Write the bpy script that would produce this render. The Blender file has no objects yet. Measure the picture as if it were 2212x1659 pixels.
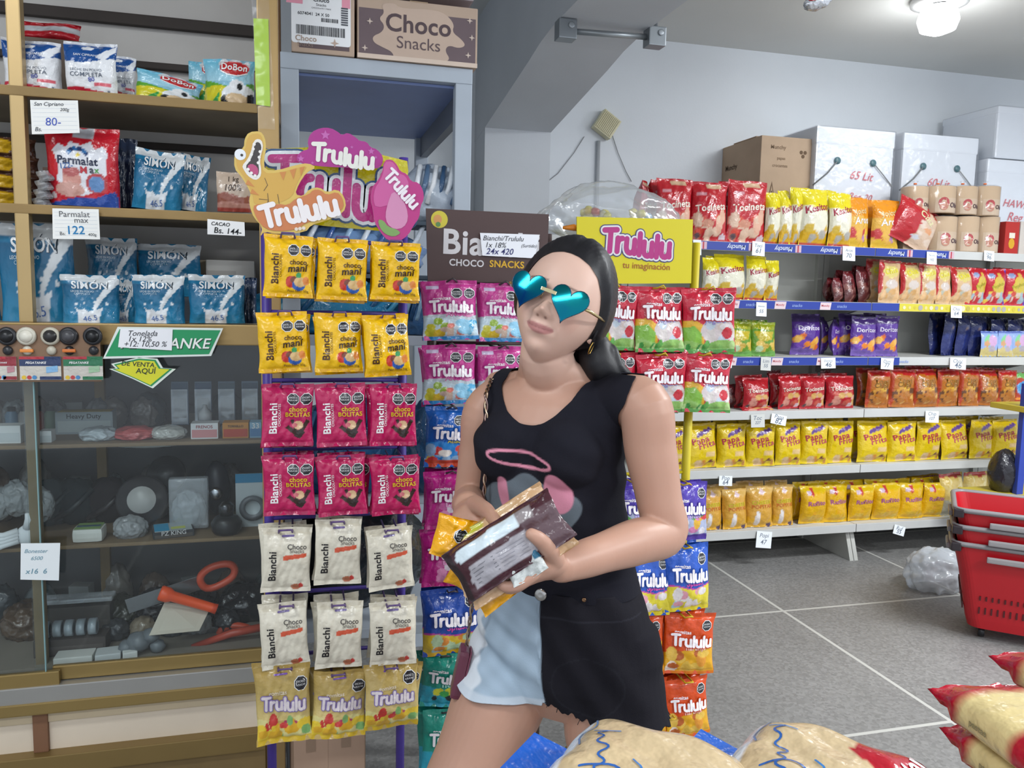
import bpy, bmesh, math, random
import numpy as np
from mathutils import Vector, Matrix
from mathutils.geometry import tessellate_polygon

SC = bpy.context.scene
COL = SC.collection
random.seed(7)

# ---------------------------------------------------------------- camera
FPX, CXP, CYP, CAMH = 1750.0, 1106.0, 829.5, 1.42
_y, _p, _r = (math.radians(a) for a in (14.9, 6.2, 1.2))
_f = np.array([math.sin(_y) * math.cos(_p), math.cos(_y) * math.cos(_p), -math.sin(_p)])
_rt = np.array([math.cos(_y), -math.sin(_y), 0.0])
_up = np.cross(_rt, _f)
CAM_R = math.cos(_r) * _rt + math.sin(_r) * _up
CAM_U = -math.sin(_r) * _rt + math.cos(_r) * _up
CAM_F = _f
CAM_C = np.array([0.0, 0.0, CAMH])
cam_data = bpy.data.cameras.new('camera')
cam_data.sensor_fit = 'HORIZONTAL'
cam_data.sensor_width = 36.0
cam_data.lens = 36.0 * FPX / 2212.0
cam_data.clip_start = 0.05
camera = bpy.data.objects.new('camera', cam_data)
M3 = Matrix((CAM_R, CAM_U, -CAM_F)).transposed()
camera.matrix_world = Matrix.Translation(Vector(CAM_C)) @ M3.to_4x4()
COL.objects.link(camera)
SC.camera = camera

# ---------------------------------------------------------------- world, lamps, exposure
world = bpy.data.worlds.new('daylight')
SC.world = world
world.use_nodes = True
wn = world.node_tree.nodes
wn['Background'].inputs[0].default_value = (0.84, 0.90, 1.0, 1)
wn['Background'].inputs[1].default_value = 1.15

def ceiling_tube(x, y, z, power, sx=1.2, sy=0.25, col=(0.93, 0.97, 1.0)):
    l = bpy.data.lights.new('tube_light', 'AREA')
    l.shape = 'RECTANGLE'; l.size = sx; l.size_y = sy
    l.energy = power; l.color = col
    o = bpy.data.objects.new('tube_light', l)
    o.location = (x, y, z)
    COL.objects.link(o)
    return o

for lx, ly, lp in ((-0.9, -1.4, 42), (1.3, -1.2, 58), (3.4, -0.6, 112), (3.2, 1.6, 92), (-1.2, 0.6, 30), (5.0, 1.2, 44)):
    ceiling_tube(lx, ly, 2.80, lp)

SC.view_settings.view_transform = 'Standard'
SC.view_settings.look = 'None'
SC.view_settings.exposure = 0.0
SC.view_settings.gamma = 1.0
SC.view_settings.use_curve_mapping = False

# ---------------------------------------------------------------- helpers
def ray(px, py):
    return CAM_F + CAM_R * (px - CXP) / FPX - CAM_U * (py - CYP) / FPX

def P(px, py, Y):
    d = ray(px, py)
    return Vector(CAM_C + d * (Y / d[1]))

def PZ(px, py, Z):
    d = ray(px, py)
    return Vector(CAM_C + d * ((Z - CAMH) / d[2]))

def PD(px, py, D):
    return Vector(CAM_C + ray(px, py) * D)

_lin = {}
def c(h):
    if not isinstance(h, str):
        return h
    if h not in _lin:
        v = [int(h[i:i + 2], 16) / 255 for i in (0, 2, 4)]
        _lin[h] = tuple((x / 12.92 if x <= 0.04045 else ((x + 0.055) / 1.055) ** 2.4) for x in v)
    return _lin[h]

MATS = {}
def new_mat(name):
    m = bpy.data.materials.new(name)
    m.use_nodes = True
    MATS[name] = m
    nt = m.node_tree
    return m, nt, nt.nodes['Principled BSDF']

def bump(nt, b, scale, strength, dist=0.002, detail=3.0, vec='Object', stretch=None):
    tc = nt.nodes.new('ShaderNodeTexCoord')
    n = nt.nodes.new('ShaderNodeTexNoise')
    n.inputs['Scale'].default_value = scale
    n.inputs['Detail'].default_value = detail
    bp = nt.nodes.new('ShaderNodeBump')
    bp.inputs['Strength'].default_value = strength
    bp.inputs['Distance'].default_value = dist
    src = tc.outputs[vec]
    if stretch:
        mp = nt.nodes.new('ShaderNodeMapping')
        mp.inputs['Scale'].default_value = stretch
        nt.links.new(src, mp.inputs['Vector']); src = mp.outputs['Vector']
    nt.links.new(src, n.inputs['Vector'])
    nt.links.new(n.outputs['Fac'], bp.inputs['Height'])
    nt.links.new(bp.outputs['Normal'], b.inputs['Normal'])
    return n

def col_mat(name, rough, metal=0.0, bmp=None, coat=0.0, spec=0.5, mottle=0.0):
    m, nt, b = new_mat(name)
    a = nt.nodes.new('ShaderNodeVertexColor')
    a.layer_name = 'Col'
    src = a.outputs['Color']
    if bmp:
        n = bump(nt, b, *bmp)
    if mottle:
        tc = nt.nodes.new('ShaderNodeTexCoord')
        n2 = nt.nodes.new('ShaderNodeTexNoise'); n2.inputs['Scale'].default_value = 7.0; n2.inputs['Detail'].default_value = 6.0
        nt.links.new(tc.outputs['Object'], n2.inputs['Vector'])
        mr = nt.nodes.new('ShaderNodeMapRange')
        mr.inputs[1].default_value = 0.3; mr.inputs[2].default_value = 0.7
        mr.inputs[3].default_value = 1 - mottle; mr.inputs[4].default_value = 1 + mottle * 0.5
        mx = nt.nodes.new('ShaderNodeVectorMath'); mx.operation = 'SCALE'
        nt.links.new(n2.outputs['Fac'], mr.inputs[0])
        nt.links.new(src, mx.inputs[0]); nt.links.new(mr.outputs[0], mx.inputs['Scale'])
        src = mx.outputs[0]
    nt.links.new(src, b.inputs['Base Color'])
    b.inputs['Roughness'].default_value = rough
    b.inputs['Metallic'].default_value = metal
    b.inputs['Coat Weight'].default_value = coat
    b.inputs['Specular IOR Level'].default_value = spec
    return m

col_mat('film', 0.21, 0.0, (34.0, 0.85, 0.007, 3.0), 0.2)
col_mat('paper', 0.8, 0.0, (90.0, 0.08, 0.002))
col_mat('carton', 0.85, 0.0, (60.0, 0.12, 0.002), 0, 0.3, 0.08)
col_mat('plastic', 0.35)
col_mat('paint', 0.45, 0.0, (120.0, 0.05, 0.001), 0, 0.5, 0.06)
col_mat('brushed', 0.38, 0.55, (30.0, 0.05, 0.001), 0, 0.5, 0.06)
col_mat('metal', 0.25, 1.0)
col_mat('foil', 0.22, 0.85, (30.0, 0.9, 0.01))
col_mat('cloth', 0.9, 0.0, (400.0, 0.25, 0.001), 0, 0.2)
col_mat('wood', 0.6, 0.0, (30.0, 0.1, 0.001, 3.0, 'Object', (1, 1, 12)), 0, 0.3, 0.15)
col_mat('foam', 0.75, 0.0, (160.0, 0.25, 0.002), 0, 0.3)

def clear_mat(name, tint, gloss, rough, haze, bmp=None):
    m, nt, b = new_mat(name)
    nt.nodes.remove(b)
    out = nt.nodes['Material Output']
    tr = nt.nodes.new('ShaderNodeBsdfTransparent'); tr.inputs[0].default_value = (*tint, 1)
    gl = nt.nodes.new('ShaderNodeBsdfGlossy'); gl.inputs['Roughness'].default_value = rough
    df = nt.nodes.new('ShaderNodeBsdfDiffuse'); df.inputs[0].default_value = (0.75, 0.8, 0.85, 1)
    m1 = nt.nodes.new('ShaderNodeMixShader'); m1.inputs[0].default_value = haze
    m2 = nt.nodes.new('ShaderNodeMixShader')
    lw = nt.nodes.new('ShaderNodeLayerWeight'); lw.inputs[0].default_value = 0.3
    mr = nt.nodes.new('ShaderNodeMapRange')
    mr.inputs[3].default_value = gloss; mr.inputs[4].default_value = min(1, gloss * 4 + 0.2)
    nt.links.new(lw.outputs['Fresnel'], mr.inputs[0])
    nt.links.new(mr.outputs[0], m2.inputs[0])
    nt.links.new(tr.outputs[0], m1.inputs[1]); nt.links.new(df.outputs[0], m1.inputs[2])
    nt.links.new(m1.outputs[0], m2.inputs[1]); nt.links.new(gl.outputs[0], m2.inputs[2])
    nt.links.new(m2.outputs[0], out.inputs['Surface'])
    if bmp:
        tc = nt.nodes.new('ShaderNodeTexCoord')
        n = nt.nodes.new('ShaderNodeTexNoise'); n.inputs['Scale'].default_value = bmp[0]
        bp = nt.nodes.new('ShaderNodeBump'); bp.inputs['Strength'].default_value = bmp[1]; bp.inputs['Distance'].default_value = 0.01
        nt.links.new(tc.outputs['Object'], n.inputs['Vector']); nt.links.new(n.outputs['Fac'], bp.inputs['Height'])
        nt.links.new(bp.outputs['Normal'], gl.inputs['Normal']); nt.links.new(bp.outputs['Normal'], df.inputs['Normal'])
    return m

clear_mat('pane_glass', (0.93, 0.96, 0.96), 0.02, 0.03, 0.008)
clear_mat('clear_film', (0.97, 0.98, 1.0), 0.07, 0.16, 0.24, (18.0, 0.8))
clear_mat('wrap_film', (0.99, 0.99, 1.0), 0.03, 0.15, 0.05, (12.0, 0.8))
clear_mat('milky_film', (0.97, 0.98, 1.0), 0.06, 0.22, 0.5, (20.0, 0.6))

class MB:
    """collects faces with a colour and a material each, and links them as ONE mesh object"""
    def __init__(s, mat='plastic'):
        s.v = []; s.f = []; s.c = []; s.m = []; s.sm = []; s.mat = mat
    def add(s, verts, faces, col, mat=None, smooth=False):
        n = len(s.v)
        s.v.extend([tuple(x) for x in verts])
        mat = mat or s.mat
        cc = None if isinstance(col, list) else c(col)
        for i, f in enumerate(faces):
            s.f.append(tuple(j + n for j in f))
            s.c.append(cc if cc is not None else [col[j] for j in f])
            s.m.append(mat); s.sm.append(smooth)
        return s
    def box(s, lo, hi, col, mat=None, bev=0.0, M=None):
        x0, y0, z0 = lo; x1, y1, z1 = hi
        if bev > 0:
            bm = bmesh.new()
            bmesh.ops.create_cube(bm, size=1)
            for v in bm.verts:
                v.co = Vector(((x0 + x1) / 2 + v.co.x * (x1 - x0), (y0 + y1) / 2 + v.co.y * (y1 - y0), (z0 + z1) / 2 + v.co.z * (z1 - z0)))
            bmesh.ops.bevel(bm, geom=bm.edges[:], offset=bev, segments=2, affect='EDGES', profile=0.7)
            vs = [v.co.copy() for v in bm.verts]
            bm.verts.index_update()
            fs = [[v.index for v in f.verts] for f in bm.faces]
            bm.free()
        else:
            vs = [Vector(q) for q in ((x0, y0, z0), (x1, y0, z0), (x1, y1, z0), (x0, y1, z0), (x0, y0, z1), (x1, y0, z1), (x1, y1, z1), (x0, y1, z1))]
            fs = [(0, 3, 2, 1), (4, 5, 6, 7), (0, 1, 5, 4), (1, 2, 6, 5), (2, 3, 7, 6), (3, 0, 4, 7)]
        if M is not None:
            vs = [M @ v for v in vs]
        return s.add(vs, fs, col, mat)
    def tube(s, pts, rad, col, mat=None, seg=10, closed=False, caps=True, flat=1.0):
        pts = [Vector(p) for p in pts]
        n = len(pts)
        rads = rad if isinstance(rad, (list, tuple)) else [rad] * n
        vs = []; fs = []
        prev = None
        for i, p in enumerate(pts):
            a = pts[i - 1] if (i > 0 or closed) else p
            b = pts[(i + 1) % n] if (i < n - 1 or closed) else p
            t = (b - a).normalized()
            if prev is None:
                prev = t.orthogonal().normalized()
                if abs(t.z) < 0.9:
                    prev = t.cross(Vector((0, 0, 1))).normalized()
            u = (prev - t * prev.dot(t)).normalized()
            w = t.cross(u)
            prev = u
            for k in range(seg):
                an = 2 * math.pi * k / seg
                vs.append(p + (u * math.cos(an) + w * math.sin(an) * flat) * rads[i])
        m = n if closed else n - 1
        for i in range(m):
            j = (i + 1) % n
            for k in range(seg):
                l = (k + 1) % seg
                fs.append((i * seg + k, i * seg + l, j * seg + l, j * seg + k))
        if caps and not closed:
            fs.append(tuple(range(seg - 1, -1, -1)))
            fs.append(tuple((n - 1) * seg + k for k in range(seg)))
        return s.add(vs, fs, col, mat, True)
    def lathe(s, prof, col, mat=None, seg=20, M=None):
        """prof: (radius, height) pairs about local z; col may be one colour per ring span"""
        vs = []
        for r, z in prof:
            for k in range(seg):
                an = 2 * math.pi * k / seg
                vs.append(Vector((r * math.cos(an), r * math.sin(an), z)))
        if M is not None:
            vs = [M @ v for v in vs]
        cols = col if isinstance(col, list) else [col] * (len(prof) - 1)
        base = len(s.v)
        s.v.extend([tuple(v) for v in vs])
        for i in range(len(prof) - 1):
            for k in range(seg):
                l = (k + 1) % seg
                s.f.append((base + i * seg + k, base + i * seg + l, base + (i + 1) * seg + l, base + (i + 1) * seg + k))
                s.c.append(c(cols[i])); s.m.append(mat or s.mat); s.sm.append(True)
        for i, rev in ((0, True), (len(prof) - 1, False)):
            if prof[i][0] > 1e-5:
                ring = [base + i * seg + k for k in range(seg)]
                s.f.append(tuple(ring[::-1] if rev else ring))
                s.c.append(c(cols[0 if rev else -1])); s.m.append(mat or s.mat); s.sm.append(False)
        return s
    def poly(s, pts2, fr, off, col, mat=None):
        """flat polygon, pts2 in metres on frame fr=(origin, ex, ey, normal), raised by off"""
        o, ex, ey, en = fr
        vs = [o + ex * a + ey * b + en * off for a, b in pts2]
        tr = tessellate_polygon([[Vector((a, b, 0)) for a, b in pts2]])
        fs = []
        for t in tr:
            A, B, D = (pts2[i] for i in t)
            if (B[0] - A[0]) * (D[1] - A[1]) - (B[1] - A[1]) * (D[0] - A[0]) < 0:
                t = t[::-1]
            fs.append(t)
        return s.add(vs, fs, col, mat)
    def prism(s, pts2, fr, d0, d1, col, mat=None, side=None):
        o, ex, ey, en = fr
        s.poly(pts2, fr, d1, col, mat)
        back = (o, ex, ey, en)
        n = len(pts2)
        va = [o + ex * a + ey * b + en * d0 for a, b in pts2]
        vb = [o + ex * a + ey * b + en * d1 for a, b in pts2]
        tr = tessellate_polygon([[Vector((a, b, 0)) for a, b in pts2]])
        fs = [tuple(t) for t in tr]
        s.add(va, fs, side or col, mat)
        s.add(va + vb, [(i, (i + 1) % n, n + (i + 1) % n, n + i) for i in range(n)], side or col, mat)
        return s
    def ball(s, cen, r, col, mat=None, seg=14, rings=9, noise=0.0, seed=0, M=None):
        rx, ry, rz = r if isinstance(r, (list, tuple)) else (r, r, r)
        rnd = random.Random(seed)
        vs = []; fs = []
        for i in range(rings + 1):
            th = math.pi * i / rings
            for k in range(seg):
                ph = 2 * math.pi * k / seg
                q = 1 + (rnd.random() - 0.5) * 2 * noise if 0 < i < rings else 1
                v = Vector((rx * math.sin(th) * math.cos(ph) * q, ry * math.sin(th) * math.sin(ph) * q, rz * math.cos(th) * q))
                if M is not None:
                    v = M @ v
                vs.append(v + Vector(cen))
        for i in range(rings):
            for k in range(seg):
                l = (k + 1) % seg
                fs.append((i * seg + k, (i + 1) * seg + k, (i + 1) * seg + l, i * seg + l))
        return s.add(vs, fs, col, mat, True)
    def crumple(s, cen, r, amp, seed, col, mat=None, floor=True, sub=5, freq=3.0, flat_=True):
        """a crinkled film body: icosphere pushed in and out by ridged noise"""
        from mathutils import noise
        bm = bmesh.new(); bmesh.ops.create_icosphere(bm, subdivisions=sub, radius=1)
        vs = []
        so = Vector((seed * 3.1, seed * 1.7, seed * .9))
        for v in bm.verts:
            d = v.co.normalized(); k = 1.0; f = freq; a = amp
            for _ in range(3):
                k += a * (.35 - abs(noise.noise(d * f + so))) * 1.6; f *= 2.1; a *= .38
            q = Vector((d.x * r[0] * k, d.y * r[1] * k, d.z * r[2] * k))
            if floor: q.z = max(q.z, -r[2] * .72 + .002 * (k - 1))
            vs.append(q + Vector(cen))
        bm.verts.index_update(); fs = [tuple(v.index for v in f.verts) for f in bm.faces]; bm.free()
        return s.add(vs, fs, col, mat, not flat_)
    def mesh(s, name):
        me = bpy.data.meshes.new(name)
        me.from_pydata(s.v, [], s.f)
        ms = []
        for x in s.m:
            if x not in ms:
                ms.append(x)
        for x in ms:
            me.materials.append(MATS[x])
        ix = {x: i for i, x in enumerate(ms)}
        me.polygons.foreach_set('material_index', [ix[x] for x in s.m])
        me.polygons.foreach_set('use_smooth', s.sm)
        at = me.color_attributes.new('Col', 'FLOAT_COLOR', 'CORNER')
        buf = []
        for f, cc in zip(s.f, s.c):
            if isinstance(cc, list):
                for q in cc:
                    buf.extend((q[0], q[1], q[2], 1.0))
            else:
                buf.extend((cc[0], cc[1], cc[2], 1.0) * len(f))
        at.data.foreach_set('color', buf)
        me.update()
        return me
    def build(s, name, parent=None, loc=None):
        o = bpy.data.objects.new(name, s.mesh(name))
        COL.objects.link(o)
        if loc is not None:
            o.location = loc
        if parent is not None:
            o.parent = parent
        return o

def T(o, label, cat, group=None, kind=None):
    o['label'] = label
    o['category'] = cat
    if group: o['group'] = group
    if kind: o['kind'] = kind
    return o

def S(o, label):
    o['label'] = label; o['kind'] = 'structure'
    return o

def empty(name, loc=(0, 0, 0), rz=0.0):
    o = bpy.data.objects.new(name, None)
    o.empty_display_size = 0.1
    o.location = loc; o.rotation_euler = (0, 0, rz)
    COL.objects.link(o)
    return o

def copy_tree(o, parent=None):
    q = o.copy()
    COL.objects.link(q)
    q.parent = parent
    for ch in list(o.children):
        copy_tree(ch, q)
    return q

def fy(origin):
    """frame on a vertical plane that faces the aisle (-Y)"""
    return (Vector(origin), Vector((1, 0, 0)), Vector((0, 0, 1)), Vector((0, -1, 0)))

# ---- lettering as flat shapes: [(list of points, list of faces)], unit size, centred
_tx = {}
def glyphs(text, bold=0.0, shear=0.0):
    gap = 1 + bold * 1.6; bold = min(bold, .024)
    k = (text, bold, shear, gap)
    if k not in _tx:
        cu = bpy.data.curves.new('t', 'FONT')
        cu.body = text; cu.size = 1.0; cu.offset = bold; cu.shear = shear; cu.space_character = gap
        cu.resolution_u = 4; cu.fill_mode = 'FRONT'
        ob = bpy.data.objects.new('t', cu)
        me = ob.to_mesh()
        vs = [(v.co.x, v.co.y) for v in me.vertices]
        fs = []
        for p in me.polygons:
            t = list(p.vertices)
            A, B, D = (vs[i] for i in t[:3])
            if (B[0] - A[0]) * (D[1] - A[1]) - (B[1] - A[1]) * (D[0] - A[0]) < 0:
                t = t[::-1]
            fs.append(tuple(t))
        ob.to_mesh_clear()
        bpy.data.objects.remove(ob); bpy.data.curves.remove(cu)
        xs = [v[0] for v in vs]; ys = [v[1] for v in vs]
        w = max(xs) - min(xs); h = max(ys) - min(ys)
        cx, cy = (max(xs) + min(xs)) / 2, (max(ys) + min(ys)) / 2
        _tx[k] = ([((x - cx) / w, (y - cy) / w) for x, y in vs], fs, h / w)
    return _tx[k]

def text2(text, width, bold=0.0, shear=0.0, height=None):
    vs, fs, ar = glyphs(text, bold, shear)
    sy = width if height is None else height / ar
    return [(x * width, y * sy) for x, y in vs], fs

def thick(lines, w, seg=8):
    """thick rounded polylines -> (points with a tiny lift per stroke, faces); no face overlaps another in its plane"""
    vs = []; fs = []
    r = w / 2
    for q, ln in enumerate(lines):
        z = .00012 * (q % 4)
        n = len(ln); L_ = []; R_ = []
        for i, p in enumerate(ln):
            a, b = ln[max(i - 1, 0)], ln[min(i + 1, n - 1)]
            d0 = (p[0] - a[0], p[1] - a[1]) if i else (b[0] - p[0], b[1] - p[1])
            d1 = (b[0] - p[0], b[1] - p[1]) if i < n - 1 else d0
            l0, l1 = math.hypot(*d0) or 1e-9, math.hypot(*d1) or 1e-9
            nx, ny = -(d0[1] / l0 + d1[1] / l1), d0[0] / l0 + d1[0] / l1
            l = math.hypot(nx, ny) or 1e-9
            k = min(1.2, 2 / l) * r / l
            L_.append((p[0] + nx * k, p[1] + ny * k, z)); R_.append((p[0] - nx * k, p[1] - ny * k, z))
        m = len(vs); vs += L_ + R_
        for i in range(n - 1):
            fs.append((m + n + i, m + n + i + 1, m + i + 1, m + i))
        for p, o, i0, i1 in ((ln[0], ln[1], m, m + n), (ln[-1], ln[-2], m + n + n - 1, m + n - 1)):
            a0 = math.atan2(vs[i0][1] - p[1], vs[i0][0] - p[0])
            k0 = len(vs)
            vs += [(p[0] + r * math.cos(a0 + math.pi * j / seg), p[1] + r * math.sin(a0 + math.pi * j / seg), z) for j in range(1, seg)]
            fs.append((i0,) + tuple(range(k0, k0 + seg - 1)) + (i1,))
    return vs, fs

def curvy(lines, it=2):
    out = []
    for q in lines:
        for _ in range(it):
            p = [q[0]]
            for a, b in zip(q, q[1:]):
                p += [(a[0] * .75 + b[0] * .25, a[1] * .75 + b[1] * .25), (a[0] * .25 + b[0] * .75, a[1] * .25 + b[1] * .75)]
            q = p + [q[-1]]
        out.append(q)
    return out

def dense(lines, step):
    out = []
    for ln in lines:
        q = [ln[0]]
        for a, b in zip(ln, ln[1:]):
            n = max(1, int(math.hypot(b[0] - a[0], b[1] - a[1]) / step + .5))
            q += [(a[0] + (b[0] - a[0]) * j / n, a[1] + (b[1] - a[1]) * j / n) for j in range(1, n + 1)]
        out.append(q)
    return out

def bubble(width, arch=0.0, tall=1.0):
    """the rounded candy logo as centred polylines scaled to width"""
    U = lambda x: [[(x, .92), (x, .36), (x + .03, .21), (x + .1, .09), (x + .21, .02), (x + .34, 0), (x + .47, .04), (x + .58, .14), (x + .65, .3), (x + .66, .6), (x + .66, .92)], [(x + .66, .4), (x + .7, .02)]]
    L = [[(0, 1.42), (1.0, 1.46)], [(.5, 1.44), (.52, 0)], [(1.12, .9), (1.12, 0)], [(1.12, .5), (1.16, .68), (1.25, .81), (1.37, .88), (1.5, .9)]]
    L += U(1.86) + [[(2.94, 1.42), (2.96, 0)]] + U(3.32) + [[(4.4, 1.42), (4.42, 0)]] + U(4.8)
    k = width / 5.9
    return [[((x - 2.74) * k, ((y - .7) * tall + arch * math.sin(x * 1.15)) * k) for x, y in l] for l in L], k

def rot2(vs, deg, cx=0.0, cy=0.0):
    a = math.radians(deg); ca, sa = math.cos(a), math.sin(a)
    return [(v[0] * ca - v[1] * sa + cx, v[0] * sa + v[1] * ca + cy) + tuple(v[2:]) for v in vs]

def flat(mb, shape, fr, off, col, mat=None, at=(0, 0), rot=0):
    """a 2D (points, faces) shape laid on a plane frame"""
    vs, fs = shape
    vs = rot2(vs, rot, *at)
    o, ex, ey, en = fr
    mb.add([o + ex * v[0] + ey * v[1] + en * (off + (v[2] if len(v) > 2 else 0)) for v in vs], fs, col, mat)

def logo(mb, fr, off, at, width, fill, rim=None, rim2=None, rot=0, arch=0.0, th=0.34, tall=1.0, mat=None):
    L, k = bubble(width, arch, tall)
    if rim2: flat(mb, thick(L, k * (th + .42)), fr, off, rim2, mat, at, rot)
    if rim: flat(mb, thick(L, k * (th + .26)), fr, off + .0004, rim, mat, at, rot)
    flat(mb, thick(L, k * th), fr, off + .0008, fill, mat, at, rot)

def ngon(n, r, ph=0.0, rx=1.0):
    return [(r * rx * math.cos(2 * math.pi * k / n + ph), r * math.sin(2 * math.pi * k / n + ph)) for k in range(n)]

def rrect(x0, y0, x1, y1, r, n=5):
    out = []
    for cx_, cy_, a0 in ((x1 - r, y1 - r, 0), (x0 + r, y1 - r, 90), (x0 + r, y0 + r, 180), (x1 - r, y0 + r, 270)):
        out += [(cx_ + r * math.cos(math.radians(a0 + 90 * k / (n - 1))), cy_ + r * math.sin(math.radians(a0 + 90 * k / (n - 1)))) for k in range(n)]
    return out

def star(n, r0, r1, ph=math.pi / 2):
    return [((r0 if k % 2 == 0 else r1) * math.cos(math.pi * k / n + ph), (r0 if k % 2 == 0 else r1) * math.sin(math.pi * k / n + ph)) for k in range(2 * n)]

def smooth2(pts, it=2):
    for _ in range(it):
        q = []
        n = len(pts)
        for i in range(n):
            a, b = pts[i], pts[(i + 1) % n]
            q += [(a[0] * .75 + b[0] * .25, a[1] * .75 + b[1] * .25), (a[0] * .25 + b[0] * .75, a[1] * .25 + b[1] * .75)]
        pts = q
    return pts

# ---------------------------------------------------------------- printed film bags
def inpoly(U, V, pts):
    r = np.zeros(U.shape, bool)
    n = len(pts)
    for i in range(n):
        x0, y0 = pts[i]; x1, y1 = pts[(i + 1) % n]
        if y0 == y1:
            continue
        k = ((y0 > V) != (y1 > V)) & (U < (x1 - x0) * (V - y0) / (y1 - y0) + x0)
        r ^= k
    return r

def paint(ops, U, V):
    out = np.zeros(U.shape + (3,))
    for op in ops:
        k = op[0]
        if k == 'fill':
            out[:] = c(op[1])
        elif k == 'rect':
            m = (U >= op[1]) & (V >= op[2]) & (U <= op[3]) & (V <= op[4]); out[m] = c(op[5])
        elif k == 'ell':
            m = ((U - op[1]) / op[3]) ** 2 + ((V - op[2]) / op[4]) ** 2 <= 1; out[m] = c(op[5])
        elif k == 'grad':
            t = np.clip((V - op[1]) / (op[2] - op[1]), 0, 1)[..., None]
            m = (V >= op[1]) & (V <= op[2])
            out[m] = (np.array(c(op[3])) * (1 - t) + np.array(c(op[4])) * t)[m]
        elif k == 'wave':          # below a wavy line
            m = V < op[1] + op[2] * np.sin(U * op[3] + op[4]); out[m] = c(op[5])
        elif k == 'above':
            m = V > op[1] + op[2] * np.sin(U * op[3] + op[4]); out[m] = c(op[5])
        elif k == 'poly':
            m = inpoly(U, V, op[1]); out[m] = c(op[2])
        elif k == 'blobs':
            rnd = random.Random(op[1])
            u0, v0, u1, v1, n, r, cols = op[2:]
            for _ in range(n):
                a, b = rnd.uniform(u0, u1), rnd.uniform(v0, v1)
                q = r * rnd.uniform(.6, 1.25); e = rnd.uniform(.65, 1.4)
                m = ((U - a) / (q * e)) ** 2 + ((V - b) / (q * .8 / e)) ** 2 <= 1
                out[m] = c(rnd.choice(cols))
    return out

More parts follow.
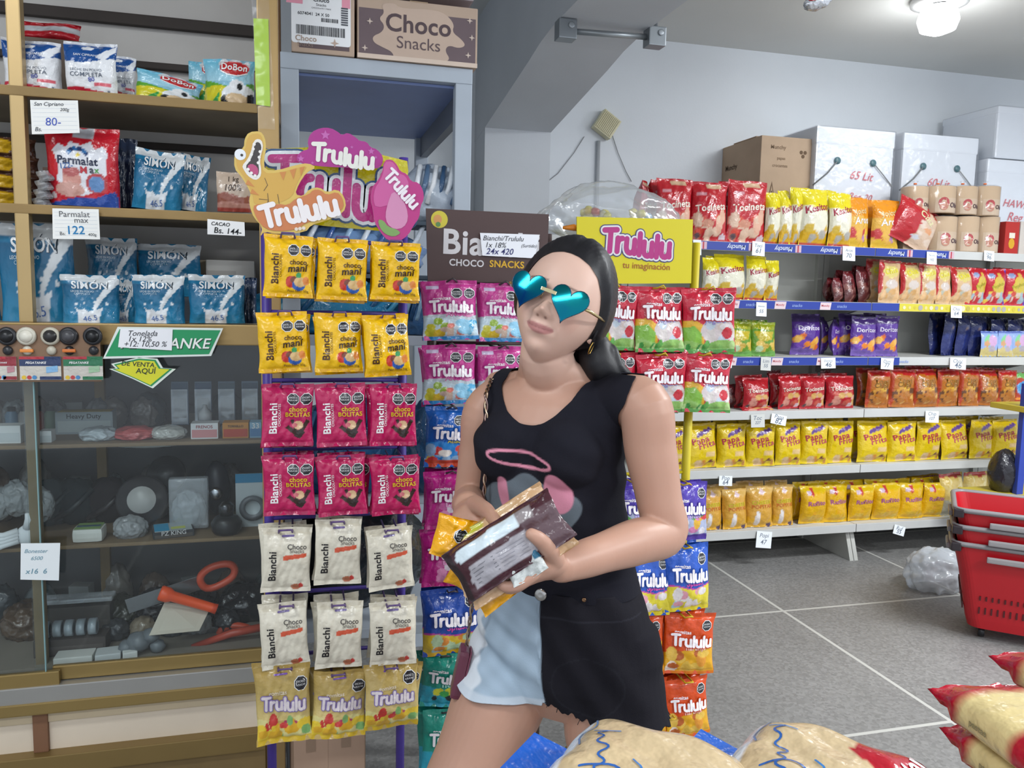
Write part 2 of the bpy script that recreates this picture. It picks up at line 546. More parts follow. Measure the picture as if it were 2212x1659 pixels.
def bag_mesh(name, w, h, t, ops, decals=(), seal=0.07, nx=34, nz=44, seed=1, crease=1.0, back=None, mat='film', sag=0.0, flatbase=False, split=False):
    """pillow bag: base centre at the origin, front towards -Y"""
    rnd = np.random.RandomState(seed)
    ph = rnd.rand(12) * 6.28
    def prof(U, V):
        X = np.abs(2 * U - 1)
        a = np.clip(1 - X ** 2.6, 0, 1) ** .55
        lo = 0.0 if flatbase else seal
        Vn = np.clip((V - lo) / (1 - seal - lo), 0, 1)
        if flatbase:
            b = np.clip(1 - Vn ** 3.0, 0, 1) ** .6 * np.clip(.72 + Vn * 1.4, 0, 1)
        else:
            b = np.clip(1 - np.abs(2 * Vn - 1) ** 2.8, 0, 1) ** .6
        if sag:
            b = b * (1 - sag * (Vn - .35))
        d = t / 2 * a * b
        wr = (np.sin(U * 9 + V * 5 + ph[0]) * np.sin(V * 7 - U * 3 + ph[1]) + .6 * np.sin(U * 21 + V * 13 + ph[2]) * np.sin(V * 17 - U * 8 + ph[3]) + .35 * np.sin(U * 40 - V * 23 + ph[4]))
        edge = np.sin(U * 26 + ph[5]) * np.exp(-((V - seal * 1.3) / .1) ** 2) + np.sin(U * 23 + ph[6]) * np.exp(-((V - 1 + seal * 1.3) / .1) ** 2)
        return d + crease * (.0011 * wr * (a * b + .12) + .0012 * edge * (.3 + a)), b
    def pos(U, V, sgn, off=0.0):
        d, b = prof(U, V)
        pin = 1 - .055 * b - .012 * np.sin(V * 11 + ph[7])
        x = (U - .5) * w * pin
        z = V * h + .006 * h * np.sin(U * 8 + ph[8]) * V
        warp = .004 * np.sin(V * 5 + ph[9]) + .003 * np.sin(U * 6 + ph[10])
        return x, sgn * (d + off) + warp * crease, z
    mb = MB(mat); mtop = MB(mat); mbot = MB(mat)
    def sheet(kx, kz, sgn, cols):
        us, vs_ = np.linspace(0, 1, kx + 1), np.linspace(0, 1, kz + 1)
        U, V = np.meshgrid(us, vs_)
        x, y, z = pos(U, V, sgn)
        C = paint(cols, U, V)
        pts = np.stack([x, y, z], -1).reshape(-1, 3)
        cl = [tuple(q) for q in C.reshape(-1, 3)]
        parts = {0: [], 1: [], 2: []}
        for j in range(kz):
            w_ = 0
            if split: w_ = 1 if (j + .5) / kz > 1 - seal else 2 if (j + .5) / kz < seal * .8 else 0
            for i in range(kx):
                a = j * (kx + 1) + i
                q = (a, a + 1, a + kx + 2, a + kx + 1)
                parts[w_].append(q if sgn < 0 else q[::-1])
        for w_, m_ in ((0, mb), (1, mtop), (2, mbot)):
            if parts[w_]:
                used = sorted({i for f in parts[w_] for i in f}); ix = {u: n for n, u in enumerate(used)}
                m_.add(pts[used], [tuple(ix[i] for i in f) for f in parts[w_]], [cl[u] for u in used], None, True)
    sheet(nx, nz, -1, ops)
    sheet(8, 10, 1, back or ops[:1])
    layer = [0]
    def put(shape, cu, cv, col, rot=0, m=None, up=0.0):
        vs, fs = shape
        vs = rot2(vs, rot, 0, 0)
        layer[0] += 1
        U = np.array([v[0] for v in vs]) / w + cu
        V = np.array([v[1] for v in vs]) / h + cv
        x, y, z = pos(np.clip(U, 0, 1), np.clip(V, 0, 1), -1, .0006 + up + .00012 * layer[0] + np.array([v[2] if len(v) > 2 else 0 for v in vs]))
        mb.add(np.stack([x, y, z], -1), fs, col, m, True)
    def poly_shape(p):
        n = len(p); cx_, cy_ = sum(q[0] for q in p) / n, sum(q[1] for q in p) / n
        vs = [(cx_ + (q[0] - cx_) * k, cy_ + (q[1] - cy_) * k) for k in (1, .66, .33) for q in p] + [(cx_, cy_)]
        fs = [(i * n + j, i * n + (j + 1) % n, (i + 1) * n + (j + 1) % n, (i + 1) * n + j) for i in range(2) for j in range(n)]
        return vs, fs + [(2 * n + j, 2 * n + (j + 1) % n, 3 * n) for j in range(n)]
    for d in decals:
        k = d[0]
        if k == 'text':      # text, cu, cv, width fraction, colour, bold, rot, shear, height
            _, s_, cu, cv, wf, col = d[:6]
            ex = dict(zip(('bold', 'rot', 'shear', 'height'), d[6:]))
            put(text2(s_, wf * w, ex.get('bold', 0), ex.get('shear', 0), ex.get('height')), cu, cv, col, ex.get('rot', 0), None, .0006)
        elif k == 'logo':    # cu, cv, width fraction, fill, rim, rot, arch
            _, cu, cv, wf, fill, rim, rot, arch = d
            L, q = bubble(wf * w, arch)
            L = dense(L, .0035)
            if rim:
                put(thick(L, q * .62), cu, cv, rim, rot, None, .0018)
            put(thick(L, q * .36), cu, cv, fill, rot, None, .0025)
        elif k == 'oct':
            _, cu, cv, r = d
            put(poly_shape(ngon(8, r * w * 1.12, math.pi / 8)), cu, cv, 'e8e8e8')
            put(poly_shape(ngon(8, r * w, math.pi / 8)), cu, cv, '26272c')
            put(text2('EXCESO', r * w * 1.45, .01), cu, cv + r * w * .28 / h, 'd8d8d8')
            put(text2('AZUCAR', r * w * 1.5, .01), cu, cv - r * w * .2 / h, 'd8d8d8')
        elif k == 'poly':
            put(poly_shape([((a - .5) * w, (b - .5) * h) for a, b in d[1]]), .5, .5, d[2])
        elif k == 'fan':     # cu, cv, points (fractions about the centre), colour
            _, cu, cv, pts, col = d
            p = [(0, 0)] + [(a * w, b * h) for a, b in pts]
            n = len(pts)
            put((p, [(0, 1 + i, 1 + (i + 1) % n) for i in range(n)]), cu, cv, col)
        elif k == 'line':    # points (fractions), width m, colour
            put(thick([[((a - .5) * w, (b - .5) * h) for a, b in d[1]]], d[2]), .5, .5, d[3])
    return (mb.mesh(name), [(n_, m_.mesh(n_)) for n_, m_ in (('top_seal', mtop), ('bottom_seal', mbot)) if m_.f]), w, h

KIND = {}
def kind(key, name, n=2, **kw):
    ms = []
    for i in range(n):
        me, w, h = bag_mesh(name, seed=hash_seed(key) + i * 17, **kw)
        ms.append(me)
    KIND[key] = (name, ms, w, h)

def hash_seed(s):
    return sum(ord(ch) * (i + 3) for i, ch in enumerate(s)) % 9973

_cnt = [0]
def bag(key, base, w=None, h=None, rz=0.0, rx=0.0, ry=0.0, depth=1.0, label='', cat='snack bag', group=None):
    """one bag standing with its base centre at base"""
    name, ms, bw, bh = KIND[key]
    _cnt[0] += 1
    me, kids = ms[_cnt[0] % len(ms)]
    o = bpy.data.objects.new(name, me)
    COL.objects.link(o)
    for n_, m_ in kids:
        k_ = bpy.data.objects.new(n_, m_); COL.objects.link(k_); k_.parent = o
    o.location = base
    o.scale = ((w or bw) / bw, depth, (h or bh) / bh)
    o.rotation_euler = (rx, ry, rz)
    T(o, label, cat, group)
    return o

def bagpx(key, x0, y0, x1, y1, Y, rz=0.0, rx=0.0, ry=0.0, depth=1.0, label='', cat='snack bag', group=None):
    """a bag standing on the plane Y that spans this part of the view"""
    ym = (y0 + y1) / 2
    a, b = P(x0, ym, Y), P(x1, ym, Y)
    lo, hi = P((x0 + x1) / 2, y1, Y), P((x0 + x1) / 2, y0, Y)
    return bag(key, lo, abs(b.x - a.x), hi.z - lo.z, rz, rx, ry, depth, label, cat, group)

def hung(key, x0, y0, x1, y1, Y, n, words, group, dy=0.027, tilt=-0.05, cat='candy bag', jit=1.0):
    """n bags on one hook, the first the frontmost"""
    rnd = random.Random(int(x0 * 7 + y0))
    name, ms, bw, bh = KIND[key]
    for i in range(n):
        ym = (y0 + y1) / 2
        a, b = P(x0, ym, Y), P(x1, ym, Y)
        top = P((x0 + x1) / 2, y0, Y)
        lo = P((x0 + x1) / 2, y1, Y)
        w, h = abs(b.x - a.x), top.z - lo.z
        j = jit if i else 0
        ry = rnd.uniform(-.06, .06) * (1 if i == 0 else 1.4)
        rx = tilt - i * .012
        bx = lo.x + rnd.uniform(-.006, .006) * j
        base = Vector((bx + math.sin(ry) * 0, Y + i * dy - math.sin(-rx) * h * .4, lo.z - i * .003 + rnd.uniform(-.006, .004) * j))
        pos = ('frontmost', 'second', 'third', 'fourth')[i]
        bag(key, base, w, h, rnd.uniform(-.12, .12) * jit, rx, ry, rnd.uniform(.85, 1.1), words.format(pos), cat, group)

# ---------------------------------------------------------------- the shop itself
WALL_Y, CEIL_Z = 4.45, 2.89
def room_mat(name, col, rough, scale, lo, hi, bmp=0.1):
    m, nt, b = new_mat(name)
    tc = nt.nodes.new('ShaderNodeTexCoord')
    n = nt.nodes.new('ShaderNodeTexNoise'); n.inputs['Scale'].default_value = scale; n.inputs['Detail'].default_value = 8
    nt.links.new(tc.outputs['Object'], n.inputs['Vector'])
    r = nt.nodes.new('ShaderNodeValToRGB')
    k = c(col)
    r.color_ramp.elements[0].position = .3; r.color_ramp.elements[1].position = .7
    r.color_ramp.elements[0].color = (*(q * lo for q in k), 1); r.color_ramp.elements[1].color = (*(q * hi for q in k), 1)
    nt.links.new(n.outputs['Fac'], r.inputs[0]); nt.links.new(r.outputs[0], b.inputs['Base Color'])
    b.inputs['Roughness'].default_value = rough
    b.inputs['Specular IOR Level'].default_value = .25
    bp = nt.nodes.new('ShaderNodeBump'); bp.inputs['Strength'].default_value = bmp; bp.inputs['Distance'].default_value = .004
    n3 = nt.nodes.new('ShaderNodeTexNoise'); n3.inputs['Scale'].default_value = 90
    nt.links.new(tc.outputs['Object'], n3.inputs['Vector']); nt.links.new(n3.outputs['Fac'], bp.inputs['Height'])
    nt.links.new(bp.outputs['Normal'], b.inputs['Normal'])
    return m, nt, b, r, tc

room_mat('wall_paint', 'e2e7ec', .85, 1.4, .95, 1.04)
room_mat('ceiling_paint', 'd4d5d2', .9, 1.0, .95, 1.03)
room_mat('column_paint', 'cdd1d6', .85, 1.6, .93, 1.04)
m, nt, b, r, tc = room_mat('terrazzo', '888785', .45, 2.2, .9, 1.06, 0.02)
b.inputs['Specular IOR Level'].default_value = .4
vo = nt.nodes.new('ShaderNodeTexVoronoi'); vo.inputs['Scale'].default_value = 95
nt.links.new(tc.outputs['Object'], vo.inputs['Vector'])
hs = nt.nodes.new('ShaderNodeMapRange'); hs.inputs[3].default_value = .78; hs.inputs[4].default_value = 1.12
sp = nt.nodes.new('ShaderNodeSeparateColor')
nt.links.new(vo.outputs['Color'], sp.inputs[0]); nt.links.new(sp.outputs[0], hs.inputs[0])
vm = nt.nodes.new('ShaderNodeVectorMath'); vm.operation = 'SCALE'
nt.links.new(r.outputs[0], vm.inputs[0]); nt.links.new(hs.outputs[0], vm.inputs['Scale'])
bk = nt.nodes.new('ShaderNodeTexBrick'); bk.offset = 0; bk.inputs['Scale'].default_value = 1.0
bk.inputs['Mortar Size'].default_value = .008; bk.inputs['Brick Width'].default_value = 1.0; bk.inputs['Row Height'].default_value = 1.0
mp = nt.nodes.new('ShaderNodeMapping'); mp.inputs['Location'].default_value = (-.16, -.16, 0)
nt.links.new(tc.outputs['Object'], mp.inputs[0]); nt.links.new(mp.outputs[0], bk.inputs['Vector'])
mx = nt.nodes.new('ShaderNodeMix'); mx.data_type = 'RGBA'
mx.inputs['B'].default_value = (*c('bdbcb6'), 1)
nt.links.new(bk.outputs['Fac'], mx.inputs['Factor']); nt.links.new(vm.outputs[0], mx.inputs['A'])
nt.links.new(mx.outputs['Result'], b.inputs['Base Color'])

S(MB('terrazzo').box((-3.2, -3.5, -.1), (7.5, WALL_Y + .2, 0), 'aaaaaa').build('floor'), 'speckled grey terrazzo floor with pale joint lines')
S(MB('wall_paint').box((-3.2, WALL_Y, 0), (7.5, WALL_Y + .2, CEIL_Z + .1), 'dddddd').build('wall_back'), 'pale grey-white painted back wall above the snack shelves')
S(MB('wall_paint').box((-3.4, -2.0, 0), (-3.2, WALL_Y + .2, CEIL_Z + .1), 'dddddd').build('wall_left'), 'pale side wall beyond the glass cabinet')
S(MB('ceiling_paint').box((-3.2, -2.0, CEIL_Z), (7.5, WALL_Y + .2, CEIL_Z + .15), 'cccccc').build('ceiling'), 'flat off-white plaster ceiling')
CX0, CX1, CY0 = .944, 1.301, 4.2
S(MB('column_paint').box((CX0 + .001, CY0 + .001, 0), (CX1 - .001, WALL_Y, 2.4), 'bbbbbb').build('column'), 'shallow wall column that carries the haunched ceiling beam')
prof = [(-2.0, CEIL_Z), (-2.0, 2.44), (3.05, 2.44), (3.22, 2.425), (3.4, 2.395), (CY0, 2.282), (WALL_Y, 2.25), (WALL_Y, CEIL_Z)]
S(MB('column_paint').prism([(a, q) for a, q in prof], (Vector((CX0, 0, 0)), Vector((0, 1, 0)), Vector((0, 0, 1)), Vector((1, 0, 0))), 0, CX1 - CX0, 'bbbbbb').build('ceiling_beam'), 'grey ceiling beam with a haunch that drops onto the wall column')

# lamp on the ceiling, top right
lp = PZ(2030, -2, CEIL_Z)
m, nt, b = new_mat('lamp_glow')
b.inputs['Emission Color'].default_value = (.92, .97, 1, 1); b.inputs['Emission Strength'].default_value = 9
r0 = empty('ceiling_lamp', (lp.x, lp.y, CEIL_Z))
MB('plastic').lathe([(.13, 0), (.13, -.025), (.06, -.03), (.06, 0)], 'e6e6e4').build('base', r0)
MB('lamp_glow').lathe([(.045, -.03), (.085, -.06), (.095, -.10), (.08, -.145), (.03, -.165), (.0, -.167)], 'ffffff').build('bulb', r0)
T(r0, 'glowing white ceiling lamp at the top right corner', 'lamp')
pl = bpy.data.lights.new('lamp_light', 'POINT'); pl.energy = 6; pl.shadow_soft_size = .1
po = bpy.data.objects.new('lamp_light', pl); po.location = (0, 0, -.26); po.parent = r0; COL.objects.link(po)

# fluorescent battens that the area lamps stand for
for i, (lx, ly, w_) in enumerate(((-0.9, -1.4, 'over the aisle left of the beam'), (1.3, -1.2, 'just right of the beam'), (3.4, -0.6, 'over the open aisle'), (3.2, 1.6, 'near the snack shelves'), (-1.2, 0.6, 'over the glass cabinet'), (5.0, 1.2, 'far right near the shelf end'))):
    o = MB('paint').box((-.62, -.06, 0), (.62, .06, .05), 'e8e8e6', None, .008).build('ceiling_batten', None, (lx, ly, CEIL_Z - .052))
    T(o, 'white ceiling light batten ' + w_, 'lamp', 'ceiling battens')

# conduit boxes and pipe under the beam
def jbox(px, py, Y, label):
    p = P(px, py, Y)
    o = empty('conduit_box', p)
    MB('brushed').box((-.035, -.03, -.035), (.035, .03, .035), '8f959a', None, .004).build('box_body', o)
    MB('brushed').lathe([(.012, 0), (.012, .004), (.007, .005), (0, .005)], 'a5abb0', None, 12, Matrix.Translation((.012, -.03, .012)) @ Matrix.Rotation(math.pi / 2, 4, 'X')).build('knockout', o)
    T(o, label, 'electrical box', 'conduit boxes')
    return p
JY = 2.98
a = jbox(1222, 66, JY, 'grey metal conduit box at the left edge of the beam')
q = jbox(1414, 82, JY, 'grey metal conduit box at the right edge of the beam')
T(MB('brushed').tube([a + Vector((.035, 0, 0)), q - Vector((.035, 0, 0))], .011, '9aa0a4').build('conduit_pipe'), 'grey conduit pipe joining two boxes across the beam', 'pipe')
T(MB('brushed').tube([a + Vector((0, 0, .036)), a + Vector((.004, -.02, .14)), a + Vector((-.02, -.03, CEIL_Z - a.z - .01))], .011, '9aa0a4').build('conduit_pipe'), 'grey conduit pipe rising from the left box up the beam', 'pipe')
T(MB('brushed').tube([q + Vector((0, 0, .036)), q + Vector((0, 0, CEIL_Z - q.z - .01))], .011, '9aa0a4').build('conduit_pipe'), 'short conduit pipe rising from the right box', 'pipe')

# wall speaker turned on its corner, with its conduit and loose wires
sp_ = P(1305, 272, WALL_Y)
o = empty('wall_speaker', (sp_.x, WALL_Y - .005, sp_.z))
R45 = Matrix.Rotation(math.radians(33), 4, 'Y')
MB('plastic').box((-.06, -.055, -.06), (.06, 0, .06), 'd3cda9', None, .006, R45).build('housing', o)
g = MB('plastic')
for k in range(11):
    g.box((-.053 + k * .0098, -.06, -.052), (-.048 + k * .0098, -.054, .052), 'bfb893', None, 0, R45)
g.build('grille', o)
T(o, 'beige slatted speaker box tilted on the back wall', 'speaker')
b0 = P(1291, 305, WALL_Y); b1 = P(1289, 420, WALL_Y)
T(MB('plastic').tube([(b0.x, WALL_Y - .012, b0.z), (b1.x, WALL_Y - .012, 1.6)], .011, 'a9adb2').build('conduit_pipe'), 'grey conduit running down from the wall speaker', 'pipe')
def wire(pts, label):
    w = [P(x, y, WALL_Y - .008) for x, y in pts]
    T(MB('plastic').tube(w, .0022, '8d8f92', None, 6).build('cable'), label, 'cable')
wire([(1262, 295), (1240, 330), (1205, 375), (1160, 410), (1142, 437)], 'thin grey cable sagging left from the wall speaker')
wire([(1322, 290), (1335, 330), (1352, 370), (1364, 392)], 'thin grey cable hanging right of the wall speaker')
wire([(1047, 365), (1075, 392), (1110, 425), (1140, 437), (1144, 455)], 'thin cable across the foot of the column')

# hanging foil pack end, top edge of view
h = P(1768, 2, 2.2)
f_ = MB('foil'); f_.ball((0, 0, 0), (.05, .02, .024), 'd0d2d6', None, 14, 9, .12, 3, Matrix.Rotation(-.45, 4, 'Y'))
f_.ball((-.02, -.012, .008), (.026, .014, .016), 'c01822', 'film', 12, 8, .05, 2, Matrix.Rotation(-.4, 4, 'Y'))
f_.tube([(0, 0, .01), (0, 0, CEIL_Z - h.z)], .0015, 'd8d8d8', 'plastic', 5)
T(f_.build('foil_ornament', None, h), 'red and silver foil ornament hanging at the top edge', 'ornament')

# ---------------------------------------------------------------- grey rack with cartons on top
RY = 2.33
def zc(y, Y=2.15, x=275):
    return P(x, y, Y).z
rk = empty('storage_rack', (.23, RY, 0))
ra = P(605, 111, RY); rb = P(1021, 149, RY)
RX0, RX1, RZ = ra.x - .23, rb.x - .23, ra.z
gcol = 'b2bcc7'
for x, y in ((RX0, 0), (RX1 - .048, 0), (RX0, .8), (RX1 - .048, .8)):
    MB('paint').box((x, y, 0), (x + .048, y + .04, RZ - .002), gcol, None, .003).build('post', rk)
MB('paint').box((RX0, -.003, RZ - .042), (RX1, .84, RZ), gcol, None, .003).build('top_shelf', rk)
MB('paint').box((RX0 + .01, .03, RZ - .05), (RX1 - .01, .83, RZ - .043), '7a8cbc').build('underside', rk)
MB('paint').box((RX1 - .03, .04, RZ - .12), (RX1 - .004, .8, RZ - .045), '6b717c').build('side_rail', rk)
for zz in (1.27, .8, .4):
    MB('paint').box((RX0 + .01, .01, zz), (RX1 - .01, .83, zz + .03), gcol, None, .003).build('shelf', rk)
T(rk, 'tall grey painted steel rack between glass cabinet and column', 'rack')

def carton(name, x0, y0, x1, y1, Y, dep, label, draw, z0=None, fold='c2ab98'):
    lo, hi = P(x0, (y0 + y1) / 2, Y), P(x1, (y0 + y1) / 2, Y)
    zb = z0 if z0 is not None else P((x0 + x1) / 2, y1, Y).z
    zt = P((x0 + x1) / 2, y0, Y).z
    w, h = hi.x - lo.x, zt - zb
    o = empty(name, ((lo.x + hi.x) / 2, Y, zb))
    mb = MB('carton')
    mb.box((-w / 2, 0, 0), (w / 2, dep, h), fold, None, .004)
    fr = fy((0, -.0004, h / 2))
    draw(mb, fr, w, h)
    mb.build('box_body', o)
    t = MB('plastic').box((-.025, -.001, h - .001), (.025, dep, h + .0008), 'b89f80')
    t.build('tape', o)
    T(o, label, 'carton')
    return o, w, h

def d_choco(mb, fr, w, h):
    dk = '75666a'
    mb.poly([(-w / 2 + .004, -h / 2 + .012), (w / 2 - .006, -h / 2 + .012), (w / 2 - .006, h / 2 - .03), (-w / 2 + .004, h / 2 - .03)], fr, 0, dk)
    sp = [(-.31, .40), (-.2, .44), (-.16, .36), (.1, .40), (.22, .36), (.30, .2), (.28, .06), (.36, -.04), (.40, -.14), (.34, -.2), (.25, -.16), (.22, -.26), (.27, -.4), (.2, -.46), (-.2, -.46), (-.22, -.36), (-.3, -.3), (-.37, -.24), (-.38, -.14), (-.3, -.06), (-.28, .06), (-.33, .16), (-.28, .26)]
    mb.poly(smooth2([(a * w, b * h) for a, b in sp]), fr, .0006, 'cdb6a5')
    flat(mb, text2('Choco', .54 * w, .02), fr, .0012, '5f5155', None, (0, .12 * h))
    flat(mb, text2('Snacks', .36 * w, .0), fr, .0012, '6a5b5e', None, (.0, -.19 * h))
    for a, b in ((-.4, .1), (.43, .28), (.42, -.3), (-.44, -.34), (.45, 0)):
        mb.poly([(x + a * w, y + b * h) for x, y in star(4, .009, .003)], fr, .0012, 'd9c8bb')
    mb.poly([(-w / 2, -h / 2), (w / 2, -h / 2), (w / 2, -h / 2 + .012), (-w / 2, -h / 2 + .012)], fr, .001, 'e0cdbd')

def d_label(mb, fr, w, h):
    mb.poly([(-w / 2 + .02, -h / 2 + .012), (w / 2 - .014, -h / 2 + .012), (w / 2 - .014, h / 2), (-w / 2 + .02, h / 2)], fr, 0, '6e5f62')
    lw, lh = .155, .24
    L = (fr[0] + Vector((-.005, 0, .035)), fr[1], fr[2], fr[3])
    mb.poly(rrect(-lw / 2, -.105, lw / 2, .11, .008), L, .0006, 'f4f6f8', 'paper')
    for sgn in (-1, 1):
        mb.poly([(sgn * .072 - .018, -.005), (sgn * .062 + .014, -.005), (sgn * .062 + .014, .1), (sgn * .072 - .018, .1)], L, .001, 'eea0b4', 'paper')
    for s_, x, y, ww, bd in (('Bianchi', 0, .03, .07, .02), ('Choco', 0, .01, .042, .02), ('Snacks', 0, -.003, .026, 0), ('CHOCOLATE Y MANI', 0, -.012, .05, 0), ('6074041', -.042, -.028, .038, .01), ('24 X 50', .003, -.028, .036, .01)):
        flat(mb, text2(s_, ww, bd), L, .0012, '34363c', 'paper', (x, y))
    rnd = random.Random(3)
    for x0, x1, y0, y1 in ((-.065, .062, -.082, -.058), (.0, .042, -.046, -.036)):
        x = x0
        while x < x1:
            q = rnd.uniform(.0008, .0026)
            mb.poly([(x, y0), (x + q, y0), (x + q, y1), (x, y1)], L, .0013, '2c2e34', 'paper')
            x += q + rnd.uniform(.0008, .002)
    for k in range(8):
        mb.poly([(.052, -.05 + k * .006), (.07, -.05 + k * .006), (.07, -.046 + k * .006), (.052, -.046 + k * .006)], L, .0013, '5c5f66', 'paper')
    flat(mb, text2('Choco', .055, .02), fr, .0012, 'b7a294', None, (-.045, -h / 2 + .036))
    flat(mb, text2('Snacks', .04, 0), fr, .0012, 'a08c80', None, (-.047, -h / 2 + .02))
    mb.poly([(x + .03, y - h / 2 + .03) for x, y in star(4, .012, .004)], fr, .0012, 'c8b2a4')

carton('carton', 629, -40, 766, 116, RY - .01, .3, 'brown carton with a white barcode label on the grey rack', d_label, RZ + .001)
carton('carton', 772, 4, 1032, 128, RY - .012, .3, 'brown carton printed Choco Snacks on the grey rack', d_choco, RZ + .001)
def d_plain(mb, fr, w, h):
    for k in range(3):
        mb.poly([(-w / 2 + w * (k + .1) / 3, -h / 2 + .01), (-w / 2 + w * (k + .8) / 3, -h / 2 + .01), (-w / 2 + w * (k + .8) / 3, h / 2), (-w / 2 + w * (k + .1) / 3, h / 2)], fr, 0, '8f8486')
carton('carton', 766, -70, 1024, 2, RY + .02, .26, 'carton stacked on top of the Choco Snacks carton', d_plain, P(900, 4, RY - .012).z + .03, 'a89ba0')

# ---------------------------------------------------------------- glass fronted cabinet
CBY = 2.15
CD = .42
XL = -1.25
XR = P(604, 400, CBY).x
gold, gold2, brown = 'ab9066', '97804f', '7c5f45'
cab = empty('display_cabinet', ((XL + XR) / 2, CBY, 0))
off = -(XL + XR) / 2
def cb(name, lo, hi, col, mat='brushed', bev=.003, parent=cab):
    return MB(mat).box((lo[0] + off, lo[1], lo[2]), (hi[0] + off, hi[1], hi[2]), col, mat, bev).build(name, parent)
z_c, z_b, z_s1, z_s2 = zc(699), zc(745), zc(203), zc(450)
z_door, z_sill, z_p1, z_p2 = zc(1432), zc(1478), zc(1512), zc(1600)
ZT = 2.42
px0, px1 = P(10, 300, CBY).x, P(42, 0, CBY).x
cb('post', (px1 - .03, 0, z_c), (px1, .03, ZT), 'b59b6c')
cb('post', (XR - .05, -.004, 0), (XR, .04, ZT), 'a98d5e')
cb('post', (XL, 0, 0), (XL + .03, .03, ZT), 'b59b6c')
cb('post', (XR - .04, CD - .04, 0), (XR, CD, ZT), brown)
cb('counter_rail', (XL, -.006, z_b), (XR - .05, .05, z_c), 'a58a5a')
cb('counter', (XL, .05, z_c - .02), (XR, CD, z_c), '9c8f78', 'wood')
for zz, n in ((z_s1, 0), (z_s2, 1)):
    cb('shelf_lip', (XL, -.002, zz - .022), (XR - .05, .012, zz), '9a7f52', 'wood')
    cb('shelf_board', (XL, .012, zz - .012), (XR, CD, zz - .002), '8d8270', 'wood')
cb('top_board', (XL, 0, ZT), (XR, CD, ZT + .03), brown, 'wood')
cb('back_panel', (XL, CD, z_c), (XR, CD + .012, ZT), 'c2bfba', 'paint')
for y_, hh in ((60, .03), (150, .018), (322, .018)):
    zz = zc(y_, CBY + CD, 300)
    cb('back_rail', (XL, CD - .025, zz), (XR, CD - .002, zz + hh), '3b3430', 'wood')
# lower half: sliding glass, sills, panels
xd = P(134, 1450, CBY).x
cb('door_rail', (XL, -.026, z_door - .03), (xd, -.012, z_door + .006), '97804f')
cb('door_rail', (xd - .02, -.006, z_door - .026), (XR - .05, .008, z_door + .01), '97804f')
cb('track', (XL, -.03, z_sill - .015), (XR - .05, .03, z_door - .028), 'a3a29e')
cb('sill_rail', (XL, -.034, z_p1), (XR - .05, .03, z_sill - .012), '97804f')
cb('panel', (XL, .0, z_p2 - .01), (XR - .05, .014, z_p1), 'd8cab6', 'paint')
cb('panel_trim', (XL, -.006, z_p1 - .035), (XR - .05, .002, z_p1), 'c5b496', 'paint')
xp = P(73, 1560, CBY).x
cb('divider', (xp, -.012, z_p2), (xp + .034, .01, z_p1), '7d5a43', 'wood')
cb('bottom_rail', (XL, -.034, z_p2 - .05), (XR - .05, .03, z_p2), '8c7548')
cb('plinth', (XL, -.02, 0), (XR - .05, .03, z_p2 - .05), '7b6642', 'wood')
cb('floor_board', (XL, .03, z_door - .025), (XR, CD, z_door - .006), '8a8378', 'wood')
cb('inner_back', (XL, CD, 0), (XR, CD + .012, z_c - .02), '565658', 'paint')
cb('side_panel', (XR - .012, .04, 0), (XR - .004, CD, z_c), '7b7468', 'paint')
z_i1, z_i2 = P(350, 955, CBY + .06).z, P(350, 1168, CBY + .06).z
for zz in (z_i1, z_i2):
    cb('inner_shelf', (XL, .06, zz - .01), (XR - .012, CD, zz), '7e6a50', 'wood')
for xx in (P(62, 1100, CBY + .05).x, P(205, 1000, CBY + .3).x):
    yy = .05 if xx < -.6 else .32
    cb('inner_post', (xx, yy, z_sill - .012), (xx + .026, yy + .022, z_b), '7d6845', 'wood')
MB('pane_glass').box((XL + off, -.022, z_door), (xd + .0 + off - .03, -.018, z_b), 'ffffff').build('glass_door', cab)
MB('pane_glass').box((xd + off - .06, -.002, z_door), (XR - .05 + off, .002, z_b), 'ffffff').build('glass_door', cab)
MB('plastic').box((xd + off - .031, -.0235, z_door), (xd + off - .0285, -.0165, z_b), '7fa3a6').build('glass_edge', cab)
T(cab, 'tall gold-framed glass display cabinet along the left side', 'cabinet')

# faint stock pictures beyond the upper shelves: cartons on the next rack seen through
rnd = random.Random(11)
for i in range(7):
    x = -.62 + i * .08; hh = rnd.uniform(.1, .16)
    col = rnd.choice(['a9a39e', '8fa0ad', 'b5a79b', '9c9694', 'a88f82'])
    mb = MB('carton').box((-.036, 0, 0), (.036, .05, hh), col, None, .002)
    fr = fy((0, -.0005, hh / 2))
    mb.poly([(-.03, -.02), (.03, -.02), (.03, .03), (-.03, .03)], fr, 0, rnd.choice(['7f8b98', '6a7480', 'c3bcb4', '94695c']))
    o = mb.build('medicine_box', None, (x, CBY + CD - .085, z_s1 + .0))
    where = ['first', 'second', 'third', 'fourth', 'fifth', 'sixth', 'last'][i]
    if -.62 + i * .08 < -.24: o.location.z = z_s2; o.location.y -= .02
    T(o, 'small muted box at the back of the cabinet, ' + where + ' from the left', 'box', 'boxes at the back of the cabinet')

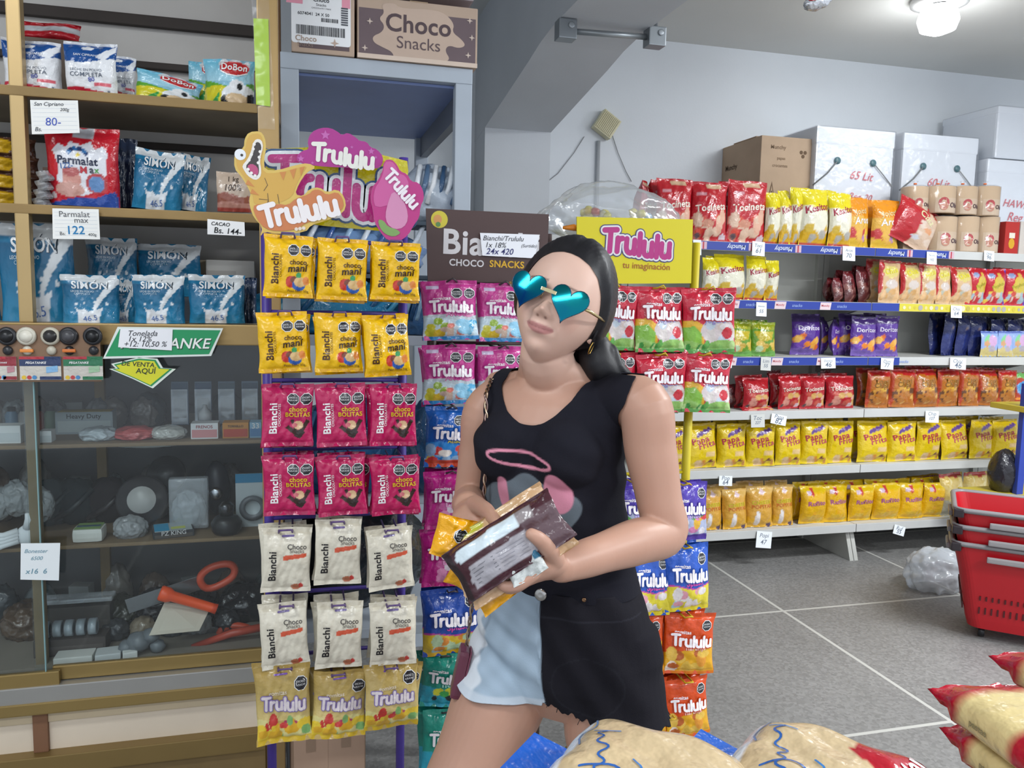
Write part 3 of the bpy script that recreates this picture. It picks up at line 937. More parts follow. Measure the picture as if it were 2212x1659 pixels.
# price cards -------------------------------------------------------
def card_px(name, quad, Y, lines, label, cat='price card', base='f2f2ee', ruled=True, thick_=.0012):
    """a flat paper card whose corners (tl, tr, br, bl) are seen at these pixels on plane Y"""
    q = [P(x, y, Y) for x, y in quad]
    cen = sum(q, Vector()) / 4
    pts = [(v.x - cen.x, v.z - cen.z) for v in q][::-1]
    mb = MB('paper')
    fr = fy((0, 0, 0))
    mb.prism(pts, fr, -thick_, 0, base)
    w = (q[1] - q[0]).length; h = (q[3] - q[0]).length
    ang = math.degrees(math.atan2(q[1].z - q[0].z, q[1].x - q[0].x))
    if ruled:
        for k in range(1, 8):
            flat(mb, thick([[(-w * .46, h * (.5 - k / 8)), (w * .46, h * (.5 - k / 8))]], .0004, 3), fr, .0003, 'bcc6d6', None, (0, 0), ang)
    for s_, cx_, cy_, ww, col, bd, sh in lines:
        a = math.radians(ang)
        x, y = cx_ * w, cy_ * h
        flat(mb, text2(s_, ww * w, bd, sh), fr, .0007, col, None, (x * math.cos(a) - y * math.sin(a), x * math.sin(a) + y * math.cos(a)), ang)
    o = mb.build(name, None, cen)
    T(o, label, cat)
    return o

card_px('price_card', [(65, 216), (168, 217), (172, 287), (69, 290)], CBY - .012, [('San Cipriano', -.1, .36, .62, '30343e', 0, .3), ('200g', .22, .2, .2, '30343e', 0, .3), ('80-', -.05, -.14, .32, '4a5fb8', .0, .1), ('Bs.', -.38, -.36, .14, '30343e', 0, .3)], 'ruled paper price card reading San Cipriano 80 on the upper shelf')
card_px('price_card', [(113, 450), (213, 452), (216, 517), (114, 516)], CBY - .012, [('Parmalat', -.02, .32, .66, '5c5d60', 0, 0), ('max', .12, .1, .3, '5c5d60', 0, 0), ('122', .0, -.2, .36, '2e7fb4', .012, 0), ('Bs:', -.3, -.32, .12, '404448', 0, 0), ('400g', .34, -.36, .18, '404448', 0, 0)], 'ruled paper price card reading Parmalat max 122')
card_px('price_card', [(448, 473), (528, 480), (529, 510), (448, 506)], CBY - .012, [('CACAO', -.15, .22, .5, '1d1f24', .015, .2), ('Bs. 144-', .05, -.2, .74, '1d1f24', .012, .1)], 'small white price card reading cacao 144', ruled=False, base='fbfbfb')
card_px('price_card', [(45, 1174), (130, 1173), (127, 1254), (44, 1252)], CBY - .03, [('Bonester', -.1, .3, .6, '6f97a8', 0, .3), ('6500', -.08, .1, .3, '6f97a8', 0, .3), ('x16  6', -.1, -.26, .55, '6f97a8', .008, .2)], 'white handwritten card taped to the lower glass', ruled=False, base='e6ecee')

# pegatanke sign, note and arrow
SY = CBY - .04
q = [P(x, y, SY) for x, y in ((254, 706), (482, 709), (456, 769), (222, 775))]
cen = sum(q, Vector()) / 4
pts = smooth2([(v.x - cen.x, v.z - cen.z) for v in q][::-1], 0)
o = empty('shop_sign', cen)
mb = MB('plastic'); fr = fy((0, 0, 0))
mb.prism(pts, fr, -.003, 0, 'e4ece6')
mb.poly([(a * .955, b * .86) for a, b in pts], fr, .0006, '12945a')
flat(mb, text2('PEGATANKE', .205, .02, .25), fr, .0010, '0a3a26', None, (.006, -.004))
flat(mb, text2('PEGATANKE', .205, .012, .25), fr, .0014, 'f0f3ee', None, (.0045, -.002))
mb.build('sign_panel', o)
T(o, 'green slanted sign reading ANKE on the cabinet counter rail', 'sign')
card_px('price_card', [(260, 710), (373, 711), (371, 757), (255, 750)], SY - .004, [('Tonelada', -.05, .3, .55, '34363c', 0, .35), ('1x 12%', -.1, .0, .45, '34363c', 0, .3), ('+12: 10,50 %', .0, -.3, .82, '34363c', 0, .3)], 'white handwritten note stuck over the green slanted sign', ruled=False, base='f1f2f6')
ar = [(238, 780), (256, 797), (266, 801), (330, 838), (381, 797), (352, 798), (340, 776), (290, 772)]
ar = [(236, 797), (250, 796), (240, 786), (300, 772), (340, 775), (352, 795), (380, 797), (330, 839), (286, 818)]
q = [P(x, y, SY) for x, y in ar]
cen = sum(q, Vector()) / len(q)
pts = [(v.x - cen.x, v.z - cen.z) for v in q][::-1]
o = empty('shop_sign', cen)
mb = MB('plastic')
mb.prism(pts, fy((0, 0, 0)), -.003, 0, 'dfe8dc')
mb.poly([(a * .9, b * .9) for a, b in pts], fy((0, 0, 0)), .0006, '1f8f50')
mb.poly([(a * .82 , b * .80 - .001) for a, b in pts], fy((0, 0, 0)), .001, 'd8d626')
flat(mb, text2('DE VENTA', .073, .012, .1), fy((0, 0, 0)), .0016, '23301c', None, (-.003, .012), -4)
flat(mb, text2('AQUÍ', .046, .014, .1), fy((0, 0, 0)), .0016, '23301c', None, (.014, -.004), -2)
mb.build('sign_panel', o)
T(o, 'green and yellow arrow sign reading de venta aquí', 'sign')

# card of sink strainers and glue packets hanging on the cabinet
q0, q1 = P(0, 702, SY), P(219, 824, SY)
o = empty('strainer_card', ((q0.x + q1.x) / 2 - .03, SY, q1.z))
ww, hh = q1.x - q0.x, q0.z - q1.z
MB('carton').box((-ww / 2 - .03, 0, 0), (ww / 2 + .03, .003, hh), '8a6f5a').build('backing_card', o)
Yr = Matrix.Rotation(math.pi / 2, 4, 'X')
for k, (px, col, col2) in enumerate(((16, '2c2d31', '1c1d20'), (58, 'c9c5b6', 'dad6c8'), (110, 'bfb9a8', '2d2c2c'), (149, '232327', '4a4a4e'), (201, '2a2b2f', '17181b'))):
    p = P(px, 726, SY) - Vector(o.location)
    Mx = Matrix.Translation((p.x, 0, p.z)) @ Yr
    st = MB('plastic').lathe([(.0205, 0), (.0215, .004), (.019, .008), (.016, .009)], col, None, 20, Mx).build('strainer_disc', o)
    MB('plastic').lathe([(.016, .008), (.013, .011), (.009, .016), (.004, .018), (0, .018)], col2, None, 16, Mx).build('strainer_knob', o)
    p = P(px + 2, 757, SY) - Vector(o.location)
    Mx = Matrix.Translation((p.x, 0, p.z)) @ Yr
    MB('plastic').lathe([(.01, 0), (.011, .004), (.007, .009), (0, .01)], col, None, 14, Mx).build('small_knob', o)
    if k in (1, 3):
        MB('plastic').box((p.x - .014, -.012, p.z - .004), (p.x + .014, -.003, p.z + .004), 'd1722e' if k == 3 else 'e08a3c', None, .003).build('orange_clip', o)
T(o, 'brown card of black and white sink strainers by the green sign', 'strainer card')
for k, (x0, x1, top, nm, w_) in enumerate(((-22, 37, '8c2430', 'red', 'leftmost'), (41, 133, '20335c', 'blue', 'middle'), (136, 223, '1f6f48', 'green', 'rightmost'))):
    a, b_ = P(x0, 770, SY - .004), P(x1, 821, SY - .004)
    w, h = b_.x - a.x, a.z - b_.z
    mb = MB('film').box((-w / 2, 0, 0), (w / 2, .003, h), 'c9c4ba', None, .001)
    fr = fy((0, -.0005, h / 2))
    mb.poly([(-w / 2, h * .1), (w / 2, h * .1), (w / 2, h / 2), (-w / 2, h / 2)], fr, 0, top)
    mb.poly([(-w * .5, h * .38), (w * .1, h * .38), (w * .1, h / 2), (-w * .5, h / 2)], fr, .0004, 'b0303c')
    flat(mb, text2('PEGATANKE', w * .5, .02, .2), fr, .0008, 'f0f0f0', None, (-w * .1, h * .24))
    mb.poly([(w * .14, -h * .2), (w * .42, -h * .14), (w * .42, h * .12), (w * .14, h * .06)], fr, .0006, {'red': 'b57f86', 'blue': '7fb0d8', 'green': '9bbf9a'}[nm])
    for j in range(3):
        mb.poly([(-w * .4 + j * .011 + x, -h * .38 + y) for x, y in ngon(8, .005)], fr, .0006, ('d8b428', 'b83434', '3f82b8')[j])
    mb.poly([(-w * .02, -h * .48), (w * .5, -h * .48), (w * .5, -h * .34), (-w * .02, -h * .34)], fr, .0006, top)
    o = mb.build('glue_pack', None, ((a.x + b_.x) / 2, SY - .004, b_.z))
    T(o, nm + ' glue packet hanging below the sink strainers, ' + w_ + ' of three', 'glue pack', 'glue packets')

# clear tape and lime strip on the right post
a, b_ = P(550, 38, CBY - .008), P(581, 228, CBY - .008)
mb = MB('paper')
mb.prism([(0, 0), (.033, -.002), (.031, a.z - b_.z), (-.004, a.z - b_.z - .002)], fy((0, 0, 0)), -.0006, 0, 'b4d83a')
T(mb.build('paper_strip', None, (a.x + .001, CBY - .008, b_.z)), 'lime green paper strip taped to the cabinet post', 'paper strip')
a, b_ = P(541, -12, CBY - .0105), P(590, 280, CBY - .0105)
mb = MB('wrap_film')
n = 14
vs = []; H_ = a.z - b_.z
for i in range(n + 1):
    t = i / n
    for s_ in (0, .5, 1):
        vs.append((.002 + s_ * .04 + .012 * t, -.003 * math.sin(s_ * 3.14) - .0012 * (i % 2), H_ * (1 - t)))
fs = [(i * 3 + k, i * 3 + k + 1, i * 3 + k + 4, i * 3 + k + 3) for i in range(n) for k in range(2)]
mb.add(vs, fs, 'ffffff', None, True)
T(mb.build('clear_sleeve', None, (a.x, CBY - .0105, b_.z)), 'clear plastic sleeve over the lime strip on the cabinet post', 'plastic sleeve')

# ---------------------------------------------------------------- goods on the upper cabinet shelves
kind('milk_white', 'milk_powder_bag', 2, w=.125, h=.15, t=.055, nx=40, nz=48, flatbase=True, crease=1.5,
     ops=[('fill', 'e9ebee'), ('above', .66, .06, 3.6, 3.6, '1c4f93'), ('poly', [(.62, .72), (1, .97), (1, .86), (.8, .64)], 'e6e9ee'), ('rect', 0, .95, 1, 1, 'c9ccd2'), ('wave', .13, .05, 3.5, 1.0, 'c5243a'), ('rect', .58, .19, .92, .27, 'd65f6c'), ('ell', .45, .88, .12, .04, 'e6e9ee'), ('ell', .86, .1, .06, .05, 'e8e8e8'), ('ell', .86, .1, .035, .03, '5a6478')],
     decals=[('text', 'SAN CIPRIANO', .45, .74, .5, 'dfe6f0', .01), ('text', 'LECHE EN POLVO', .45, .47, .62, '6a7484', .0), ('text', 'COMPLETA', .45, .39, .64, '5c6676', .005), ('text', '200g', .16, .08, .2, 'f0d5d8', .02), ('text', '80', .54, .31, .12, '3a4aa8', .01, 10)])
kind('milk_cow', 'milk_powder_bag', 1, w=.15, h=.13, t=.05, nx=40, nz=40, flatbase=True, crease=1.4,
     ops=[('fill', '8fc3d8'), ('grad', .55, 1, 'a9d6e6', '5fb2cc'), ('wave', .5, .07, 5, 2.0, '62a838'), ('wave', .34, .1, 4, 0.5, 'd8cf2e'), ('poly', [(.1, 0), (.34, .3), (.3, 0)], '3da04c'), ('ell', .72, .22, .34, .28, 'e9edf0'), ('ell', .96, .15, .1, .16, '1d1f24'), ('ell', .44, .1, .08, .14, '1d1f24'), ('ell', .68, .45, .15, .13, 'eef0f2'), ('ell', .74, .44, .06, .07, '26282c'), ('ell', .68, .17, .22, .12, 'd9bd96'), ('ell', .62, .9, .3, .15, 'c8cdd0'), ('ell', .62, .82, .29, .15, 'c22a2e')],
     decals=[('text', 'DoBon', .62, .84, .5, 'f2f2f2', .03), ('line', [(.36, .74), (.5, .67), (.7, .66), (.88, .73)], .003, 'f0f0f0')])
kind('milk_red', 'milk_powder_bag', 1, w=.17, h=.19, t=.07, nx=48, nz=52, flatbase=True, crease=1.2,
     ops=[('fill', 'c21c2c'), ('rect', .38, .86, .66, 1, 'b9bcc2'), ('poly', [(.1, .68), (.18, .76), (.3, .72), (.35, .8), (.5, .76), (.62, .82), (.68, .72), (.8, .76), (.86, .68), (.84, .4), (.72, .2), (.5, .12), (.3, .18), (.16, .3), (.18, .5)], 'dcdee4'), ('poly', [(0, .02), (.4, .1), (.66, .1), (.94, .2), (1, .12), (1, 0), (0, 0)], '2b4ea0'), ('ell', .36, .33, .13, .13, 'c98d80'), ('ell', .36, .42, .12, .06, 'b05a58'), ('ell', .33, .2, .2, .09, 'c99a8e'), ('ell', .7, .29, .15, .13, 'b03c40'), ('ell', .7, .28, .11, .1, '5c86b8'), ('ell', .09, .12, .05, .04, 'd8c8c8')] + [('ell', .45 + .11 * math.cos(a), .655 + .055 * math.sin(a), .035, .03, ('2e6fa8' if k % 2 else '27406f')) for k, a in enumerate([0.1, .7, 1.3, 1.9, 2.5, 3.0])] + [('ell', .45, .63, .03, .025, 'd8c040')],
     decals=[('text', 'Parmalat', .45, .56, .56, '28304a', .025), ('text', 'M', .53, .45, .09, 'b82c38', .04), ('text', 'a', .64, .445, .06, '383848', .04), ('text', 'x', .71, .445, .07, '4f9a4c', .04), ('text', '122-', .3, .49, .17, '2c5fa0', .005, 8)])
kind('milk_blue', 'milk_powder_bag', 3, w=.12, h=.115, t=.05, nx=40, nz=44, flatbase=True, crease=1.5,
     ops=[('fill', '1f6f96'), ('grad', 0, .8, '2b86b0', '1a5a80'), ('above', .84, .03, 4, 1, 'cfd4d6'), ('poly', [(.92, .9), (1, .84), (.72, .5), (.6, .28), (.54, .3), (.62, .52), (.76, .74)], 'dde3e6'), ('poly', [(.22, .36), (.3, .28), (.42, .3), (.46, .24), (.6, .28), (.72, .34), (.68, .2), (.66, 0), (.28, 0), (.3, .2)], 'e1e6ea'), ('ell', .26, .4, .035, .03, 'dfe5e8'), ('ell', .4, .42, .02, .03, 'dfe5e8'), ('ell', .58, .44, .02, .03, 'dfe5e8'), ('ell', .78, .4, .025, .035, 'dfe5e8')],
     decals=[('text', 'SIMÓN', .5, .8, .62, '3c4650', .045), ('text', 'SIMÓN', .495, .805, .61, 'e3e7e9', .022), ('text', 'LECHE EN POLVO', .37, .66, .4, 'c9dbe4', .012), ('text', 'COMPLETA', .37, .61, .28, 'b9d0dc', .0), ('text', '46.5', .5, .11, .24, '4a6fb0', .0, 8)])
kind('cocoa', 'cocoa_bag', 1, w=.085, h=.09, t=.03, nx=24, nz=26, flatbase=True,
     ops=[('fill', 'cdb9a6'), ('wave', .42, .05, 6, 0, '9c5d4c'), ('wave', .22, .02, 5, 0, 'c48f80'), ('wave', .1, .01, 5, 0, 'a3463c')], decals=[('text', '100%', .5, .6, .5, '4a3a34', .0, 0, .2), ('text', '1 kg', .5, .8, .3, '3a302c', 0)])
kind('coffee', 'coffee_pack', 1, w=.12, h=.055, t=.05, nx=22, nz=14, crease=2.2,
     ops=[('fill', '54382c'), ('poly', [(0, .15), (.5, .2), (.62, .55), (.5, .85), (0, .9)], 'c9a01e')], decals=[])
kind('silver_pack', 'foil_pack', 1, w=.05, h=.035, t=.02, nx=14, nz=10, crease=2.5, ops=[('fill', 'a9abae'), ('rect', 0, .3, 1, .6, '7d7f84')])
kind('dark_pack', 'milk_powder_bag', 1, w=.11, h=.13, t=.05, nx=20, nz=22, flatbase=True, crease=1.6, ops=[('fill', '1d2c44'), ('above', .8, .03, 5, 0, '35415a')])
kind('red_silver', 'foil_bag', 1, w=.13, h=.06, t=.05, nx=24, nz=16, crease=2.5, ops=[('fill', 'b3202c'), ('rect', 0, .45, 1, .75, 'c2c4c8')])

F1, F2, F3 = CBY + .035, CBY + .14, CBY + .23
MG = 'milk powder bags in the cabinet'
bagpx('milk_white', 10, 90, 137, 203, F1 + .02, .12, depth=1.05, label='white and blue milk powder bag half behind the gold post', cat='milk bag', group=MG)
bagpx('milk_white', 142, 93, 259, 214, F1 + .01, -.05, label='white and blue milk powder bag beside the gold post with 80 penned', cat='milk bag', group=MG)
bagpx('milk_white', 222, 122, 296, 216, F1 + .1, .5, label='white and blue milk powder bag peeking out behind its neighbour', cat='milk bag', group=MG)
bagpx('milk_white', -95, 92, 8, 200, F1 + .02, -.1, label='white milk powder bag cut by the left edge', cat='milk bag', group=MG)
bagpx('red_silver', 46, 50, 176, 92, F2 + .12, label='crumpled red and silver bag lying behind the milk powder', cat='foil bag')
o = MB('carton').box((-.075, 0, 0), (.075, .09, P(110, 90, F2 + .12).z - z_s1), '6f6258', None, .003).build('carton', None, (P(110, 100, F2 + .1).x, F2 + .09, z_s1)); T(o, 'dull carton holding up the crumpled red and silver bag', 'carton')
bagpx('milk_cow', 290, 163, 432, 226, F1 + .05, .25, .0, .14, label='green and blue cow milk bag slumped on the upper shelf', cat='milk bag', group=MG)
bagpx('milk_cow', 440, 130, 552, 236, F1 + .02, -.1, label='cow picture milk bag standing near the right post', cat='milk bag', group=MG)
bagpx('milk_cow', 408, 138, 480, 226, F1 + .12, .5, label='blue cow milk bag leaning behind the standing one', cat='milk bag', group=MG)
bagpx('milk_red', 104, 276, 264, 447, F1 + .03, .05, label='large red milk powder bag with white splash', cat='milk bag', group=MG)
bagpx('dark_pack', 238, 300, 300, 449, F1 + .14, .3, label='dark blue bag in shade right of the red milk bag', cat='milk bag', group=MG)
bagpx('milk_blue', 283, 325, 392, 455, F1 + .06, .1, .0, .10, label='tilted blue milk powder bag right of the large red one', cat='milk bag', group=MG)
bagpx('milk_blue', 368, 335, 448, 456, F1 + .15, .2, .0, .08, label='blue milk powder bag half hidden behind the tilted one', cat='milk bag', group=MG)
bagpx('cocoa', 468, 372, 545, 458, F1 + .04, -.05, label='tan and red cocoa bag beside the dinosaur sign', cat='cocoa bag')
for i, (y0, y1) in enumerate(((412, 449), (376, 414), (338, 378), (298, 340))):
    w_ = ('bottom', 'second from bottom', 'second from top', 'top')[i]
    bagpx('coffee', -40, y0, 96 - i * 6, y1, F1 + .05, .2, label='brown and yellow coffee pack, ' + w_ + ' of the stack', cat='coffee pack', group='stacked coffee packs')
for i, y0 in enumerate((428, 409, 390, 370)):
    bagpx('silver_pack', 76 + i * 3, y0 - 2, 114 + i * 2, y0 + 22, F1 + .0, .4, 0, -.2, label='small silver foil pack, ' + ('lowest', 'second lowest', 'second highest', 'highest')[i] + ' of the pile', cat='foil pack', group='small silver packs')
bagpx('milk_blue', 2, 484, 168, 698, F1 + .05, .06, label='large blue milk powder bag behind the gold post', cat='milk bag', group=MG)
bagpx('milk_blue', -100, 478, 4, 698, F1 + .07, .1, label='large blue milk bag cut by the left edge', cat='milk bag', group=MG)
bagpx('milk_blue', 135, 594, 262, 698, F1 + .01, .08, label='small blue milk bag on the counter, leftmost of the front three', cat='milk bag', group=MG)
bagpx('milk_blue', 286, 594, 402, 698, F1 + .0, -.04, label='small blue milk bag on the counter, middle of the front three', cat='milk bag', group=MG)
bagpx('milk_blue', 408, 594, 532, 698, F1 + .01, .04, label='small blue milk bag on the counter, rightmost of the front three', cat='milk bag', group=MG)
bagpx('milk_blue', 190, 514, 300, 640, F2 + .08, .1, label='small blue milk bag raised behind the front row, left one', cat='milk bag', group=MG)
bagpx('milk_blue', 296, 528, 438, 640, F2 + .1, -.05, label='dim blue milk bag raised behind the front row, right one', cat='milk bag', group=MG)
bagpx('milk_blue', 236, 604, 300, 698, F2 - .03, .1, label='blue milk bag glimpsed between the front left pair', cat='milk bag', group=MG)
bagpx('dark_pack', 520, 600, 556, 698, F2 - .02, .1, label='dark bag at the right end of the counter', cat='milk bag', group=MG)
o = MB('carton').box((-.13, 0, 0), (.13, .1, P(310, 640, F2 + .1).z - z_c), '4c535c', None, .003).build('carton', None, (P(315, 640, F2 + .1).x, F2 + .06, z_c)); T(o, 'dark carton under the raised blue milk bags', 'carton')
mb = MB('carton').box((-.06, 0, 0), (.07, .06, .17), 'd8d6d0', None, .003)
for k in range(5): mb.box((-.05 + k * .02, -.001, .06), (-.036 + k * .02, 0, .085), '3f8a88')
mb.box((-.055, -.0015, .1), (.02, 0, .14), 'c3c0ba')
T(mb.build('medicine_box', None, (P(490, 600, F3).x, F3 + .06, z_c)), 'white box with teal windows behind the counter bags', 'box')
for i, (px, y0, y1, col, lb) in enumerate(((245, 478, 512, 'b4a8a0', 'pale box with yellow label'), (345, 470, 520, '8f9da8', 'grey blue box'), (430, 476, 520, 'c5b79e', 'cream box'))):
    a = P(px, y1, F3 + .1)
    o = MB('carton').box((-.04, 0, 0), (.04, .04, .17), col, None, .003)
    o.poly([(-.03, .05), (.03, .05), (.03, .08), (-.03, .08)], fy((0, -.0006, .05)), 0, ('c8a838', '5f7688', 'b86a54')[i])
    T(o.build('medicine_box', None, (a.x, F3 + .1, z_c)), lb + ' far back above the counter', 'box')

# ---------------------------------------------------------------- clutter behind the sliding glass
ZI = {0: z_door - .006, 1: z_i2, 2: z_i1}
def at_px(px, y, Y):
    return P(px, y, Y)
def item(name, mb, px, Y, z, label, cat, rz=0.0, group=None):
    o = mb.build(name, None, (P(px, 1000, Y).x, Y, z))
    o.rotation_euler = (0, 0, rz)
    return T(o, label, cat, group)
def printed_box(w, d, h, col, front, txt=None, tcol='404040', top=None):
    mb = MB('carton').box((-w / 2, 0, 0), (w / 2, d, h), col, None, .002)
    fr = fy((0, -.0006, h / 2))
    mb.poly([(-w * .46, -h * .4), (w * .46, -h * .4), (w * .46, h * .1), (-w * .46, h * .1)], fr, 0, front)
    if txt: flat(mb, text2(txt, w * .6, .015), fr, .0006, tcol, None, (0, h * .28))
    if top: mb.box((-w * .46, d * .05, h), (w * .46, d * .95, h + .0008), top)
    return mb
YA = CBY + .09
item('small_box', printed_box(.068, .05, .042, 'd9dadc', 'c98a8c', 'FRENOS', '9a4a50'), 443, YA, z_i1, 'small white printed box on the top glass shelf', 'box')
item('small_box', printed_box(.066, .05, .042, 'c08438', 'b5432c', 'TORNILLO', '2c1c14'), 510, YA, z_i1, 'red and yellow printed box right of the white one', 'box')
item('small_box', printed_box(.03, .05, .042, '7fa8c4', '4a7aa8', '33', 'e0e0e0'), 553, YA, z_i1, 'pale blue box at the right end of the glass shelf', 'box')
item('small_box', printed_box(.14, .05, .06, '8f9a9e', 'a5aeb0', 'Heavy Duty', '2a2c30', 'b09a3c'), 185, YA + .12, z_i1, 'long grey box at the back of the top glass shelf', 'box')
item('small_box', printed_box(.06, .05, .045, 'd4d8d8', 'bfc6c8', None), 18, YA, z_i1, 'white box at the far left behind glass', 'box')
item('small_box', printed_box(.028, .04, .03, 'd4d8d8', 'bfc6c8', None), 100, YA, z_i1, 'small white box beside the inner post', 'box')
for i, (px, col, nm, w_) in enumerate(((210, 'aab4ba', 'grey', .09), (290, 'b25050', 'red', .1), (362, 'b3b3ae', 'pale', .085))):
    item('wrapped_pack', MB('film').crumple((0, .03, .014), (w_ / 2, .04, .02), .16, i + 2, col, None, True, 5, 1.8, False), px, YA, z_i1, nm + ' plastic-wrapped pack lying on the top glass shelf', 'pack')
for i in range(4):
    px = 392 + i * 50
    mb = MB('plastic').box((-.022, 0, 0), (.022, .003, .12), '5a6f86', None, .001)
    mb.box((-.016, -.012, .02), (.016, 0, .075), ('2b3138', '37332f', '2e3a48', '30302f')[i], 'plastic', .004)
    mb.box((-.02, -.001, .09), (.02, 0, .115), ('31506f', '284a70', '3b5668', '27425c')[i])
    mb.box((-.021, -.014, .004), (.021, -.0135, .1), 'ffffff', 'clear_film')
    item('blister_pack', mb, px, YA + .12, z_i1 + .02, 'dark blister pack hanging under the counter, ' + ('first', 'second', 'third', 'fourth')[i] + ' from the left', 'blister pack', 0, 'hanging blister packs')
for i, (px, col) in enumerate(((445, 'b4b6ba'), (490, '8f9094'))):
    mb = MB('plastic').lathe([(.018, 0), (.018, .018), (.006, .032), (.005, .04)], col, None, 12)
    item('small_cone', mb, px, YA + .06, z_i1 + (.043 if i == 0 else .0), ('white', 'grey') [i] + ' cone-topped cap by the printed boxes', 'cap')
for i, (px, col, w_) in enumerate(((120, '4a4f50', .05), (210, '5d6063', .06), (310, '75706c', .07), (30, '6b7274', .06))):
    mb = MB('film').crumple((0, .03, .035), (w_ * .5, .022, .045), .2, i + 20, col, None, True, 5, 1.8, False)
    item('parts_bag', mb, px, YA + .2, z_i1, 'clear bag of dark hardware on the top glass shelf, ' + ('second', 'third', 'last', 'first')[i] + ' from left', 'parts bag', 0, 'bags of hardware')
# middle shelf (z_i2)
def cap_disc(r, col, col2, t=.02):
    M_ = Matrix.Translation((0, 0, r)) @ Matrix.Rotation(math.pi / 2 - .25, 4, 'X')
    return MB('plastic').lathe([(r, 0), (r, t * .5), (r * .92, t * .9), (r * .55, t), (r * .5, t * 1.5), (0, t * 1.6)], [col, col, col, col2, col2], None, 24, M_)
item('black_disc', cap_disc(.052, '1e1f22', '26272a', .02), 360, YA + .12, z_i2 + .09, 'black round disc high on the middle glass shelf', 'disc')
item('sanding_disc', cap_disc(.066, '2c2b2e', 'a8a8a6', .012), 305, YA + .07, z_i2 + .02, 'dark grinding disc with pale centre behind glass', 'disc')
mb = MB('plastic').lathe([(.03, 0), (.038, .01), (.04, .03), (.03, .045), (.018, .05), (0, .052)], '1a1b1e', None, 18)
mb.lathe([(.018, .05), (.02, .075), (.012, .085), (0, .086)], '55565a', 'metal', 14)
item('black_lamp', mb, 487, YA + .01, z_i2, 'glossy black round lamp at the front of the middle shelf', 'lamp')
mb = MB('plastic').ball((0, .03, .075), (.038, .03, .075), '1d1f2a', None, 16, 10, .04, 5)
M_ = Matrix.Translation((0, -.002, .065)) @ Matrix.Rotation(math.pi / 2, 4, 'X')
mb.lathe([(.018, 0), (.018, .01), (.012, .014), (0, .014)], ['3c3e42', 'b0b2b6', 'c8cace'], 'metal', 14, M_)
item('head_torch', mb, 465, YA + .12, z_i2 + .02, 'black torch head with silver lens on the middle shelf', 'torch')
mb = MB('clear_film').box((-.05, -.002, 0), (.05, .03, .14), 'ffffff', None, .008)
mb.crumple((0, .014, .05), (.04, .014, .05), .2, 8, '98a0a4', 'film', False, 5, 1.7, False)
item('parts_bag', mb, 405, YA + .05, z_i2 + .005, 'clear crinkled bag of pale parts, centre of the middle shelf', 'parts bag')
mb = MB('paper').box((-.045, 0, 0), (.045, .004, .15), 'b7c0c4', None, .001)
mb.box((-.045, -.001, .125), (.045, 0, .15), '2f7fa8')
M_ = Matrix.Translation((0, -.002, .055)) @ Matrix.Rotation(math.pi / 2, 4, 'X')
mb.lathe([(.033, 0), (.036, .008), (.022, .012), (.02, .004), (.0, .004)], ['54585e', '63676c', '6b6f74', 'b7c0c4'], 'plastic', 20, M_)
item('blister_pack', mb, 545, YA + .06, z_i2, 'pale blue blister pack with round part at right end', 'blister pack')
mb = MB('plastic').lathe([(.034, 0), (.036, .01), (.033, .04), (.034, .045)], 'd9d9d2', None, 4, Matrix.Rotation(.8, 4, 'Z'))
mb = MB('plastic').box((-.036, 0, 0), (.036, .06, .036), 'd2d3cc', None, .012)
mb.box((-.03, .002, .0362), (.03, .058, .037), '86a85e')
mb.box((-.028, .02, .0372), (.028, .034, .038), '3d5a70')
item('grease_tub', mb, 182, YA - .015, z_i2, 'white tub with green label on the middle shelf', 'tub')
mb = printed_box(.1, .09, .018, '3a3b3e', '55504c', 'PZ KING', 'c8c8c8', 'aab4b6')
mb.box((-.046, .01, .0186), (-.01, .08, .0194), '2f9cc8'); mb.box((-.005, .02, .0186), (.03, .04, .0194), 'c8cf6a')
item('small_box', mb, 372, YA - .01, z_i2, 'flat grey box with blue and white lid on the middle shelf', 'box', .2)
mb = MB('film').crumple((0, .03, .022), (.04, .035, .032), .2, 4, '8f9294', None, True, 5, 1.8, False)
item('parts_bag', mb, 272, YA, z_i2, 'crumpled milky plastic bag beside the white tub', 'parts bag')
mb = MB('cloth')
mb.ball((0, .01, .03), (.03, .018, .028), 'dfe3e6', None, 14, 9, .05, 2)
for k in range(4):
    mb.tube([(-.02, .0, .02 + k * .008), (-.05, -.008, .012 + k * .008), (-.068, -.012, .004 + k * .012)], [.009, .008, .006], 'dfe3e6', None, 8)
mb.tube([(0, 0, .05), (.006, -.004, .075), (.004, -.006, .09)], [.01, .009, .006], 'dfe3e6', None, 8)
item('work_glove', mb, 52, YA - .03, z_i2, 'white knitted work glove poking out near the left post', 'glove')
mb = MB('film')
for k, (x, z, a) in enumerate(((-.05, .06, .4), (.0, .07, -.3), (.05, .05, .2))):
    mb.crumple((x, .03, z), (.035, .02, .045), .2, k + 4, '8b9092', None, False, 5, 1.8, False)
item('parts_bag', mb, 25, YA + .06, z_i2 + .03, 'loose milky plastic bags at the far left behind glass', 'parts bag')
for i, (px, col, nm) in enumerate(((150, '2b3438', 'dark green'), (225, '2a2629', 'black'), (100, '3a4448', 'slate'))):
    mb = MB('cloth').ball((0, .05, .06), (.06, .05, .065), col, None, 16, 10, .1, 30 + i)
    mb.tube([(-.05, .02, .02), (0, -.01, .05), (.05, .02, .1)], .008, col, 'plastic', 8)
    item('cable_bundle', mb, px, YA + .14, z_i2, nm + ' bundle in shadow on the middle shelf', 'bundle')
mb = MB('cloth').ball((0, .06, .012), (.10, .05, .014), 'c6c9c6', None, 18, 8, .06, 7)
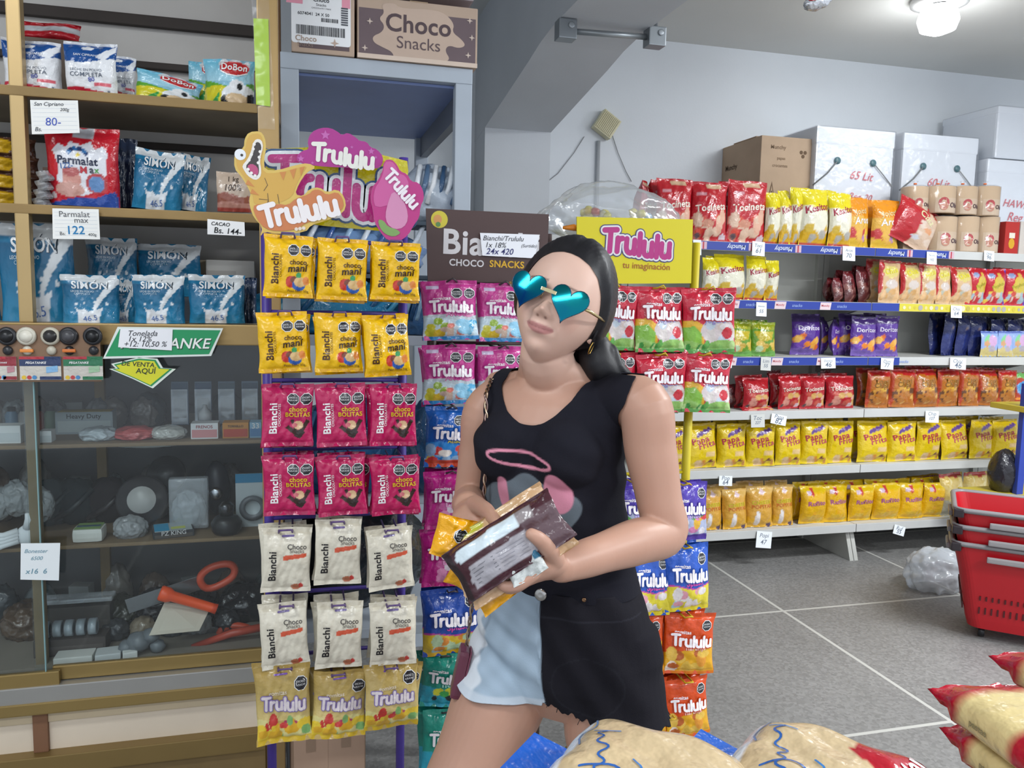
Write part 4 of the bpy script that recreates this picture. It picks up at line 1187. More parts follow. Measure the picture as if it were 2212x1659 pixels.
item('folded_cloth', mb, 315, YA + .1, z_i1 - .045, 'pale folded cloth under the top glass shelf', 'cloth')
# hung wire holder keeps the folded cloth: a thin bracket under the shelf
T(MB('metal').tube([(P(270, 1000, YA + .16).x, YA + .16, z_i1 - .01), (P(270, 1000, YA + .16).x, YA + .16, z_i1 - .047), (P(370, 1000, YA + .16).x, YA + .16, z_i1 - .047), (P(370, 1000, YA + .16).x, YA + .16, z_i1 - .01)], .002, '707274', None, 6).build('wire_bracket'), 'thin wire bracket under the top glass shelf', 'bracket')
# bottom level
ZB = ZI[0]
A, B = P(345, 1280, YA - .02), P(468, 1316, YA - .02)
v = B - A; L_ = v.length
M_ = Matrix.Translation((0, 0, 0)) @ v.to_track_quat('Z', 'Y').to_matrix().to_4x4()
mb = MB('plastic').lathe([(.0, 0), (.017, 0), (.02, .004), (.02, .022), (.014, .034), (.0125, L_ - .012), (.014, L_)], ['e0481c', 'f0521c', 'f4561c', 'f0521c', 'f4561c', 'e0481c'], None, 16, M_)
o = mb.build('orange_torch', None, A); T(o, 'bright orange torch standing askew behind the glass', 'torch')
def saw(px, y, rz, tilt, label, ln=.2):
    r0 = empty('hand_saw', P(px, y, YA + .07)); r0.rotation_euler = (0, tilt, rz)
    h = MB('plastic')
    lp_ = [Vector((a_, 0, b_)) for a_, b_ in smooth2([(0, -.03), (.07, -.02), (.09, .005), (.075, .03), (.02, .034), (-.012, .012)], 2)]
    h.tube(lp_, .0105, 'd8502e', None, 8, True)
    h.build('handle', r0)
    MB('metal').box((-ln, -.001, -.02), (-.005, .001, .02), '8f9296', None, .0005).build('blade', r0)
    T(r0, label, 'saw', 'hand saws with orange handles')
saw(440, 1256, .1, -.25, 'hand saw with orange handle, upper one on the bottom shelf')
saw(480, 1372, -.05, .2, 'hand saw with orange handle, lower one by the paper card', .12)
T(MB('plastic').tube([P(415, 1398, YA), P(500, 1368, YA), P(570, 1354, YA)], [.008, .011, .011], 'bf4a34').build('saw_handle', None), 'long dull red tool handle along the bottom shelf', 'tool handle')
mb = MB('paper')
q = [P(x, y, YA - .03) for x, y in ((352, 1309), (452, 1322), (432, 1356), (325, 1366))]
cen = sum(q, Vector()) / 4
n_ = Vector((0, -.55, .83))
mb.add([p_ - cen + (Vector((0, .03, 0)) if i < 2 else Vector((0, -.02, 0))) for i, p_ in enumerate(q)] + [p_ - cen + Vector((0, .002, -.0015)) + (Vector((0, .03, 0)) if i < 2 else Vector((0, -.02, 0))) for i, p_ in enumerate(q)], [(3, 2, 1, 0), (4, 5, 6, 7), (0, 1, 5, 4), (1, 2, 6, 5), (2, 3, 7, 6), (3, 0, 4, 7)], 'cfc7b6')
T(mb.build('folded_card', None, cen), 'cream folded card leaning under the orange torch', 'card')
for i in range(5):
    M_ = Matrix.Translation((0, 0, .022)) @ Matrix.Rotation(math.pi / 2, 4, 'Y')
    mb = MB('clear_film').lathe([(.012, -.01), (.022, -.01), (.022, .01), (.012, .01), (.012, -.01)], 'ffffff', None, 18, M_)
    mb.lathe([(.011, -.009), (.021, -.009), (.021, .009), (.011, .009), (.011, -.009)], ['6a7c86', '8fa0a8', '6a7c86', '55646c'], 'plastic', 18, M_)
    item('tape_roll', mb, 85 + i * 26, YA + .02, ZB + .045, 'shiny clear tape roll, ' + ('first', 'second', 'third', 'fourth', 'last')[i] + ' in the row at lower left', 'tape roll', 0, 'row of clear tape rolls')
T(printed_box(.17, .06, .044, '4a4340', '5a534f').build('carton', None, (P(135, 1000, YA).x, YA - .0, ZB)), 'dark low carton under the row of tape rolls', 'carton')
for i, (px, col, w_) in enumerate(((140, 'd9dad4', .09), (218, 'cdd2d2', .06), (268, 'e0e2de', .035))):
    item('paper_scrap', MB('paper').box((-w_ / 2, 0, 0), (w_ / 2, .05, .018), col, None, .003), px, YA - .055, ZB, 'pale paper packet at the front of the bottom shelf, ' + ('left', 'middle', 'right')[i] + ' one', 'packet', .1 * i)
mb = MB('plastic')
for k, (x, z, r) in enumerate(((0, .03, .03), (.03, .045, .022), (-.03, .02, .02), (.045, .015, .02))):
    mb.ball((x, .02, z), (r, r, r * .9), '6f757a', None, 12, 8, .1, k)
item('pipe_fitting', mb, 285, YA - .04, ZB, 'grey plastic pipe fittings heaped at the bottom shelf', 'fitting')
for i, (px, col, r, lb) in enumerate(((235, '3b3d33', .05, 'olive dark bag'), (330, '232326', .055, 'black bag of tools'), (400, '2b2a2d', .05, 'black plastic bundle'), (520, '1f1f23', .055, 'black bundle at the right end'), (30, '5c4a3a', .05, 'brown bundle at the far left'))):
    mb = MB('film').crumple((0, .06, r * .72), (r * 1.25, .06, r * 1.1), .2, 50 + i, col, None, True, 5, 2.0, False)
    item('tool_bundle', mb, px, YA + .11, ZB, lb + ' on the bottom shelf', 'bundle')
mb = MB('clear_film').box((-.09, 0, 0), (.09, .05, .012), 'ffffff', None, .004); mb.box((-.02, .0, .002), (.02, .04, .01), '2c4a9a')
item('plastic_tray', mb, 150, YA + .05, ZB + .12, 'clear plastic tray with a blue label above the tapes', 'tray')
T(printed_box(.16, .05, .1, '4a4642', '57524e').build('carton', None, (P(150, 1000, YA + .06).x, YA + .08, ZB)), 'dark carton holding the clear plastic tray', 'carton')

# a back row of hardware in bags fills each level
nth = ['first', 'second', 'third', 'fourth', 'fifth', 'sixth', 'seventh', 'eighth', 'ninth', 'tenth']
rnd = random.Random(21)
for zz, lv, n, hh in ((z_i1, 'top', 8, .05), (z_i2, 'middle', 8, .085), (ZI[0], 'bottom', 8, .08)):
    for i in range(n):
        px = -10 + i * 590 / (n - 1)
        col = rnd.choice(['5c5a58', '4c5558', '6f6a64', '3c4246', '7a7d7e', '55606a', '5a4c42', '868a8a'])
        r = hh * rnd.uniform(.75, 1.15)
        if i % 3 == 2:
            mb = printed_box(.055, .04, r * 1.3, col, rnd.choice(['8a8d8f', '6c5348', '4a5c6c', '9a9488']))
            o = item('small_box', mb, px, YA + .24, zz, 'dim box in the back row of the ' + lv + ' level behind glass, ' + nth[i] + ' from left', 'box', rnd.uniform(-.3, .3), 'back row behind glass')
        else:
            mb = MB('film').crumple((0, 0, r * .72), (.042, .03, r), .2, 70 + i + int(zz * 100), col, None, True, 4, 1.9, False)
            o = item('parts_bag', mb, px, YA + .25, zz, 'dull plastic bag in the back row of the ' + lv + ' level behind glass, ' + nth[i] + ' from left', 'parts bag', 0, 'back row behind glass')
for i in range(6):
    px = 175 + i * 62
    col = ('7d8488', '3d3f42', '8c7f6c', '4a525a', '939696', '2e2f33')[i]
    mb = MB('film').crumple((0, 0, .024), (.032, .026, .032), .22, 120 + i, col, None, True, 4, 1.9, False)
    item('parts_bag', mb, px, YA + .085, ZI[0], 'small hardware bag in the middle of the bottom level, ' + nth[i] + ' from left', 'parts bag', 0, 'hardware bags on the bottom level')
for i in range(5):
    px = 120 + i * 70
    col = ('3a3c3e', '5a6064', '343236', '6c7072', '2c2f36')[i]
    mb = MB('film').crumple((0, 0, .026), (.034, .024, .036), .22, 140 + i, col, None, True, 4, 1.9, False)
    item('parts_bag', mb, px, YA + .2, z_i2 + .0, 'dark hardware bag set back on the middle level, ' + nth[i] + ' from left', 'parts bag', 0, 'hardware bags on the middle level')
for i in range(4):
    mb = MB('plastic').lathe([(.014, 0), (.016, .004), (.016, .05), (.010, .058), (.010, .07), (0, .071)], [('5c7c94', '90908c', '7a4038', '4a6850')[i]] * 3 + ['2a2a2c'] * 2, None, 16)
    item('small_bottle', mb, 30 + i * 28, YA + .17, z_i1, ('blue', 'grey', 'dull red', 'dull green')[i] + ' small bottle set back at the left of the top glass level', 'bottle', 0, 'small bottles behind glass')

# ---------------------------------------------------------------- the two candy stands
bi_mani = [('fill', 'eab808'), ('rect', 0, .93, 1, 1, 'e0a800'), ('rect', 0, 0, 1, .05, 'd9a204'), ('ell', .56, .25, .12, .1, 'c23a2c'), ('ell', .62, .28, .08, .06, '7a4030'), ('ell', .72, .2, .14, .09, '2d5aa8'), ('ell', .75, .25, .13, .08, 'd4b078'), ('ell', .88, .27, .07, .07, 'd8823a'), ('ell', .72, .36, .06, .045, '3c9a5c')]
def bi_dec(main, title, c1, c2, sub):
    return [('text', 'Bianchi', .21, .45, .62, main, .03, 90), ('text', 'CHOCOLATES', .33, .5, .46, main, .0, 90), ('oct', .6, .76, .115), ('oct', .86, .76, .115)] + [('text', title[0], .7, .57, .36, c1, .02)] + ([('text', title[1], .7, .47, .44, c2, .03, 4, .15)] if len(title) > 1 else []) + ([('text', sub, .7, .1, .42, main, 0)] if sub else [])
kind('mani', 'candy_bag', 3, split=True, w=.105, h=.135, t=.026, nx=64, nz=80, ops=bi_mani, decals=bi_dec('4a2c10', ('choco', 'maní'), '4a2c10', '3a2208', 'Peso Neto 50g'))
kind('cacho', 'candy_bag', 3, split=True, w=.105, h=.135, t=.026, nx=64, nz=80, crease=1.2,
     ops=[('fill', 'b81656'), ('rect', 0, .93, 1, 1, 'a3124c'), ('rect', 0, 0, 1, .06, 'a3124c'), ('poly', [(.45, .3), (.52, .34), (.7, .22), (.66, .16)], '3a2620'), ('poly', [(.55, .42), (.62, .44), (.72, .22), (.66, .2)], '33211c'), ('poly', [(.95, .4), (.88, .44), (.7, .22), (.74, .16)], '3a2620'), ('poly', [(.62, .16), (.74, .12), (.84, .22), (.74, .3)], '2c1c18'), ('ell', .71, .34, .1, .07, 'd9b48a'), ('ell', .64, .34, .05, .04, 'c86a70')],
     decals=[d for d in bi_dec('f2eef0', ('choco',), 'e8c81c', 'e8c81c', 'CHOCOLATE')[:4]] + [('text', 'choco', .7, .6, .36, 'd8b81c', .035), ('text', 'BOLITAS', .7, .51, .5, 'd8b81c', .05)])
kind('white_choc', 'candy_bag', 3, split=True, w=.1, h=.135, t=.022, nx=56, nz=72,
     ops=[('fill', 'dcd6c4'), ('rect', 0, .9, 1, 1, 'cfc8b4'), ('poly', [(.42, .5), (.9, .56), (.9, .62), (.42, .58)], 'd0583c'), ('ell', .7, .08, .1, .05, 'b0684a'), ('ell', .8, .1, .05, .04, 'c8403a')],
     decals=[('text', 'Bianchi', .2, .42, .62, '1e1c20', .02, 90), ('text', 'Choco', .7, .72, .4, '55504c', .015), ('text', 'Snacks', .7, .655, .3, '6a645e', .0), ('line', [(.4, .88), (.62, .88)], .004, '6a5c90')])
kind('gold_gummy', 'candy_bag', 3, split=True, w=.115, h=.15, t=.03, nx=64, nz=80, crease=1.4,
     ops=[('fill', 'b89c58'), ('grad', .3, 1, 'd2bd7c', 'a88c48'), ('wave', .3, .04, 9, 1, 'd8cf8c'), ('blobs', 5, .05, .06, .95, .3, 16, .1, ['c23a34', 'd8a82c', 'e0c23a', '7fae6a', 'c8d8c8', 'a83a5c']), ('rect', 0, 0, 1, .07, 'cfae2c')],
     decals=[('logo', .5, .52, .84, 'e2d8dc', '8c7bb0', -3, .06), ('text', 'gomitas', .4, .66, .34, 'ddd0b8', .02), ('oct', .84, .76, .12), ('line', [(.36, .9), (.58, .9)], .003, '6a3ca0')])
def tru(key, bg, grad, extra, rim, sub, subc, octs=((.62, .78), (.86, .78)), ly=.56, fill='f2ecf0', w=.122, h=.15, rot=-2, logo_w=.84, lx=.52):
    kind(key, 'gummy_bag', 2, split=True, w=w, h=h, t=.032, nx=58, nz=70, crease=1.3,
         ops=[('fill', bg)] + ([('grad', *grad)] if grad else []) + extra,
         decals=[('logo', lx, ly, logo_w, fill, rim, rot, .05), ('text', 'gomitas', .34, ly + .13, .32, fill, .02), ('text', sub, .6, ly - .12, .4, subc, .03)] + [('oct', a, b, .1) for a, b in octs])
tru('pink', 'c03a8c', None, [('wave', .42, .02, 6, 0, 'b9c4cc'), ('wave', .36, .03, 5, 1, 'c4d8e2'), ('blobs', 3, .05, .1, .4, .34, 5, .09, ['c8c238', '94b43c', 'd0b030', '3c4c90']), ('blobs', 4, .4, .1, .75, .25, 5, .1, ['c8b0a0', 'c04a44', 'd87868', 'b8a898']), ('blobs', 9, .7, .1, 1, .36, 6, .1, ['2f94c8', '8fc8e4', '48a8d4']), ('rect', 0, 0, 1, .07, '2a7cb8'), ('ell', .84, .45, .12, .07, 'd88cb4'), ('rect', .08, .86, .3, .92, 'd0c0dc')], 'a82c80', 'AROS', 'c04a90')
tru('sour_blue', '1c5cb0', None, [('wave', .4, .03, 6, 0, '2f86d0'), ('blobs', 3, .05, .1, .95, .34, 12, .1, ['e0d8d0', 'd8b860', 'b85030', 'c83c3c', '8fb0d0']), ('rect', 0, 0, 1, .12, 'c44428')], '184c98', 'AciBesos', 'd8c83c')
tru('magenta', 'b41a7c', None, [('blobs', 3, .2, .1, .95, .4, 12, .1, ['d88cb4', 'e8c0d4', 'c8609c', 'e4d8e0']), ('rect', 0, 0, 1, .06, 'a01468')], '9a1468', 'Love', 'e8a0cc', octs=((.84, .8),))
tru('navy', '24489c', ('', 0) and None, [('wave', .36, .03, 6, 1, 'c03c98'), ('wave', .34, .03, 6, 1, 'd8b830'), ('blobs', 3, .2, .1, .95, .3, 10, .1, ['d8c8b0', 'a8c8d8', 'd8a030', 'd88838', 'b8d0a8']), ('rect', 0, 0, 1, .06, 'd0a428')], '1c3a84', 'Splash', 'd048a0', octs=((.84, .8),))
tru('teal', '1f8a78', None, [('wave', .36, .03, 6, 1, '2c9ab0'), ('blobs', 8, .2, .12, .95, .34, 8, .09, ['c8c838', '3c9c4c', 'a83c70', '242a2c', '38a8b8']), ('rect', 0, 0, 1, .07, '2a9cb4')], '1a7868', 'neon', 'a0d8c8', octs=((.84, .8),))
tru('yogurt', 'bf2038', None, [('poly', [(0, .5), (.2, .52), (.4, .42), (.4, 0), (0, 0)], 'd8a82c'), ('poly', [(0, .4), (.2, .42), (.36, .3), (.36, 0), (0, 0)], '7cb03c'), ('ell', .66, .34, .32, .2, 'ccc0c0'), ('blobs', 3, .4, .18, .95, .42, 9, .09, ['d0c8c4', 'c8b8b0', 'b8c4d0', 'd8d0d0']), ('ell', .84, .3, .1, .09, 'c02c38'), ('wave', .17, .03, 9, 1, '8cb860'), ('blobs', 7, 0, .03, 1, .14, 10, .08, ['3c8c3c', '5ca048', '7cb058', 'a8c880']), ('rect', 0, 0, 1, .05, '4c8c38')], 'a41c34', 'yogurt', '9088c0', octs=((.62, .83), (.84, .83)), ly=.6)
tru('purple', '4a34a0', None, [('wave', .5, .03, 6, 1, 'a8b0cc'), ('blobs', 3, .05, .15, .95, .45, 16, .1, ['d8d4dc', 'c83c40', 'd8a838', '5c9c48', 'c878a8']), ('rect', 0, 0, 1, .1, '4a2c98')], '3c2c8c', 'ositos', 'b8a0e0', octs=((.84, .8),))
tru('blue_splash', '1f52b4', None, [('wave', .4, .03, 6, 1, 'c03c98'), ('wave', .38, .03, 6, 1, 'd8c834'), ('blobs', 3, .2, .1, .95, .34, 10, .1, ['d8d0c8', 'a8c8d8', 'd8c830', 'd898a8', 'e0d8d8']), ('rect', 0, 0, 1, .07, 'd8c424')], '1c48a0', 'Splash', 'd048a0', octs=((.8, .78),))
tru('orange', 'd0480e', None, [('poly', [(0, .35), (.5, .42), (1, .56), (1, 0), (0, 0)], 'd8a014'), ('blobs', 3, .1, .1, .95, .4, 10, .11, ['d8c8b0', 'e0d0c0', 'd89030', 'b05a24', 'd8b048']), ('rect', 0, 0, 1, .05, 'd0700c')], 'c03c0c', 'naranja', 'e8b0a0', octs=((.82, .8),))

ORD = ['top', 'second', 'third', 'fourth', 'fifth', 'sixth', 'bottom']
SIDE = ['left', 'middle', 'right']
Y1 = 1.76
rows = [
 ('mani', [(568, 508, 676, 642), (684, 516, 793, 648), (800, 524, 906, 648)], 'yellow chocolate peanut bag', 3),
 ('mani', [(560, 674, 671, 803), (680, 676, 785, 803), (787, 680, 889, 812)], 'yellow chocolate peanut bag', 2),
 ('cacho', [(564, 829, 678, 963), (684, 828, 794, 963), (798, 829, 900, 962)], 'magenta chocolate candy bag', 3),
 ('cacho', [(569, 982, 683, 1112), (688, 982, 795, 1112), (803, 984, 909, 1110)], 'magenta chocolate candy bag', 3),
 ('white_choc', [(563, 1140, 671, 1278), (678, 1122, 780, 1262), (797, 1140, 894, 1272)], 'cream white-chocolate bag', 3),
 ('white_choc', [(567, 1302, 671, 1442), (680, 1300, 782, 1442), (799, 1300, 899, 1436)], 'cream white-chocolate bag', 3),
 ('gold_gummy', [(555, 1436, 676, 1601), (671, 1448, 790, 1590), (785, 1434, 904, 1570)], 'gold gummy candy bag', 2)]
for r_, (k, boxes, desc, n) in enumerate(rows):
    for s_, bx in enumerate(boxes):
        hung(k, *bx, Y1, n, desc + ', {} on the ' + SIDE[s_] + ' hook, ' + ORD[r_] + ' row, purple stand', desc + 's on the purple stand', .032 if k == 'gold_gummy' else .027)

PUR = '4c3a94'
st = empty('candy_stand', (P(735, 1600, Y1 + .09).x, Y1 + .09, 0))
ox = st.location.x
xa, xb = P(580, 1000, Y1 + .09).x - ox, P(868, 1000, Y1 + .09).x - ox
ztop = P(700, 330, Y1 + .09).z
for xx in (xa, xb):
    MB('paint').tube([(xx, 0, .02), (xx, 0, ztop)], .0105, PUR).build('pole', st)
    MB('paint').tube([(xx, -.16, .012), (xx, .16, .012)], .011, PUR).build('foot', st)
for r_, (k, boxes, desc, n) in enumerate(rows):
    zz = P(730, sum(b_[1] for b_ in boxes) / 3 + 14, Y1).z
    MB('paint').tube([(xa, 0, zz + .012), (xb, 0, zz + .012)], .005, PUR, None, 8).build('crossbar', st)
    for s_, bx in enumerate(boxes):
        hx = P((bx[0] + bx[2]) / 2, bx[1], Y1).x - ox
        hz = P((bx[0] + bx[2]) / 2, bx[1] + 12, Y1).z
        MB('paint').tube([(hx - .014, 0, hz + .006), (hx - .014, -.105, hz + .006), (hx - .012, -.115, hz + .014), (hx + .012, -.115, hz + .014), (hx + .014, -.105, hz + .006), (hx + .014, 0, hz + .006)], .0022, '5a4478', None, 6).build('hook', st)
MB('paint').tube([(xa, 0, P(700, 1590, Y1).z), (xb, 0, P(700, 1590, Y1).z)], .006, PUR).build('crossbar', st)
T(st, 'narrow purple-posted wire stand hung with chocolate and gummy bags', 'display stand')

# header film-wrapped sign
def px2(pts, Y, cen):
    out = []
    for x, y in pts:
        q = P(x, y, Y) - cen
        out.append((q.x, q.z))
    return out[::-1]
def signboard(name, outline, Y, col, label, th=.004, side=None, mat='plastic', smooth_=0, cat='sign'):
    cen = P(sum(p[0] for p in outline) / len(outline), sum(p[1] for p in outline) / len(outline), Y)
    o = empty(name, cen)
    mb = MB(mat)
    pts = px2(outline, Y, cen)
    if smooth_: pts = smooth2(pts, smooth_)
    mb.prism(pts, fy((0, 0, 0)), -th, 0, col, None, side)
    T(o, label, cat)
    def at(x, y):
        q = P(x, y, Y) - cen
        return (q.x, q.z)
    def shape(p, off_, cc, sm=0, m_=None):
        r = [at(*v) for v in p][::-1]
        mb.poly(smooth2(r, sm) if sm else r, fy((0, 0, 0)), off_, cc, m_)
    def line(ps, wd, cc, off_):
        flat(mb, thick([[at(*v) for v in l] for l in ps], wd), fy((0, 0, 0)), off_, cc)
    return o, mb, at, shape, line
mpp = lambda Y: (P(700, 500, Y) - P(600, 500, Y)).x / 100       # metres per pixel there

YS = Y1 + .06
o, mb, at, shape, line = signboard('header_sign', [(573, 322), (668, 318), (790, 326), (880, 348), (882, 370), (866, 503), (700, 488), (575, 470)], YS, 'c9bf0a', 'yellow film-wrapped header sign behind the cut-out candy signs', mat='film')
k_ = mpp(YS)
logo(mb, fy((0, 0, 0)), .001, at(738, 412), 330 * k_, 'b42a7c', 'dfe6ea', '2c4f7c', -4, .1, .34, 1.25, 'film')
flat(mb, text2('imaginación', 170 * k_, .012), fy((0, 0, 0)), .0012, '8c5a1c', 'film', at(785, 466), -3)
mb.build('sign_panel', o)
YS2 = Y1 + .02
o, mb, at, shape, line = signboard('cutout_sign', [(640, 338), (652, 326), (668, 322), (664, 305), (672, 286), (692, 276), (714, 276), (732, 286), (738, 292), (752, 286), (770, 298), (776, 304), (792, 306), (800, 318), (814, 322), (828, 338), (826, 356), (814, 365), (760, 362), (700, 360), (655, 354), (643, 348)], YS2, 'a82a86', 'magenta cloud-shaped cut-out sign with white candy logo', smooth_=1, side='d8a8cc')
k_ = mpp(YS2)
logo(mb, fy((0, 0, 0)), .001, at(741, 338), 142 * k_, 'e4e2da', None, None, -5, .1, .40)
for x, y, r in ((703, 292, 11), (802, 327, 8), (650, 343, 8), (760, 318, 4), (690, 345, 4), (675, 352, 4), (722, 326, 3), (812, 340, 4)):
    cx_, cy_ = at(x, y)
    mb.poly([(a + cx_, b + cy_) for a, b in star(5, r * k_, r * k_ * .45)], fy((0, 0, 0)), .0008, 'bf62ac')
mb.build('sign_panel', o)
YS3 = Y1 + .005
# dinosaur-shaped card with orange cloud
dino = [(506, 336), (512, 324), (527, 320), (528, 300), (538, 285), (562, 283), (572, 296), (575, 320), (570, 345), (572, 367), (600, 368), (640, 356), (666, 352), (684, 362), (662, 372), (645, 398), (637, 420), (655, 424), (668, 408), (690, 404), (706, 416), (728, 408), (744, 424), (748, 450), (732, 466), (700, 478), (672, 486), (660, 502), (600, 506), (570, 500), (562, 512), (567, 490), (548, 470), (540, 448), (538, 430), (542, 418), (532, 398), (520, 380), (506, 364)]
o, mb, at, shape, line = signboard('cutout_sign', dino, YS3, 'd6b65c', 'yellow dinosaur-shaped cut-out sign with orange candy logo', smooth_=1, side='e0cc84')
k_ = mpp(YS3)
shape([(510, 340), (516, 328), (530, 324), (533, 302), (541, 290), (560, 288), (567, 298), (569, 320), (565, 345), (568, 374), (600, 374), (640, 363), (664, 358), (655, 372), (640, 398), (632, 425), (600, 440), (550, 445), (546, 420), (536, 398), (524, 378), (512, 362)], .0006, 'cfa44c', 1)
shape([(553, 300), (565, 302), (569, 318), (561, 345), (565, 370), (562, 384), (551, 390), (535, 380), (526, 366), (523, 358), (535, 344), (543, 326), (546, 310)], .001, 'e6e2dc', 1)
shape([(555, 306), (563, 310), (565, 322), (557, 347), (560, 368), (558, 378), (550, 382), (538, 372), (530, 360), (540, 348), (548, 330), (549, 314)], .0013, '3b3433', 1)
shape([(533, 360), (543, 353), (556, 360), (559, 374), (552, 381), (541, 372)], .0016, 'b84a78', 1)
for p_ in ((549, 312), (547, 322), (543, 334), (538, 346), (562, 328), (560, 340), (558, 352), (536, 366), (543, 374), (551, 380)):
    cx_, cy_ = at(*p_)
    mb.poly([(a + cx_, b + cy_) for a, b in ngon(6, 3.6 * k_)], fy((0, 0, 0)), .0018, 'ece8e2')
cx_, cy_ = at(519, 334)
mb.poly([(a + cx_, b + cy_) for a, b in ngon(16, 12 * k_)], fy((0, 0, 0)), .0012, 'e4e8ec')
mb.poly([(a + cx_ + .003, b + cy_ - .001) for a, b in ngon(10, 3 * k_)], fy((0, 0, 0)), .0016, '3a332c')
for p_ in ([(604, 372), (612, 390), (618, 371)], [(626, 368), (634, 388), (640, 364)], [(648, 362), (650, 380), (658, 360)], [(530, 398), (550, 404), (536, 388)], [(540, 418), (560, 422), (545, 408)]):
    shape(p_, .0012, 'c88444')
line([[(572, 385), (578, 400), (570, 412)], [(560, 430), (580, 432), (574, 446)], [(600, 420), (603, 440)], [(578, 418), (580, 436)]], .0012, '6a5434', .0012)
shape([(545, 446), (560, 440), (580, 446), (600, 440), (622, 444), (640, 428), (668, 420), (676, 410), (692, 410), (706, 422), (728, 414), (740, 428), (743, 448), (728, 460), (690, 472), (660, 482), (640, 496), (600, 500), (572, 494), (555, 474)], .0014, 'c87a4a', 1)
logo(mb, fy((0, 0, 0)), .002, at(646, 456), 176 * k_, 'ece6e6', None, None, 13, .06, .40)
for j in range(3):
    cx_, cy_ = at(640 + j * 8, 495 - j)
    mb.poly([(a + cx_, b + cy_) for a, b in ngon(8, 4 * k_)], fy((0, 0, 0)), .002, 'e0d4c8')
mb.build('sign_panel', o)
o, mb, at, shape, line = signboard('cutout_sign', [(830, 346), (846, 344), (858, 356), (864, 370), (880, 376), (888, 392), (904, 394), (914, 410), (916, 430), (908, 446), (906, 470), (894, 486), (882, 508), (862, 522), (838, 520), (822, 502), (808, 478), (806, 452), (800, 430), (804, 404), (816, 390), (826, 372)], Y1 + .008, 'b8327e', 'pink drop-shaped cut-out sign with slanted white logo', smooth_=1, side='dca8c8')
k_ = mpp(Y1)
shape([(830, 350), (846, 348), (856, 360), (860, 374), (876, 380), (884, 398), (880, 420), (850, 440), (812, 450), (806, 430), (810, 406), (820, 392), (828, 374)], .0006, 'c85a98', 1)
logo(mb, fy((0, 0, 0)), .002, at(868, 408), 104 * k_, 'ece4ea', None, None, -47, .05, .36)
shape([(848, 412), (864, 424), (878, 446), (882, 474), (872, 492), (852, 496), (836, 484), (832, 464), (838, 438)], .001, 'd08ab0', 1)
shape([(816, 474), (828, 476), (838, 490), (858, 496), (866, 504), (850, 512), (832, 506), (820, 492)], .0014, '7ca05a', 1)
mb.build('sign_panel', o)

# ---------------------------------------------------------------- wide double stand
Y2 = 1.97
L2 = [('pink', [(914, 606, 1034, 734), (1034, 612, 1140, 738)], 'pink gummy candy bag', 2),
      ('pink', [(914, 744, 1030, 872), (1030, 748, 1140, 876)], 'pink gummy candy bag', 2),
      ('sour_blue', [(916, 878, 1032, 1008), (1032, 880, 1140, 1008)], 'bright blue sour gummy bag', 2),
      ('magenta', [(916, 1016, 1030, 1140), (1034, 1016, 1146, 1142)], 'magenta gummy candy bag', 2),
      ('magenta', [(910, 1140, 1028, 1264), (1034, 1142, 1146, 1264)], 'magenta gummy candy bag', 2),
      ('navy', [(912, 1272, 1040, 1412), (1044, 1272, 1160, 1410)], 'navy and yellow gummy bag', 2),
      ('teal', [(906, 1410, 1016, 1526), (1024, 1410, 1140, 1526)], 'teal gummy candy bag', 2),
      ('teal', [(908, 1530, 1018, 1672), (1024, 1530, 1140, 1672)], 'teal gummy candy bag', 2)]
ORD2 = ['top', 'second', 'third', 'fourth', 'fifth', 'sixth', 'seventh', 'bottom']
for r_, (k, boxes, desc, n) in enumerate(L2):
    for s_, bx in enumerate(boxes):
        hung(k, *bx, Y2, n, desc + ', {} on the ' + ('left', 'right')[s_] + ' hook, ' + ORD2[r_] + ' row, brown-headed stand', desc + 's on the brown-headed stand', .033)
Y2b = 2.02
R2 = [('yogurt', [(1276, 616, 1372, 756), (1368, 620, 1478, 760), (1474, 622, 1586, 762)], 'red and green gummy bag', 3, ('left', 'middle', 'right')),
      ('yogurt', [(1276, 762, 1376, 890), (1372, 764, 1482, 892), (1470, 764, 1575, 890)], 'red and green gummy bag', 3, ('left', 'middle', 'right')),
      ('purple', [(1328, 1040, 1426, 1164), (1432, 1042, 1526, 1166)], 'purple gummy candy bag', 2, ('left', 'right')),
      ('blue_splash', [(1346, 1188, 1446, 1330), (1432, 1178, 1532, 1318)], 'blue and yellow gummy bag', 3, ('left', 'right')),
      ('orange', [(1336, 1330, 1432, 1460), (1430, 1326, 1536, 1452)], 'orange gummy candy bag', 3, ('left', 'right')),
      ('orange', [(1340, 1468, 1436, 1590), (1436, 1466, 1532, 1588)], 'orange gummy candy bag', 3, ('left', 'right')),
      ('orange', [(1396, 1545, 1496, 1660), (1296, 1580, 1396, 1680)], 'orange gummy candy bag', 1, ('right', 'left'))]
for r_, (k, boxes, desc, n, sd) in enumerate(R2):
    for s_, bx in enumerate(boxes):
        hung(k, *bx, Y2b, n, desc + ', {} on the ' + sd[s_] + ' hook, ' + ORD2[r_] + ' row, yellow-poled stand', desc + 's on the yellow-poled stand', .033)

